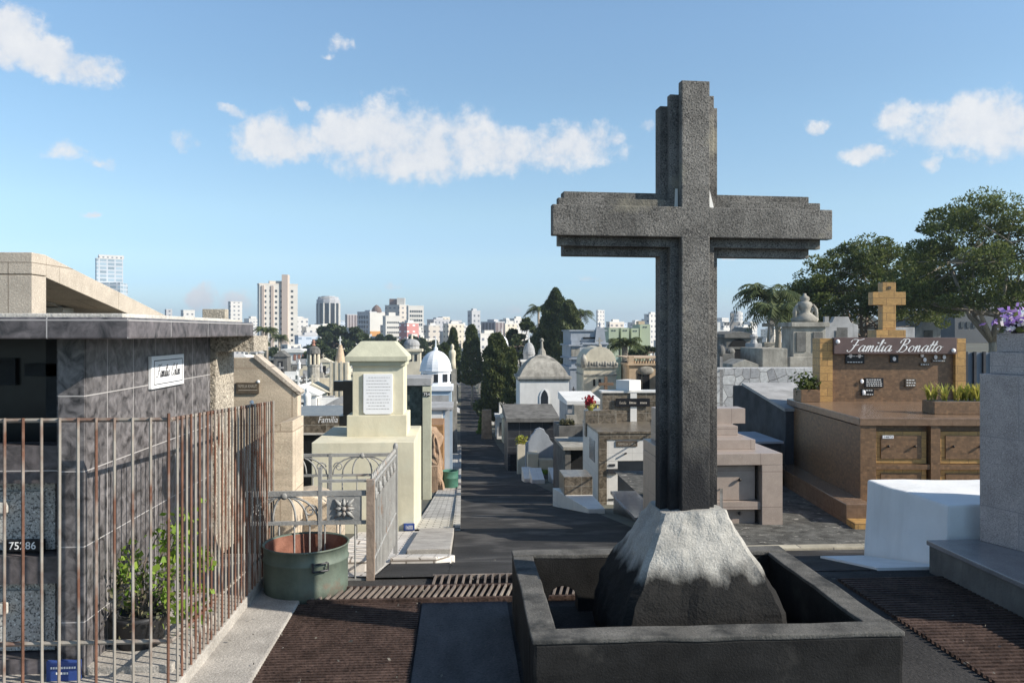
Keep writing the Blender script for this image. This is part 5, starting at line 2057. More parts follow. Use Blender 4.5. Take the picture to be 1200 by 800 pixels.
wp = [(xm - .2, wz0), (xm + .2, wz0), (xm + .2, wz1), (xm + .15, wz1 + .2), (xm + .08, wz1 + .32), (xm, wz1 + .4), (xm - .08, wz1 + .32), (xm - .15, wz1 + .2), (xm - .2, wz1)]
mb.prism([(xm + (a - xm) * 1.35, b_ + (.07 if b_ > wz0 + .1 else -.05)) for a, b_ in wp], 'y', yv - .04, yv - .001)
wf = mb.out('window_frame', mt['white_paint'], t)
mb = MB()
mb.prism(wp, 'y', yv - .05, yv - .0405)
mb.out('pane', mt['glass_dark'], wf)
mb = MB()
mb.lathe(xm + .1, yv + .35, [(.12, ze + .2), (.13, ze + .45), (.02, ze + .5)], 12)
mb.out('round_vent', mt['white_wash'], rf)


def gable_chapel(px0, px1, pe, pp, Y, depth, mats, name, label, cat='chapel', cross=True, door=True, curved=False, grp=None):
    x0, x1 = wx(px0, Y), wx(px1, Y)
    xm, hw = (x0 + x1) / 2, (x1 - x0) / 2
    pm = (px0 + px1) / 2
    zb = G(xm, Y) - .5
    ze, zp = wz(pm, pe, Y), wz(pm, pp, Y)
    t = T(name, label, cat, (xm, Y, zb + .5), grp)
    mb = MB()
    mb.box(x0, x1, Y, Y + depth, zb, ze, .01)
    mb.out('wall', mats[0], t)
    mb = MB()
    mb.box(x0 - .1, x1 + .1, Y - .1, Y + depth + .1, ze + .001, ze + .16, .01)
    mb.box(x0 - .05, x1 + .05, Y - .06, Y + depth + .05, ze - .45, ze - .36)
    mb.out('cornice', mats[1], t)
    mb = MB()
    n = 10
    if curved:
        P = [(x0, ze + .162)] + [(xm - hw * math.cos(math.pi * i / n), ze + .3 + (zp - ze - .3) * math.sin(math.pi * i / n)) for i in range(n + 1)] + [(x1, ze + .162)]
    else:
        P = [(x0 - .08, ze + .162), (x1 + .08, ze + .162), (xm, zp)]
    mb.prism(P, 'y', Y - .02, Y + depth, .01)
    mb.out('gable', mats[0], t)
    if cross:
        mb = MB()
        h = hw * .55
        mb.box(xm - .05, xm + .05, Y + .1, Y + .2, zp - .03, zp + h)
        mb.box(xm - h * .35, xm + h * .35, Y + .11, Y + .19, zp + h * .58, zp + h * .72)
        mb.lathe(xm, Y + .15, [(.16, zp - .08), (.12, zp + .1), (.06, zp + .14)], 8)
        mb.out('roof_cross', mats[1], t)
    if door:
        mb = MB()
        zd = zb + .5 + min(2.1, (ze - zb - .5) * .6)
        mb.prism([(xm - .42, zb + .5), (xm + .42, zb + .5), (xm + .42, zd)] + [(xm + .42 * math.cos(math.pi * i / 8), zd + .42 * math.sin(math.pi * i / 8)) for i in range(9)] + [(xm - .42, zd)], 'y', Y - .03, Y - .001)
        mb.out('door', mt['hole'], t)
    return t, (x0, x1, xm, hw, zb, ze, zp)


# cream baroque chapel
t, (x0, x1, xm, hw, zb, ze, zp) = gable_chapel(684, 722, 431, 406, 48, 3, (mt['baroque_cream'], mt['old_stone']), 'baroque_chapel', 'cream baroque chapel with rounded gable and three slit windows', curved=True, door=False)
for k_ in range(3):
    mb = MB()
    xq = xm - .35 + k_ * .33
    mb.box(xq - .06, xq + .06, 47.96, 47.999, wz(703, 452, 48), wz(703, 444, 48))
    mb.out('slit_window', mt['hole'], t)
mb = MB()
for i in range(13):
    xq = x0 + (x1 - x0) * i / 12
    mb.ball((xq, 47.92, ze + .24), (.11, .07, .1 + .04 * (i % 3)), 8, 6)
mb.lathe(x0, 47.95, [(.16, ze + .1), (.2, ze + .5), (.08, ze + .8)], 8)
mb.out('carved_frieze', mt['old_stone'], t, True)
mb = MB()
mb.prism([(x0 - .6, zb), (x0 + 1.6, zb), (x0 + 1.6, wz(690, 469, 46)), (x0 + .45, wz(690, 451, 46)), (x0 - .6, wz(690, 469, 46))], 'y', 45.6, 46.0, .01)
solo(mb, 'gabled_wall', mt['baroque_cream'], 'small pale triangular gabled wall before the cream baroque chapel', 'wall', (x0, 45.8, zb))
# big blue grey mausoleum behind it
yv = 58.0
zb = G(4, yv) - .5
x0, x1 = wx(668, yv), wx(712, yv)
t = T('blue_grey_mausoleum', 'massive blue-grey stepped mausoleum beside the tall dense conifer', 'mausoleum', (x0 + 1, yv, zb))
mb = MB()
mb.box(x0, x0 + .75, yv, yv + 5, zb, wz(680, 432, yv), .02)
mb.box(x0 + .05, x0 + .78, yv + .1, yv + 5, wz(680, 419.5, yv), wz(680, 405.5, yv), .02)
mb.box(x0 + .12, x0 + .72, yv + .15, yv + 4.9, wz(680, 432, yv), wz(680, 399, yv))
mb.box(x0 + .751, x1, yv + .3, yv + 5, zb, wz(690, 404, yv), .02)
mb.box(x0 + .4, x1 - .12, yv + .6, yv + 4.7, wz(690, 404, yv), wz(690, 387, yv))
mb.out('wall', mt['blue_grey'], t)
mb = MB()
mb.box(x0 - .08, x0 + .83, yv - .08, yv + 5.1, wz(680, 432, yv), wz(680, 430, yv))
mb.box(x0 - .08, x0 + .83, yv - .06, yv + 5.1, wz(680, 421, yv), wz(680, 419.6, yv))
mb.box(x0 - .1, x0 + .9, yv - .08, yv + 5.1, wz(680, 405.4, yv), wz(680, 403.5, yv))
mb.box(x0 + .9, x1 + .1, yv + .2, yv + 5.1, wz(690, 404, yv), wz(690, 401.5, yv), .02)
mb.box(x0 + .1, x1 - .1, yv + .5, yv + 4.8, wz(690, 399, yv), wz(690, 388, yv), .02)
mb.box(x0 + .0, x1 + .05, yv + .4, yv + 4.9, wz(690, 388, yv), wz(690, 386.4, yv))
mb.out('attic', mt['blue_grey'], t)
mb = MB()
mb.box(x0 + .1, x0 + .7, yv + .06, yv + .099, wz(680, 417.5, yv), wz(680, 408, yv))
mb.out('relief_panel', mt['old_stone'], t)
mb = MB()
mb.box(x0 + 1.0, x1 - .2, yv + .45, yv + .499, wz(690, 397, yv), wz(690, 395, yv))
mb.out('slot', mt['hole'], t)
mb = MB()
xq = wx(704.5, yv)
mb.frust(xq, yv + .6, wz(704, 404, yv), wz(704, 384, yv), .42, .3, .28, .25)
mb.lathe(xq, yv + .6, [(.12, wz(704, 384, yv)), (.06, wz(704, 381, yv)), (.1, wz(704, 379.5, yv)), (.02, wz(704, 377, yv))], 8)
mb.out('finial', mt['blue_grey'], t)
# orange beige balustraded mausoleum
yv = 50.0
zb = G(5, yv) - .5
x0, x1 = wx(737, yv), wx(790, yv)
t = T('orange_mausoleum', 'orange beige mausoleum with balustrade left of the cross shaft', 'mausoleum', (x0 + 1, yv, zb))
mb = MB()
mb.box(x0, x1, yv, yv + 4, zb, wz(755, 428, yv), .02)
mb.out('wall', mt['baroque_orange'], t)
mb = MB()
mb.box(x0 - .1, x1, yv - .12, yv + 4.1, wz(755, 428, yv), wz(755, 425.5, yv))
mb.box(x0 - .03, x1, yv - .04, yv + 4, wz(755, 420, yv), wz(755, 418.6, yv))
mb.box(x0 - .03, x0 + .3, yv - .05, yv + .3, wz(755, 425.5, yv), wz(755, 417, yv))
mb.out('cornice', mt['baroque_orange'], t)
mb = MB()
for i in range(14):
    xq = x0 + .4 + i * .17
    mb.lathe(xq, yv + .1, [(.045, wz(755, 425.5, yv)), (.07, wz(755, 424, yv)), (.035, wz(755, 420.2, yv))], 6)
mb.out('baluster', mt['baroque_orange'], t)
mb = MB()
xq = wx(757, yv)
mb.box(xq - .22, xq + .22, yv - .03, yv - .001, zb, wz(755, 438, yv))
mb.box(wx(749, yv) - .12, wx(749, yv) + .12, yv - .03, yv - .001, wz(755, 447, yv), wz(755, 438, yv))
mb.out('opening', mt['hole'], t)
mb = MB()
mb.ball((xq, yv - .03, wz(755, 434, yv)), (.5, .12, .3))
mb.out('carved_pediment', mt['old_stone'], t, True)
mb = MB()
mb.box(wx(721, 52), wx(728, 52), 52, 54, -7, wz(724, 430, 52))
mb.prism([(wx(720, 52), wz(724, 430, 52)), (wx(729, 52), wz(724, 430, 52)), (wx(729, 52), wz(724, 420, 52)), (wx(720, 52), wz(724, 420, 52))], 'y', 52.2, 54)
solo(mb, 'mint_tomb', M('mint_stucco', (.40, .52, .45), .9, .1, 3), 'narrow mint green tomb squeezed between the two baroque mausoleums', 'tomb', (wx(724, 52), 53, -7))
# small black iron cross and other bits in the same hollow
mb = MB()
mb.box(wx(671.5, 46), wx(672.7, 46), 46, 46.06, -4, wz(672, 453, 46))
mb.box(wx(670, 46), wx(674.3, 46), 45.99, 46.07, wz(672, 457, 46), wz(672, 455.8, 46))
solo(mb, 'iron_cross', mt['metal_dark'], 'small black iron cross next to the white chapel wall', 'cross', (wx(672, 46), 46, -4))

# domes further down the alley on the right
def domed(px0, px1, pe, pd, pt, Y, mats, name, label, n=16, ogee=False):
    x0, x1 = wx(px0, Y), wx(px1, Y)
    xm, r0 = (x0 + x1) / 2, (x1 - x0) / 2
    pm = (px0 + px1) / 2
    zb = G(xm, Y) - .5
    ze, zd, zt = wz(pm, pe, Y), wz(pm, pd, Y), wz(pm, pt, Y)
    t = T(name, label, 'mausoleum', (xm, Y + r0, zb + .5))
    mb = MB()
    mb.box(x0 - .05, x1 + .05, Y, Y + 2 * r0, zb, ze, .02)
    mb.out('wall', mats[0], t)
    mb = MB()
    mb.box(x0 - .2, x1 + .2, Y - .15, Y + 2 * r0 + .15, ze, ze + .2, .02)
    mb.out('cornice', mats[0], t)
    mb = MB()
    zb2 = ze + .2 + (zd - ze) * .25
    mb.lathe(xm, Y + r0, [(r0 * .9, ze + .2), (r0 * .9, zb2), (r0 * .98, zb2 + .02), (r0 * .98, zb2 + .12)] + [(r0 * .94 * math.cos(i / 9 * 1.5), zb2 + .12 + (zd - zb2 - .12) * math.sin(i / 9 * 1.5)) for i in range(10)], n)
    dm = mb.out('dome', mats[1], t)
    mb = MB()
    mb.lathe(xm, Y + r0, [(r0 * .16, zd - .05), (r0 * .13, zd + .2), (r0 * .06, zd + .3), (r0 * .05, zd + (zt - zd) * .7), (.01, zt)], 8)
    hcr = (zt - zd)
    mb.box(xm - hcr * .17, xm + hcr * .17, Y + r0 - .03, Y + r0 + .03, zd + hcr * .70, zd + hcr * .76)
    mb.out('finial', mats[0], dm)
    for k_ in (-1, 0, 1):
        mb = MB()
        mb.box(xm + k_ * r0 * .55 - r0 * .13, xm + k_ * r0 * .55 + r0 * .13, Y - .03, Y - .001, ze - r0 * 1.1, ze - r0 * .3)
        mb.out('window', mt['glass_dark'], t)
    return t


domed(580, 597, 416, 393, 384, 95, (mt['white_wash'], mt['dome_white']), 'domed_mausoleum', 'white domed mausoleum rising behind the alley cypress')
domed(613, 628, 424, 401, 386, 72, (mt['white_wash'], mt['dome_grey']), 'domed_mausoleum', 'grey domed mausoleum with white pinnacle in front of dense conifer')
domed(472, 492, 412, 397, 392, 62, (mt['baroque_cream'], mt['dome_grey']), 'domed_mausoleum', 'ornate beige mausoleum with low greenish dome right of the cream monument')
# white tall chapel edge near the cypress
gable_chapel(597, 606, 425, 414, 70, 3, (mt['white_wash'], mt['white_wash']), 'small_chapel', 'narrow white chapel between the cypress and the white domed roof', cross=True)

# ------------------------------------------------------------------ right terrace: fieldstone wall and graves above it
x0, x1 = wx(780, 22), wx(985, 22)
mb = MB()
mb.box(x0, x1, 22.0, 22.5, -3.2, wz(900, 431, 22), .02)
solo(mb, 'fieldstone_wall', mt['wall_stone'], 'pale fieldstone retaining wall behind the pink and golden tombs', 'wall', (x0, 22.2, -3))
mb = MB()
mb.box(wx(1126, 19), wx(1260, 19), 19, 19.06, -2.5, wz(1150, 413, 19))
t = T('blue_panel_fence', 'dull blue-grey panel fence right of the golden tomb column', 'fence', (wx(1126, 19), 19, -2.5))
mb.out('panel', mt['blue_fence'], t)
for px_ in (1131, 1141, 1152, 1163, 1175):
    mb = MB()
    mb.box(wx(px_, 18.95), wx(px_, 18.95) + .06, 18.93, 18.995, -2.5, wz(px_, 412, 18.95))
    mb.out('post', mt['metal_dark'], t)
# monument with an urn
ym = 27.0
zb = .2
x0, x1 = wx(926, ym), wx(971, ym)
xm = (x0 + x1) / 2
t = T('urn_monument', 'weathered stone monument topped by a draped urn before the palm', 'monument', (xm, ym, .35))
mb = MB()
mb.box(x0 + .1, x1 - .1, ym, ym + 1.0, zb, wz(948, 383, ym), .02)
mb.box(x0 - .05, x1 + .05, ym - .1, ym + 1.1, zb, wz(948, 418, ym), .02)
mb.out('pedestal', mt['old_stone'], t)
mb = MB()
mb.box(x0 + .0, x1 - .0, ym - .1, ym + 1.1, wz(948, 383, ym), wz(948, 377.5, ym), .02)
mb.out('cornice', mt['old_stone'], t)
zu = wz(948, 377.5, ym)
hu = wz(948, 343, ym) - zu
mb = MB()
mb.lathe(xm + .05, ym + .5, [(.42, zu), (.46, zu + .12 * hu), (.3, zu + .25 * hu), (.18, zu + .36 * hu), (.22, zu + .5 * hu), (.27, zu + .62 * hu), (.22, zu + .7 * hu), (.12, zu + .74 * hu), (.17, zu + .8 * hu), (.15, zu + .88 * hu), (.06, zu + .93 * hu), (.05, zu + hu)], 12)
for sg in (-1, 1):
    mb.tube([(xm + .05 + sg * (.30 + .10 * math.cos(q_ * .5)), ym + .45, zu + (.30 + .13 * math.sin(q_ * .5)) * hu) for q_ in range(13)], .06, 7)
    mb.tube([(xm + .05 + sg * .26, ym + .45, zu + .62 * hu), (xm + .05 + sg * .36, ym + .42, zu + .45 * hu), (xm + .05 + sg * .40, ym + .42, zu + .05 * hu)], [.05, .07, .06], 7)
mb.jitter(.012, 4)
mb.out('draped_urn', mt['old_stone'], t, True)
for k_ in (.28, .72):
    mb = MB()
    mb.box(x0 + (x1 - x0) * k_ - .16, x0 + (x1 - x0) * k_ + .16, ym - .03, ym - .001, wz(948, 412, ym), wz(948, 389, ym))
    mb.out('relief_panel', mt['dark_old'], t)
mb = MB()
mb.box(wx(893, 25), wx(923, 25), 25, 27, .1, wz(905, 408, 25), .03)
solo(mb, 'stone_tomb', mt['old_stone'], 'plain streaked stone tomb block between urn monument and palm', 'tomb', (wx(905, 25), 26, .3))
gable_chapel(851, 881, 396, 388, 33, 2.5, (mt['dark_old'], mt['dark_old']), 'dark_chapel', 'sooty grey flat-topped chapel right behind the cross shaft', door=True, cross=False)
mb = MB()
mb.prism([(wx(858, 24), .1), (wx(889, 24), .1), (wx(889, 24), wz(870, 427, 24)), (wx(873, 24), wz(873, 421, 24)), (wx(858, 24), wz(870, 427, 24))], 'y', 24, 25.2, .02)
solo(mb, 'gabled_tomb', mt['old_stone'], 'low gabled stone tomb on the fieldstone wall terrace', 'tomb', (wx(873, 24), 24.5, .2))
mb = MB()
mb.box(wx(848, 25), wx(866, 25), 25.4, 26.6, .1, wz(857, 414, 25.4), .03)
mb.ball((wx(850, 25), 25.4, wz(857, 411, 25.4)), (.12, .12, .18))
mb.ball((wx(862, 25), 25.5, wz(857, 412, 25.4)), (.15, .12, .12))
solo(mb, 'cluttered_tomb', mt['dark_old'], 'dark weathered tomb with ornaments next to the cross shaft', 'tomb', (wx(857, 25), 25.5, .2))
mb = MB()
mb.box(wx(884, 26.5), wx(893, 26.5), 26.5, 27.4, .1, wz(888, 402, 26.5), .03)
mb.lathe(wx(888.5, 26.5), 26.9, [(.12, wz(888, 402, 26.5)), (.08, wz(888, 398, 26.5)), (.14, wz(888, 394, 26.5)), (.02, wz(888, 391, 26.5))], 10)
solo(mb, 'slim_pillar', mt['grey_stucco'], 'slim grey tomb pillar with a small urn left of the palm', 'monument', (wx(888, 26.5), 27, .2))
# dark building among the right trees
t = T('dark_building', 'dark grey flat-roofed building behind the right-hand tree trunks', 'building', (wx(1150, 95), 95, 0))
mb = MB()
mb.box(wx(1119, 95), wx(1192, 95), 95, 110, -3, wz(1150, 361, 95))
mb.out('wall', M('dark_render', (.11, .115, .12), .9, .15, .3), t)  # dark grey is the building's own concrete colour
mb = MB()
mb.box(wx(1167, 95), wx(1215, 95), 97, 108, wz(1150, 361, 95), wz(1150, 353, 95))
mb.out('roof_block', M('grey_render', (.25, .26, .28), .9, .1, .3), t)
for px_ in (1126, 1133, 1140, 1180, 1188):
    mb = MB()
    mb.box(wx(px_, 94.9), wx(px_ + 4, 94.9), 94.9, 94.99, wz(px_, 384, 95), wz(px_, 377, 95))
    mb.out('window', mt['glass_dark'], t)


# ------------------------------------------------------------------ crowded graves of the hollow (each one a thing)
def proto_cross(mats):
    def mk(t):
        mb = MB()
        mb.box(-.8, .8, -.3, 1.7, -.8, .45, .02)
        mb.box(-.45, .45, .9, 1.6, .45, .85, .02)
        mb.out('base', mats[0], t)
        mb = MB()
        mb.box(-.09, .09, 1.15, 1.3, .85, 2.3)
        mb.box(-.42, .42, 1.155, 1.295, 1.65, 1.84)
        mb.out('cross', mats[1], t)
    return mk


def proto_head(mats):
    def mk(t):
        mb = MB()
        mb.box(-.75, .75, -.6, 1.4, -.8, .6, .02)
        mb.out('vault', mats[0], t)
        mb = MB()
        mb.prism([(-.72, .6), (.72, .6), (.72, 1.5), (.4, 1.62), (.3, 1.85), (-.3, 1.85), (-.4, 1.62), (-.72, 1.5)], 'y', 1.05, 1.35, .02)
        mb.out('headstone', mats[1], t)
        mb = MB()
        mb.box(-.25, .25, 1.02, 1.049, 1.0, 1.4)
        mb.box(-.5, .5, -.63, -.601, .05, .45)
        mb.out('plaque', mt['dark_old'], t)
    return mk


def proto_house(mats):
    def mk(t):
        mb = MB()
        mb.box(-1.1, 1.1, -.2, 2.2, -1.2, 2.0, .02)
        mb.out('wall', mats[0], t)
        mb = MB()
        mb.prism([(-1.3, 2.001), (1.3, 2.001), (0, 2.75)], 'y', -.35, 2.3, .02)
        mb.out('roof', mats[1], t)
        mb = MB()
        mb.box(-.05, .05, -.1, 0, 2.7, 3.4)
        mb.box(-.22, .22, -.095, -.005, 3.05, 3.17)
        mb.out('roof_cross', mats[1], t)
        mb = MB()
        mb.box(-.4, .4, -.23, -.201, 0, 1.5)
        mb.out('door', mt['hole'], t)
    return mk


def proto_flat(mats):
    def mk(t):
        mb = MB()
        mb.box(-1.0, 1.0, 0, 2.2, -.9, 1.25, .02)
        mb.out('vault', mats[0], t)
        mb = MB()
        mb.box(-1.08, 1.08, -.08, 2.28, 1.251, 1.4, .02)
        mb.box(-.8, .8, 1.6, 2.1, 1.4, 2.05, .02)
        mb.out('top_slab', mats[1], t)
        mb = MB()
        mb.box(-.85, -.1, -.02, -.001, .2, 1.0)
        mb.box(.1, .85, -.02, -.001, .2, 1.0)
        mb.out('vault_panel', mt['dark_old'], t)
    return mk


def proto_statue(mats):
    def mk(t):
        mb = MB()
        mb.frust(0, .5, -1.0, 1.2, .5, .5, .36, .36, .02)
        mb.out('pedestal', mats[0], t)
        mb = MB()
        mb.lathe(0, .5, [(.3, 1.2), (.24, 1.5), (.2, 1.8), (.25, 2.1), (.22, 2.25), (.09, 2.32), (.13, 2.42), (.12, 2.52), (.04, 2.6)], 10)
        mb.out('figure', mats[1], t, True)
    return mk


KINDS = []
for fn, nm, cat, what in ((proto_cross, 'cross_grave', 'grave', 'grave with cross on stepped base'), (proto_head, 'headstone_grave', 'grave', 'grave with upright headstone'), (proto_house, 'grave_chapel', 'chapel', 'little gabled grave chapel'),
                          (proto_flat, 'vault_grave', 'tomb', 'flat topped vault tomb'), (proto_statue, 'statue_grave', 'monument', 'pedestal with small figure')):
    for colname, mats in (('white', ('white_wash', 'white_wash')), ('weathered grey', ('old_stone', 'grey_stucco')), ('cream', ('cream', 'baroque_cream')), ('dark stone', ('dark_old', 'dark_old'))):
        KINDS.append((fn, nm, cat, what, colname, (mt[mats[0]], mt[mats[1]])))
protos = {}
rnd = random.Random(11)


def place_grave(ki, x, y, s, where, grp, rz=0):
    fn, nm, cat, what, cn, mats = KINDS[ki]
    lab = cn + ' ' + what + ' ' + where
    if ki not in protos:
        t = T(nm, lab, cat, (0, 0, 0), grp)
        fn(mats)(t)
        protos[ki] = t
    else:
        t = copy_tree(protos[ki])
        tag(t, lab, cat, grp)
    t.location = (x, y, G(x, y) + .0)
    t.scale = (s * rnd.uniform(.85, 1.15), s, s * rnd.uniform(.85, 1.2))
    t.rotation_euler.z = R(rz)
    return t


WL = 'crowded in hollow left of cream monument'
y = 30.0
while y < 165:
    st = 1.9 + y * .014
    x = -.42 * y
    while x < -.125 * y:
        if rnd.random() < (.80 if x > -.262 * y else .35):
            k_ = rnd.choice([0, 0, 0, 1, 1, 2, 2, 3, 3, 4, 4])
            c_ = rnd.choice([0, 0, 0, 1, 1, 2, 2, 3])
            place_grave(k_ * 4 + c_, x + rnd.uniform(-.3, .3), y + rnd.uniform(-.8, .8), rnd.uniform(.65, 1.0) * (1 + y / 260), WL, 'graves in the hollow')
        x += st + rnd.uniform(-.2, .8)
    y += 2.6 + y * .042
# along the alley itself, both kerbs
WR = 'lining the alley towards the cypresses'
y = 43.0
while y < 190:
    for side in (-1, 1):
        if side < 0 and (38 < y < 43.5 or 50.5 < y < 54):
            continue
        if side > 0 and y < 50:
            continue
        if rnd.random() < .9:
            k_ = rnd.choice([0, 1, 1, 2, 3, 3])
            c_ = rnd.choice([0, 0, 1, 1, 2, 3])
            x = -1.72 if side < 0 else 4.2
            place_grave(k_ * 4 + c_, x + rnd.uniform(-.15, .2) * side, y + rnd.uniform(-.5, .5), rnd.uniform(.9, 1.25), WR, 'graves along the alley')
        if side < 0 and rnd.random() < .6:
            place_grave(rnd.choice([0, 1, 2, 3, 4]) * 4 + rnd.choice([0, 1, 2]), -4.0 + rnd.uniform(-.5, .3), y + rnd.uniform(-.5, .5), rnd.uniform(.95, 1.3), WR, 'graves along the alley')
    y += 3.6 + (y - 43) * .03
# right hollow between the mausoleums and the terrace
for (px_, y_, k_) in ((728, 44, 4), (742, 42, 12), (760, 46, 0), (752, 58, 8), (772, 40, 5), (735, 62, 16), (765, 66, 9), (785, 60, 1), (655, 52, 12), (800, 44, 6)):
    place_grave(k_, wx(px_, y_), y_, 1.05, 'before the orange mausoleum', 'graves before the orange mausoleum')
for (px_, y_, k_, s_) in ((985, 30, 1, 1), (1000, 36, 5, 1.1), (1075, 34, 13, .8), (866, 42, 1, .9), (850, 36, 0, .8), (878, 44, 13, .7), (915, 40, 1, 1), (1100, 45, 5, 1), (985, 48, 16, 1.1), (1012, 55, 8, 1.1)):
    place_grave(k_, wx(px_, y_), y_, s_, 'on the upper terrace below the trees', 'graves on the upper terrace')

for (px_, y_, k_, s_) in ((350, 72, 8, 1.25), (366, 80, 10, 1.35), (381, 70, 12, 1.3), (392, 66, 4, 1.3), (404, 64, 9, 1.2), (358, 60, 16, 1.3), (372, 58, 5, 1.2), (386, 56, 0, 1.2), (398, 54, 14, 1.1)):
    place_grave(k_, wx(px_, y_), y_, s_, WL, 'graves in the hollow')

# two landmark tombs of the hollow
t = T('rotunda', 'round columned tomb with a dark dome and red finial in the left hollow', 'mausoleum', (wx(366, 95), 95, G(wx(366, 95), 95)))
yv, pm = 95.0, 366
xm = wx(pm, yv)
r0 = (wx(374, yv) - wx(358, yv)) / 2
mb = MB()
mb.lathe(xm, yv + r0, [(r0 * .9, G(xm, yv) - 1), (r0 * .9, wz(pm, 430, yv)), (r0, wz(pm, 429, yv)), (r0, wz(pm, 427, yv))], 14)
mb.out('base', mt['old_stone'], t)
for k_ in range(8):
    a = R(-90 + k_ * 45 + 22)
    mb = MB()
    mb.lathe(xm + r0 * .82 * math.cos(a), yv + r0 + r0 * .82 * math.sin(a), [(.13, wz(pm, 427, yv)), (.11, wz(pm, 415, yv))], 8)
    mb.out('column', mt['baroque_cream'], t)
mb = MB()
mb.lathe(xm, yv + r0, [(r0 * .5, wz(pm, 427, yv)), (r0 * .5, wz(pm, 415, yv)), (r0, wz(pm, 414.5, yv)), (r0, wz(pm, 411, yv)), (r0 * .9, wz(pm, 408.5, yv)), (r0 * .6, wz(pm, 406.5, yv)), (r0 * .15, wz(pm, 405, yv))], 14)
mb.out('dome', mt['dark_old'], t)
mb = MB()
mb.lathe(xm, yv + r0, [(.25, wz(pm, 405, yv)), (.14, wz(pm, 402, yv)), (.2, wz(pm, 401, yv)), (.1, wz(pm, 398, yv))], 8)
mb.box(xm - .3, xm + .3, yv + r0 - .05, yv + r0 + .05, wz(pm, 401.5, yv), wz(pm, 400.5, yv))
mb.out('finial', mt['roof_red'], t)
t = T('cone_chapel', 'cream chapel with a tall conical roof and stone cross in the left hollow', 'chapel', (wx(397, 80), 80, G(wx(397, 80), 80)))
yv, pm = 80.0, 397
xm = wx(pm, yv)
mb = MB()
mb.box(wx(386, yv), wx(408, yv), yv, yv + 2, G(xm, yv) - 1, wz(pm, 425, yv), .03)
for q_ in (388, 394, 400, 406):
    mb.box(wx(q_, yv) - .1, wx(q_, yv) + .1, yv - .1, yv, G(xm, yv) - 1, wz(pm, 423, yv))
mb.out('wall', mt['baroque_cream'], t)
mb = MB()
mb.lathe(xm, yv + .9, [(.48, wz(pm, 425, yv)), (.45, wz(pm, 420, yv)), (.28, wz(pm, 409, yv)), (.2, wz(pm, 407, yv)), (.2, wz(pm, 405, yv)), (.06, wz(pm, 404, yv))], 14)
rf = mb.out('cone_roof', mt['baroque_orange'], t)
mb = MB()
mb.box(xm - .05, xm + .05, yv + .85, yv + .95, wz(pm, 404.5, yv), wz(pm, 394, yv))
mb.box(xm - .18, xm + .18, yv + .86, yv + .94, wz(pm, 399, yv), wz(pm, 397.6, yv))
mb.out('roof_cross', mt['white_wash'], rf)

# ------------------------------------------------------------------ trees
def crown_leaves(clumps, per, size, seed, up=.3):
    r = np.random.default_rng(seed)
    cs, od = [], []
    for (c, rad) in clumps:
        d = r.normal(size=(per, 3))
        d /= np.linalg.norm(d, axis=1)[:, None]
        rr = r.uniform(.35, 1.0, size=(per, 1)) ** .55
        cs.append(np.array(c) + d * rr * np.array(rad))
        od.append(d)
    return leaves(np.concatenate(cs), size, seed, up, .5, np.concatenate(od))


def broad_tree(label, x, y, zc0, zc1, rx, ry, mat, seed, nclump=70, per=210, size=.16, trunk=.28, fork=4, group=None, bark='bark', flat=.68, name='broadleaf_tree', zfork=None):
    r = random.Random(seed)
    zb = G(x, y)
    t = T(name, label, 'tree', (x, y, zb), group)
    clumps = []
    while len(clumps) < nclump:
        a, b_, c_ = r.uniform(-1, 1), r.uniform(-1, 1), r.uniform(0, 1)
        q = a * a + b_ * b_ + (c_ * 1.0) ** 2
        if q < .5 or q > 1.0:
            if r.random() > .12 or q > 1:
                continue
        rad = r.uniform(.09, .17) * rx
        lift = 1.0
        clumps.append(((x + a * rx, y + b_ * ry, zc0 + c_ * (zc1 - zc0) * lift - rad * .3), (rad * 1.25, rad * 1.25, rad * flat)))
    v, f_ = crown_leaves(clumps, per, size, seed)
    raw('crown', v, f_, mat, t)
    mb = MB()
    zf = zfork if zfork is not None else zb + (zc0 - zb) * .45
    mb.tube([(x, y, zb - .3), (x + .05, y, (zb + zf) / 2), (x, y, zf)], [trunk * 1.15, trunk, trunk * .9], 10)
    tr = mb.out('trunk', mt[bark], t, True)
    tg = r.sample(clumps, min(len(clumps), fork * 5))
    mb = MB()
    for i in range(fork):
        a = 2 * math.pi * i / fork + r.uniform(-.4, .4)
        m0 = Vector((x + rx * .22 * math.cos(a), y + ry * .22 * math.sin(a), zf + (zc0 - zf) * .6))
        m1 = Vector((x + rx * .42 * math.cos(a), y + ry * .42 * math.sin(a), zc0 + (zc1 - zc0) * .35))
        mb.tube([(x, y, zf - .15), m0, m1], [trunk * .75, trunk * .5, trunk * .28], 7)
        for (c, rad) in tg[i * 5:(i + 1) * 5]:
            c = Vector(c)
            s0 = m0 if (c - m0).length < (c - m1).length else m1
            mid = s0.lerp(c, .55) + Vector((r.uniform(-.3, .3), r.uniform(-.3, .3), -.15))
            mb.tube([s0, mid, c], [trunk * .3, trunk * .2, trunk * .06], 5)
    mb.out('limb', mt[bark], t, True)
    return t


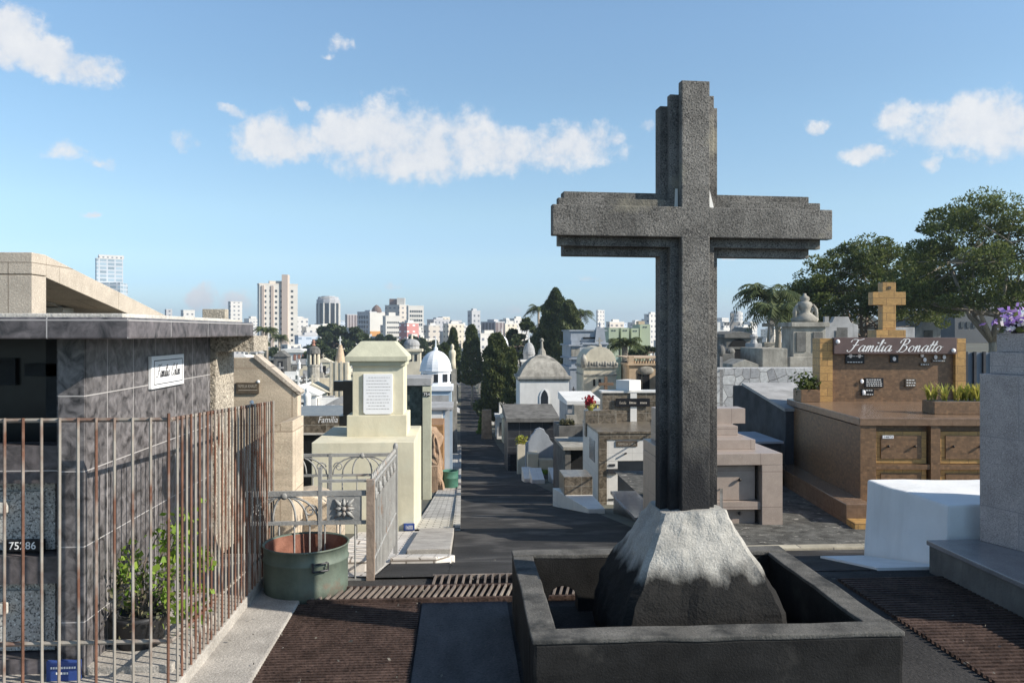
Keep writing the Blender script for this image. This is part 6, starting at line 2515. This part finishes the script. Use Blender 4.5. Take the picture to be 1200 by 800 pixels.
def columnar(label, x, y, z0, z1, rad, mat, seed, n=9000, size=.12, lump=.3, power=.7, trunk=.14, group=None, name='cypress', zb=None, peaks=1):
    r = np.random.default_rng(seed)
    zb = G(x, y) if zb is None else zb
    t = T(name, label, 'tree', (x, y, zb), group)
    h = r.uniform(0, 1, n)
    a = r.uniform(0, 2 * np.pi, n)
    lobes = 7
    ph = r.uniform(0, 6.28, 12)
    prof = np.clip(np.minimum(h / .10 + .35, 1.0), 0, 1) * np.clip((1 - h), 0, 1) ** power
    bumps = sum(np.sin(a * (k + 2) + ph[k] + h * (9 + 5 * k)) * .5 for k in range(4)) / 2 + sum(np.sin(h * (22 + 9 * k) + a * (k + 1) + ph[k + 5]) for k in range(4)) * .2
    rr = rad * prof * (1 + lump * bumps) * r.uniform(.55, 1.03, n) ** .4
    c = np.stack([x + rr * np.cos(a), y + rr * np.sin(a), z0 + h * (z1 - z0)], axis=1)
    od = np.stack([np.cos(a) * .6, np.sin(a) * .6, np.full(n, .8)], axis=1)
    v, f_ = leaves(c, size, seed, .2, .42, od)
    raw('crown', v, f_, mat, t)
    mb = MB()
    mb.tube([(x, y, zb - .3), (x + .06, y, (zb + z0) / 2), (x, y, z0 + .6 * (z1 - z0))], [trunk * 1.2, trunk, trunk * .3], 8)
    mb.out('trunk', mt['bark_pale'], t, True)
    return t


def palm(label, x, y, ztop, mat, seed, fl=2.2, trunk=.2, n=22, droop=1.0, width=.9, group=None):
    r = random.Random(seed)
    zb = G(x, y)
    t = T('palm_tree', label, 'palm tree', (x, y, zb), group)
    mb = MB()
    mb.tube([(x, y, zb - .3), (x + .1, y, (zb + ztop) / 2), (x, y, ztop)], [trunk * 1.1, trunk * .9, trunk * .8], 9)
    mb.out('trunk', mt['bark_pale'], t, True)
    vs_, fs_ = [], []
    for i in range(n):
        a = 2 * math.pi * i / n * 2.618
        el = r.uniform(.2, 1.25)
        P = []
        for s in range(9):
            q = s / 8
            rad = fl * q * math.cos(el * .6) * (1 - .1 * q)
            z = ztop + fl * (math.sin(el) * q - droop * .75 * q * q)
            P.append(Vector((x + rad * math.cos(a), y + rad * math.sin(a), z)))
        for s in range(1, 9):
            d = (P[s] - P[s - 1]).normalized()
            sd = d.cross(Vector((0, 0, 1))).normalized()
            for sg in (-1, 1):
                for u_ in (0, .5):
                    b0 = P[s - 1].lerp(P[s], u_)
                    L_ = width * fl * .34 * (1 - abs(s / 8 - .45) * 1.2)
                    tip = b0 + sd * sg * L_ * .8 + d * L_ * .6 - Vector((0, 0, L_ * r.uniform(.25, .7)))
                    n0 = len(vs_)
                    w = d * .05 * fl
                    vs_ += [b0 - w * .5, b0 + w * .5, tip + w * .15, tip - w * .15]
                    fs_.append((n0, n0 + 1, n0 + 2, n0 + 3))
    raw('crown', [tuple(q) for q in vs_], fs_, mat, t)
    return t


def at_top(px, py, Y):
    return wz(px, py, Y)


# alley cypresses
columnar('bushy olive green cypress nearest on the right kerb of the alley', wx(582, 70), 70, wz(582, 492, 70), wz(582, 391, 70), 1.5, mt['leaf_cypress'], 41, 15000, .16, .32, .33, .18)
columnar('slender young cypress with pale trunk just right of the bushy one', wx(600, 66), 66, wz(600, 488, 66), wz(600, 408, 66), .72, mt['leaf_cypress'], 42, 4500, .14, .35, .4, .1)
columnar('dark narrow cypress further down the alley on its right kerb', wx(553, 110), 110, wz(553, 450, 110), wz(551, 381, 110), 1.6, mt['leaf_dark'], 43, 9000, .2, .22, .4, .16)
columnar('dark cypress behind the statue obelisk on the left kerb', wx(531, 125), 125, wz(531, 450, 125), wz(531, 384, 125), 1.35, mt['leaf_dark'], 44, 8000, .2, .28, .42, .16)
columnar('low dark cypress bush left of the alley behind the domed mausoleum', wx(521, 118), 118, wz(521, 450, 118), wz(521, 402, 118), 1.7, mt['leaf_dark'], 45, 7000, .2, .35, .5, .16)
columnar('short round topped cypress at the far left end of the alley', wx(533.5, 190), 190, wz(533, 432, 190), wz(533, 404, 190), 1.2, mt['leaf_dark'], 46, 4000, .25, .3, .5, .16)
columnar('low green bush at the foot of the bushy alley cypress', wx(566, 72), 72, wz(563, 503, 72) - .4, wz(563, 484, 72), .45, mt['leaf_bright'], 47, 1500, .15, .4, .5, .1, name='bush')
mb = MB()
mb.frust(wx(570.5, 66), 66.2, G(3, 66) - .4, wz(570, 480, 66), .45, .4, .36, .34, .04)
mb.jitter(.04, 2)
solo(mb, 'stone_pillar', mt['orange_rock'], 'reddish stone pillar under the bushy cypress', 'monument', (wx(570, 66), 66, G(3, 66)))
# tall dense conifer group
columnar('very tall dense dark conifer behind the chapels', wx(651, 105), 105, wz(651, 450, 105), wz(651, 338, 105), 3.7, mt['leaf_dark'], 51, 30000, .2, .34, .62, .3, name='conifer')
columnar('second dense conifer leaning against the right of the tallest one', wx(667, 102), 102, wz(667, 440, 102), wz(667, 352, 102), 2.6, mt['leaf_cypress'], 52, 14000, .2, .32, .5, .3, name='conifer')
broad_tree('dark rounded tree left of the tall conifer above the domes', wx(618, 120), 120, wz(618, 425, 120), wz(618, 371, 120), 3.9, 3.6, mt['leaf_dark'], 53, 46, 200, .3, .3)
palm('palm peeping out between the dark tree and the tall conifer', wx(631, 115), 115, wz(631, 362, 115), mt['leaf_palm'], 54, 2.6, .2, 18)
palm('palm rising right of the tall dense conifer', wx(680, 112), 112, wz(680, 368, 112), mt['leaf_palm'], 55, 2.6, .2, 18)
palm('low bushy palm with a dark trunk before the green apartment blocks', wx(732, 62), 62, wz(732, 404, 62), mt['leaf_palm'], 56, 1.9, .3, 26, .9)
broad_tree('small rounded tree over the orange mausoleum balustrade', wx(757, 68), 68, wz(757, 418, 68), wz(757, 402, 68), 1.6, 1.5, mt['leaf_city'], 57, 22, 150, .13, .12)
# right side trees
palm('tall feathery palm left of the urn monument', wx(901, 44), 44, wz(901, 347, 44), mt['leaf_palm'], 61, 2.5, .17, 26, 1.0)
palm('shorter palm with a reddish trunk left of the urn monument', wx(910, 40), 40, wz(910, 366, 40), mt['leaf_palm'], 62, 2.1, .16, 22, 1.1)
broad_tree('broad spreading tree with many thin trunks behind the golden tomb cross', wx(1012, 50), 50, wz(1012, 376, 50), wz(1012, 274, 50), 4.7, 3.6, mt['leaf_tree'], 63, 150, 330, .078, .2, 6, zfork=wz(1012, 398, 50))
broad_tree('large spreading tree with forked pale limbs at the right edge', wx(1163, 42), 42, wz(1163, 352, 42), wz(1165, 222, 42), 5.2, 4.0, mt['leaf_tree'], 64, 180, 400, .072, .22, 7, bark='bark_pale', zfork=wz(1163, 398, 42))
broad_tree('dark mid tree filling the gap between the two spreading trees', wx(1086, 54), 54, wz(1086, 366, 54), wz(1086, 288, 54), 3.2, 3.0, mt['leaf_tree'], 65, 55, 330, .08, .18, 4)
broad_tree('low dark tree left of the urn monument below the palm', wx(938, 60), 60, wz(938, 385, 60), wz(938, 330, 60), 2.6, 2.4, mt['leaf_dark'], 66, 40, 300, .09, .16, 4)
broad_tree('low shrubby tree behind the golden tomb columns', wx(1000, 70), 70, wz(1000, 402, 70), wz(1000, 372, 70), 3.4, 2.4, mt['leaf_dark'], 67, 36, 280, .09, .15, 4)
# left: trees before the city
palm('tall palm in front of the beige tower, left of the hollow', wx(312, 150), 150, wz(312, 388, 150), mt['leaf_palm'], 71, 3.0, .3, 24)
palm('second smaller palm right of the tall one by the beige tower', wx(327, 165), 165, wz(327, 396, 165), mt['leaf_palm'], 72, 2.6, .25, 20)
broad_tree('wide dark green tree mass below the dark round tower', wx(398, 210), 210, wz(398, 425, 210), wz(398, 378, 210), 8.6, 6, mt['leaf_city'], 73, 80, 220, .5, .5)
broad_tree('bright green tree under the dark tree mass in the left hollow', wx(376, 180), 180, wz(376, 430, 180), wz(376, 398, 180), 4.0, 4, mt['leaf_city'], 74, 40, 180, .4, .3)
broad_tree('dark green tree at the foot of the beige tower', wx(312, 185), 185, wz(312, 440, 185), wz(312, 402, 185), 4.6, 4, mt['leaf_city'], 75, 44, 180, .4, .3)
broad_tree('dark tree right of the white hotel block in the distance', wx(448, 240), 240, wz(448, 412, 240), wz(448, 392, 240), 6, 5, mt['leaf_city'], 76, 40, 170, .5, .4)
broad_tree('dark tree in front of the pink tower', wx(487, 230), 230, wz(487, 415, 230), wz(487, 393, 230), 5, 4, mt['leaf_city'], 77, 36, 170, .5, .4)
broad_tree('distant dark tree left of the dark alley cypress', wx(508, 250), 250, wz(508, 420, 250), wz(508, 399, 250), 5, 4, mt['leaf_city'], 78, 30, 160, .5, .4)
broad_tree('distant tree behind the white domed mausoleum', wx(600, 260), 260, wz(600, 415, 260), wz(600, 391, 260), 5.5, 4, mt['leaf_city'], 79, 34, 160, .5, .4)

# ------------------------------------------------------------------ city
def cityM(nm, wall, win, pw, ph, gap, rough=.8):
    m = M(nm, wall, rough, .06, .08, bump=0)
    nt = m.node_tree
    N, L = nt.nodes, nt.links
    b = N['Principled BSDF']
    src = b.inputs['Base Color'].links[0].from_socket
    tc = N.new('ShaderNodeTexCoord')
    br = N.new('ShaderNodeTexBrick')
    br.offset = 0
    br.inputs['Scale'].default_value = 1
    br.inputs['Brick Width'].default_value = pw
    br.inputs['Row Height'].default_value = ph
    br.inputs['Mortar Size'].default_value = gap
    br.inputs['Mortar Smooth'].default_value = 0
    br.inputs['Color1'].default_value = (*win, 1)
    br.inputs['Color2'].default_value = tuple(min(1, c * 1.8) for c in win) + (1,)
    br.inputs['Mortar'].default_value = (1, 1, 1, 1)
    L.new(tc.outputs['UV'], br.inputs['Vector'])
    geo = N.new('ShaderNodeNewGeometry')
    sp = N.new('ShaderNodeSeparateXYZ')
    L.new(geo.outputs['Normal'], sp.inputs[0])
    top = N.new('ShaderNodeMath')
    top.operation = 'LESS_THAN'
    L.new(sp.outputs[2], top.inputs[0])
    top.inputs[1].default_value = .5
    inv = N.new('ShaderNodeMath')
    inv.operation = 'SUBTRACT'
    inv.inputs[0].default_value = 1
    L.new(br.outputs['Fac'], inv.inputs[1])
    fac = N.new('ShaderNodeMath')
    fac.operation = 'MULTIPLY'
    L.new(inv.outputs[0], fac.inputs[0])
    L.new(top.outputs[0], fac.inputs[1])
    mx = N.new('ShaderNodeMix')
    mx.data_type = 'RGBA'
    L.new(fac.outputs[0], mx.inputs['Factor'])
    L.new(src, mx.inputs['A'])
    L.new(br.outputs['Color'], mx.inputs['B'])
    L.new(mx.outputs['Result'], b.inputs['Base Color'])
    return m


CM = {
    'white': cityM('city_white', (.56, .54, .51), (.10, .11, .13), 3.4, 3.1, 1.0),
    'cream': cityM('city_cream', (.60, .54, .44), (.12, .11, .10), 3.2, 3.1, 1.0),
    'grey': cityM('city_grey', (.40, .40, .41), (.09, .10, .12), 3.2, 3.1, .95),
    'beige': cityM('city_beige', (.52, .47, .41), (.10, .10, .11), 4.2, 3.2, 1.1),
    'pink': cityM('city_pink', (.50, .22, .20), (.62, .52, .5), 4.0, 3.2, 1.2),
    'green': cityM('city_green', (.42, .48, .33), (.08, .10, .08), 40, 60, 18),
    'dark': cityM('city_dark', (.15, .12, .12), (.30, .28, .27), 2.6, 40, 1.0),
    'glass': cityM('city_glass', (.5, .53, .56), (.20, .26, .30), 6.0, 3.3, .55),
    'blue': cityM('city_blue', (.45, .50, .57), (.15, .19, .24), 5.0, 3.2, 1.1),
    'plain': M('city_plain', (.54, .52, .48), .85, .08, .1, bump=0),
    'plaing': M('city_plain_grey', (.42, .42, .43), .85, .08, .1, bump=0),
    'brown': M('city_brown', (.17, .12, .10), .85, .1, .1, bump=0),
    'tower': M('city_tower', (.56, .50, .43), .85, .05, .1, bump=0),
    'pinkshaft': M('city_shaft', (.56, .455, .38), .85, .05, .1, bump=0),
    'orange': M('city_orange', (.50, .25, .08), .85, .05, .1, bump=0),
    'roof': M('city_roof', (.36, .20, .14), .9, .15, .1, bump=0),
}


def corner_block(px0, xm, px1, pt, D, phi=32, pb=None, cap=0):
    """footprint (world xy) of a block whose near vertical edge is seen at column xm"""
    m = D / F
    c_ = Vector((wx(xm, D), D))
    a = R(phi)
    wl = max(.5, (xm - px0)) * m / math.cos(a)
    wr = max(.5, (px1 - xm)) * m / math.sin(a)
    l_ = Vector((-math.cos(a), math.sin(a))) * wl
    r__ = Vector((math.sin(a), math.cos(a))) * wr
    zt = wz(xm, pt, D)
    return [tuple(c_), tuple(c_ + r__), tuple(c_ + l_ + r__), tuple(c_ + l_)], zt


def building(px0, xm, px1, pt, D, mat, label, phi=32, roof=0, extra=None, name='apartment_tower', cat='building', group=None, zb=None):
    P, zt = corner_block(px0, xm, px1, pt, D, phi)
    cx_, cy_ = sum(p[0] for p in P) / 4, sum(p[1] for p in P) / 4
    zb = G(cx_, cy_) if zb is None else zb
    t = T(name, label, cat, (cx_, cy_, zb), group)
    mb = MB()
    mb.prism(P, 'z', zb - 2, zt)
    mb.out('wall', CM[mat], t)
    k = .25 if roof >= 0 else .1
    mb = MB()
    s = .92
    Q = [(cx_ + (p[0] - cx_) * 1.02, cy_ + (p[1] - cy_) * 1.02) for p in P]
    mb.prism(Q, 'z', zt + .01, zt + .6)
    if roof > 0:
        Q = [(cx_ + (p[0] - cx_) * .45, cy_ + (p[1] - cy_) * .5) for p in P]
        mb.prism(Q, 'z', zt + .6, zt + .6 + roof)
    mb.out('roof', CM['plaing'] if mat in ('grey', 'blue', 'dark') else CM['plain'], t)
    return t, P, zt, zb


def window_rows(t, P, face, zt, zb, n, floors, fh, w_, h_, z_off=1.0, mat='glass_dark', margin=.08):
    """each window a pane of its own, sharing one mesh per face"""
    a, b_ = (Vector(P[0]), Vector(P[1])) if face == 'r' else (Vector(P[3]), Vector(P[0]))
    d = (b_ - a)
    L_ = d.length
    d.normalize()
    nrm = Vector((d.y, -d.x))
    me = None
    for i in range(n):
        for j in range(floors):
            q = a + d * (L_ * (margin + (1 - 2 * margin) * (i + .5) / n))
            z = zt - z_off - (j + 1) * fh
            if me is None:
                mb = MB()
                e0, e1 = q - d * w_ / 2, q + d * w_ / 2
                f0, f1 = e0 + nrm * .12, e1 + nrm * .12
                mb.hull8([(e0.x, e0.y, z), (f0.x, f0.y, z), (f1.x, f1.y, z), (e1.x, e1.y, z)], [(e0.x, e0.y, z + h_), (f0.x, f0.y, z + h_), (f1.x, f1.y, z + h_), (e1.x, e1.y, z + h_)])
                o = mb.out('window', mt[mat], t)
                me, q0, z0 = o.data, q.copy(), z
            else:
                o = bpy.data.objects.new('window', me)
                COL.objects.link(o)
                o.parent = t
                o.location = (q.x - q0.x, q.y - q0.y, z - z0)


# beige tower with the pink stair shaft
t, P, zt, zb = building(299, 304, 344, 333, 450, 'plain', 'tall beige apartment tower with a pink stair shaft, left of the dark round tower', 66, 1.5)
t.children[0].data.materials[0] = CM['tower']
window_rows(t, P, 'r', zt, zb, 6, 15, 3.0, 1.2, 1.2)
for px_, w_, top in ((331.5, 3.2, 321), (306.5, 1.3, 334), (316.5, 1.5, 334)):
    mb = MB()
    D = 447 if px_ != 331.5 else 449
    mb.box(wx(px_, D) - w_ / 2, wx(px_, D) + w_ / 2, 450 + .2086 * (px_ - 304) - (.7 if px_ != 331.5 else 2.2), 450 + .2086 * (px_ - 304) + 3, zb, wz(px_, top, D))
    mb.out('stair_shaft', CM['pinkshaft'], t)
# dark round tower
D = 600
xm = wx(382.5, D)
r0 = (wx(396.5, D) - wx(369, D)) / 2
zb = G(xm, D)
t = T('round_tower', 'dark glass polygonal tower with white vertical fins above the trees', 'building', (xm, D, zb))
mb = MB()
mb.lathe(xm, D + r0, [(r0 * .95, zb), (r0 * .95, wz(382, 355, D))], 12)
mb.out('glass_body', mt['glass_dark'], t)
for k_ in range(12):
    a = 2 * math.pi * (k_ + .5) / 12
    mb = MB()
    mb.lathe(xm + r0 * .97 * math.cos(a), D + r0 + r0 * .97 * math.sin(a), [(.7, zb), (.7, wz(382, 355, D))], 6)
    mb.out('fin', CM['plain'], t)
mb = MB()
mb.lathe(xm, D + r0, [(r0 * 1.0, wz(382, 355, D)), (r0 * 1.02, wz(382, 351, D)), (r0 * .9, wz(382, 350, D)), (r0 * .9, wz(382, 347.5, D)), (r0 * .6, wz(382, 347.4, D)), (r0 * .6, wz(382, 346.5, D))], 12)
mb.out('crown_ring', CM['plaing'], t)
mb = MB()
for k_ in range(9):
    mb.box(xm - r0 * .5 + k_ * r0 * .11, xm - r0 * .5 + k_ * r0 * .11 + r0 * .07, D + .1, D + .3, wz(382, 349.3, D), wz(382, 348, D))
mb.out('roof_lettering', CM['plain'], t)
# far glass tower above the left roof
t, P, zt, zb = building(108, 113, 137, 303, 700, 'glass', 'white and glass high-rise standing above the beige mausoleum roof', 60, 0)
mb = MB()
mb.prism([(p[0] * .94 + .06 * P[0][0] + 1, p[1] + 2) for p in P], 'z', zt + .6, wz(120, 298, 700))
mb.out('roof_block', CM['white'], t)
mb = MB()
mb.prism([(wx(106, 690), 690), (wx(141, 690), 690), (wx(141, 690), 705), (wx(106, 690), 705)], 'z', zb, wz(120, 331, 690))
mb.out('podium', CM['glass'], t)
# white hotel with dome and orange band
t, P, zt, zb = building(417, 433, 449, 366, 520, 'grey', 'white hotel block with an orange band and small dark dome on top', 45, 1.0)
mb = MB()
q = [Vector(p) for p in P]
mb.prism([(P[0][0] + .3, P[0][1] - .5), (P[1][0] + .3, P[1][1] - .5), (P[1][0] + .1, P[1][1] + .1), (P[0][0] + .1, P[0][1] + .1)], 'z', zb, zt)
mb.out('blank_wall', CM['plain'], t)
mb = MB()
mb.prism([(P[0][0] + .6, P[0][1] - 1), (P[1][0] + .6, P[1][1] - 1), (P[1][0] + .3, P[1][1] - .5), (P[0][0] + .3, P[0][1] - .5)], 'z', wz(440, 398, 520), wz(440, 388, 520))
mb.out('orange_band', CM['orange'], t)
mb = MB()
mb.lathe(wx(441, 525), 527, [(3.2, zt), (3.2, zt + 1.5), (2.6, zt + 3.0), (1.2, zt + 4.4), (.3, zt + 5)], 12)
mb.out('roof_dome', CM['brown'], t)
window_rows(t, P, 'l', zt, zb, 4, 6, 3.0, 1.4, 2.0)
# pale twin blocks
t, P, zt, zb = building(448, 452, 468, 371, 480, 'plain', 'pale cream apartment block with many small windows beside the white hotel', 55, 2.0)
window_rows(t, P, 'r', zt, zb, 6, 8, 2.9, .9, 1.1)
t, P, zt, zb = building(450, 468, 478, 358, 560, 'beige', 'beige tower with a dark brown penthouse behind the pale cream block', 40, 0)
mb = MB()
mb.box(wx(456, 565), wx(471, 565), 566, 576, zt, wz(462, 350, 565))
mb.out('penthouse', CM['brown'], t)
mb = MB()
mb.box(wx(465, 563), wx(474, 563), 564, 572, zt, wz(470, 349, 563))
mb.out('penthouse_block', CM['plain'], t)
t, P, zt, zb = building(476, 478.5, 496, 359, 540, 'plain', 'pale tower with a tight grid of windows right of the brown penthouse', 65, 0)
window_rows(t, P, 'r', zt, zb, 6, 11, 2.9, 1.1, 1.4)
t, P, zt, zb = building(467, 477, 490, 379, 420, 'pink', 'pink and white apartment block in front of the pale grid tower', 45, 1.2)
# the rest of the nearer skyline: (px0, corner, px1, top, distance, material, label)
LIST = [
    (336, 345, 358, 374, 520, 'white', 'white mid-rise directly right of the beige tower'),
    (344, 352, 376, 394, 380, 'blue', 'low pale blue block between beige tower and tree mass'),
    (352, 362, 380, 384, 460, 'white', 'stepped white flats behind the low pale blue block'),
    (404, 408, 418, 369, 640, 'dark', 'brown slab building peeping left of the white hotel'),
    (496, 505, 515, 382, 470, 'beige', 'beige mid-rise left of the dark alley cypress'),
    (500, 512, 526, 375, 560, 'grey', 'grey flats with white balconies behind the beige mid-rise'),
    (513, 521, 527, 372, 620, 'cream', 'cream block topped by a plant room left of the cypresses'),
    (519, 528, 544, 380, 500, 'cream', 'wide cream flats just left of the dark alley cypress'),
    (524, 532, 541, 376, 640, 'grey', 'distant grey slab above the wide cream flats'),
    (548, 555, 563, 365, 480, 'grey', 'slim tall grey and white tower above the alley cypress'),
    (564, 588, 592, 378, 430, 'dark', 'dark vertically striped office slab right of the slim tower'),
    (591, 592.5, 607, 380, 420, 'cream', 'cream flat-fronted block right of the dark striped slab'),
    (598, 605, 616, 374, 520, 'white', 'white block with dark roof left of the rounded tree'),
    (556, 566, 588, 392, 330, 'white', 'low white roofs between the alley cypress and white dome'),
    (699, 701, 710, 364, 650, 'white', 'thin pale tower above the blue-grey mausoleum'),
    (711, 716, 735, 378, 430, 'beige', 'brownish flats with red roof behind the green blocks'),
    (749, 757, 764, 377, 520, 'blue', 'blue-grey stepped tower beside the cross shaft'),
    (756, 763, 776, 369, 480, 'white', 'pale tower half hidden by the cross shaft'),
    (843, 850, 862, 380, 520, 'white', 'white flats just right of the cross shaft'),
    (866, 872, 886, 384, 480, 'white', 'white low flats behind the tall feathery palm'),
    (1060, 1072, 1090, 378, 420, 'white', 'white low flats seen under the spreading trees'),
    (1086, 1100, 1118, 384, 380, 'white', 'long white low block seen left of the dark building'),
    (1082, 1092, 1106, 369, 520, 'blue', 'blue-grey flats above the long white low block'),
    (1120, 1150, 1190, 366, 420, 'grey', 'grey flats above the dark building'),
    (266, 272, 281, 354, 620, 'white', 'white twin-topped flats over the dark marble canopy'),
    (192, 196, 200, 363, 640, 'grey', 'tiny grey rooftop above the marble canopy left part'),
    (210, 217, 225, 364, 600, 'white', 'tiny white rooftop above the marble canopy'),
    (980, 990, 1004, 382, 430, 'grey', 'grey flats half hidden behind the broad spreading tree'),
]
for (a, b_, c_, pt, D, m_, lab) in LIST:
    building(a, a + (b_ - a) * .7, c_, pt, D, m_, lab, 50, 1.2 if D < 600 else 0)
D = 640
xm = wx(860, D)
zb = G(xm, D)
t = T('round_tower', 'slim pale cylindrical tower right of the cross shaft', 'building', (xm, D, zb))
mb = MB()
rq = (wx(870, D) - wx(855.5, D)) / 2
xm = wx(863, D)
mb.lathe(xm, D, [(rq, zb), (rq, wz(863, 366, D)), (rq * .8, wz(863, 365.8, D)), (rq * .8, wz(863, 364.5, D))], 18)
mb.out('wall', CM['white'], t)
# green apartment blocks
for (a, c_, pt, D, lab) in ((713.5, 725, 384, 260, 'pale green apartment block, the left one of the row'), (728, 737, 384, 262, 'pale green apartment block with two dark dots, second of the row'), (740, 748.5, 384.5, 264, 'narrow pale green apartment block, third of the row'), (750, 762, 380, 266, 'taller green block with a roof box nearest the cross shaft')):
    x0, x1 = wx(a, D), wx(c_, D)
    zb = G(x0, D)
    t = T('green_block', lab, 'building', ((x0 + x1) / 2, D, zb), 'green apartment blocks')
    mb = MB()
    mb.box(x0, x1, D, D + 12, zb - 2, wz((a + c_) / 2, pt, D))
    mb.out('wall', M('green_render', (.40, .45, .31), .9, .06, .2, bump=0) if 'green_render' not in bpy.data.materials else bpy.data.materials['green_render'], t)
    for k_ in range(2):
        mb = MB()
        xq = (x0 + x1) / 2 - .7 + k_ * .8
        zq = wz((a + c_) / 2, pt + 2.5, D)
        mb.box(xq, xq + .5, D - .1, D, zq - .4, zq)
        mb.out('window', mt['glass_dark'], t)
    if pt == 380:
        mb = MB()
        mb.box(x0, x0 + 2, D + 2, D + 6, wz(756, 380, D), wz(756, 376, D))
        mb.out('roof_box', mt['baroque_orange'], t)
t, P, zt, zb = building(705, 722, 764, 386, 275, 'dark', 'dark recessed slab linking the pale green apartment blocks', 10, 0)
t.children[0].data.materials[0] = mt['dark_old']
# low house with reddish walls at the edge of the hollow
D = 200
t = T('low_house', 'low white house with brick-red windows left of the round columned tomb', 'house', (wx(340, D), D, G(wx(340, D), D)))
x0, x1 = wx(322, D), wx(359, D)
zb = G(x0, D)
mb = MB()
mb.box(x0, x1, D, D + 8, zb - 2, wz(340, 413, D))
mb.out('wall', mt['white_wash'], t)
mb = MB()
mb.prism([(x0 - .4, wz(340, 413, D)), (x1 + .4, wz(340, 413, D)), (x1 - 1.5, wz(340, 409, D)), (x0 + 1.5, wz(340, 409, D))], 'y', D - .4, D + 8.4)
mb.out('roof', mt['white_wash'], t)
for px_ in (326, 332, 344, 349, 354):
    mb = MB()
    mb.box(wx(px_, D), wx(px_ + 3, D), D - .1, D - .01, wz(px_, 422, D), wz(px_, 415, D))
    mb.out('window', mt['roof_red'] if px_ > 340 else mt['dark_old'], t)

# distant filler of the skyline: low pale buildings, one thing each
rnd2 = random.Random(5)
mats = ['white', 'cream', 'grey', 'beige', 'white', 'blue', 'white']
words = {'white': 'white', 'cream': 'cream', 'grey': 'grey', 'beige': 'beige', 'blue': 'bluish grey'}
px_ = -60
while px_ < 1240:
    for row, (D0, top0, top1) in enumerate(((330, 398, 412), (520, 384, 398), (640, 374, 390), (820, 377, 390))):
        w_ = rnd2.uniform(10, 24) * (1.3 if row == 0 else 1)
        a = px_ + rnd2.uniform(-6, 6)
        pt = rnd2.uniform(top0, top1) - (6 if rnd2.random() < .12 else 0)
        m_ = rnd2.choice(mats)
        if row == 2 and not (340 < a < 640 and rnd2.random() < .75):
            continue
        if row == 0 and not (300 < a < 540 or 690 < a < 780 or a > 840):
            continue
        where = 'left of the alley' if px_ < 540 else ('around the tall conifer' if px_ < 790 else 'right of the cross shaft')
        size = 'low' if row == 0 else (None, 'mid-rise', 'tall', 'far off')[row]
        building(a, a + w_ * rnd2.uniform(.3, .6), a + w_, pt, D0 + rnd2.uniform(-40, 60), m_, '%s %s building in the hazy skyline %s' % (size, words[m_], where), rnd2.uniform(28, 50), rnd2.choice([0, 1.2, 2.2]),
                 name='city_building', group='%s skyline buildings %s' % (size, where))
    px_ += 17

# ------------------------------------------------------------------ air between here and the far city
def air():
    m = bpy.data.materials.new('haze')
    m.use_nodes = True
    N, L = m.node_tree.nodes, m.node_tree.links
    N.remove(N['Principled BSDF'])
    v = N.new('ShaderNodeVolumePrincipled')
    v.inputs['Color'].default_value = (.72, .82, .95, 1)
    v.inputs['Density'].default_value = .00034
    v.inputs['Anisotropy'].default_value = .25
    L.new(v.outputs[0], N['Material Output'].inputs['Volume'])
    mb = MB()
    mb.box(-3300, 3300, -90, 3200, -30, 75)
    o = mb.out('haze', m)
    o['kind'] = 'stuff'


air()
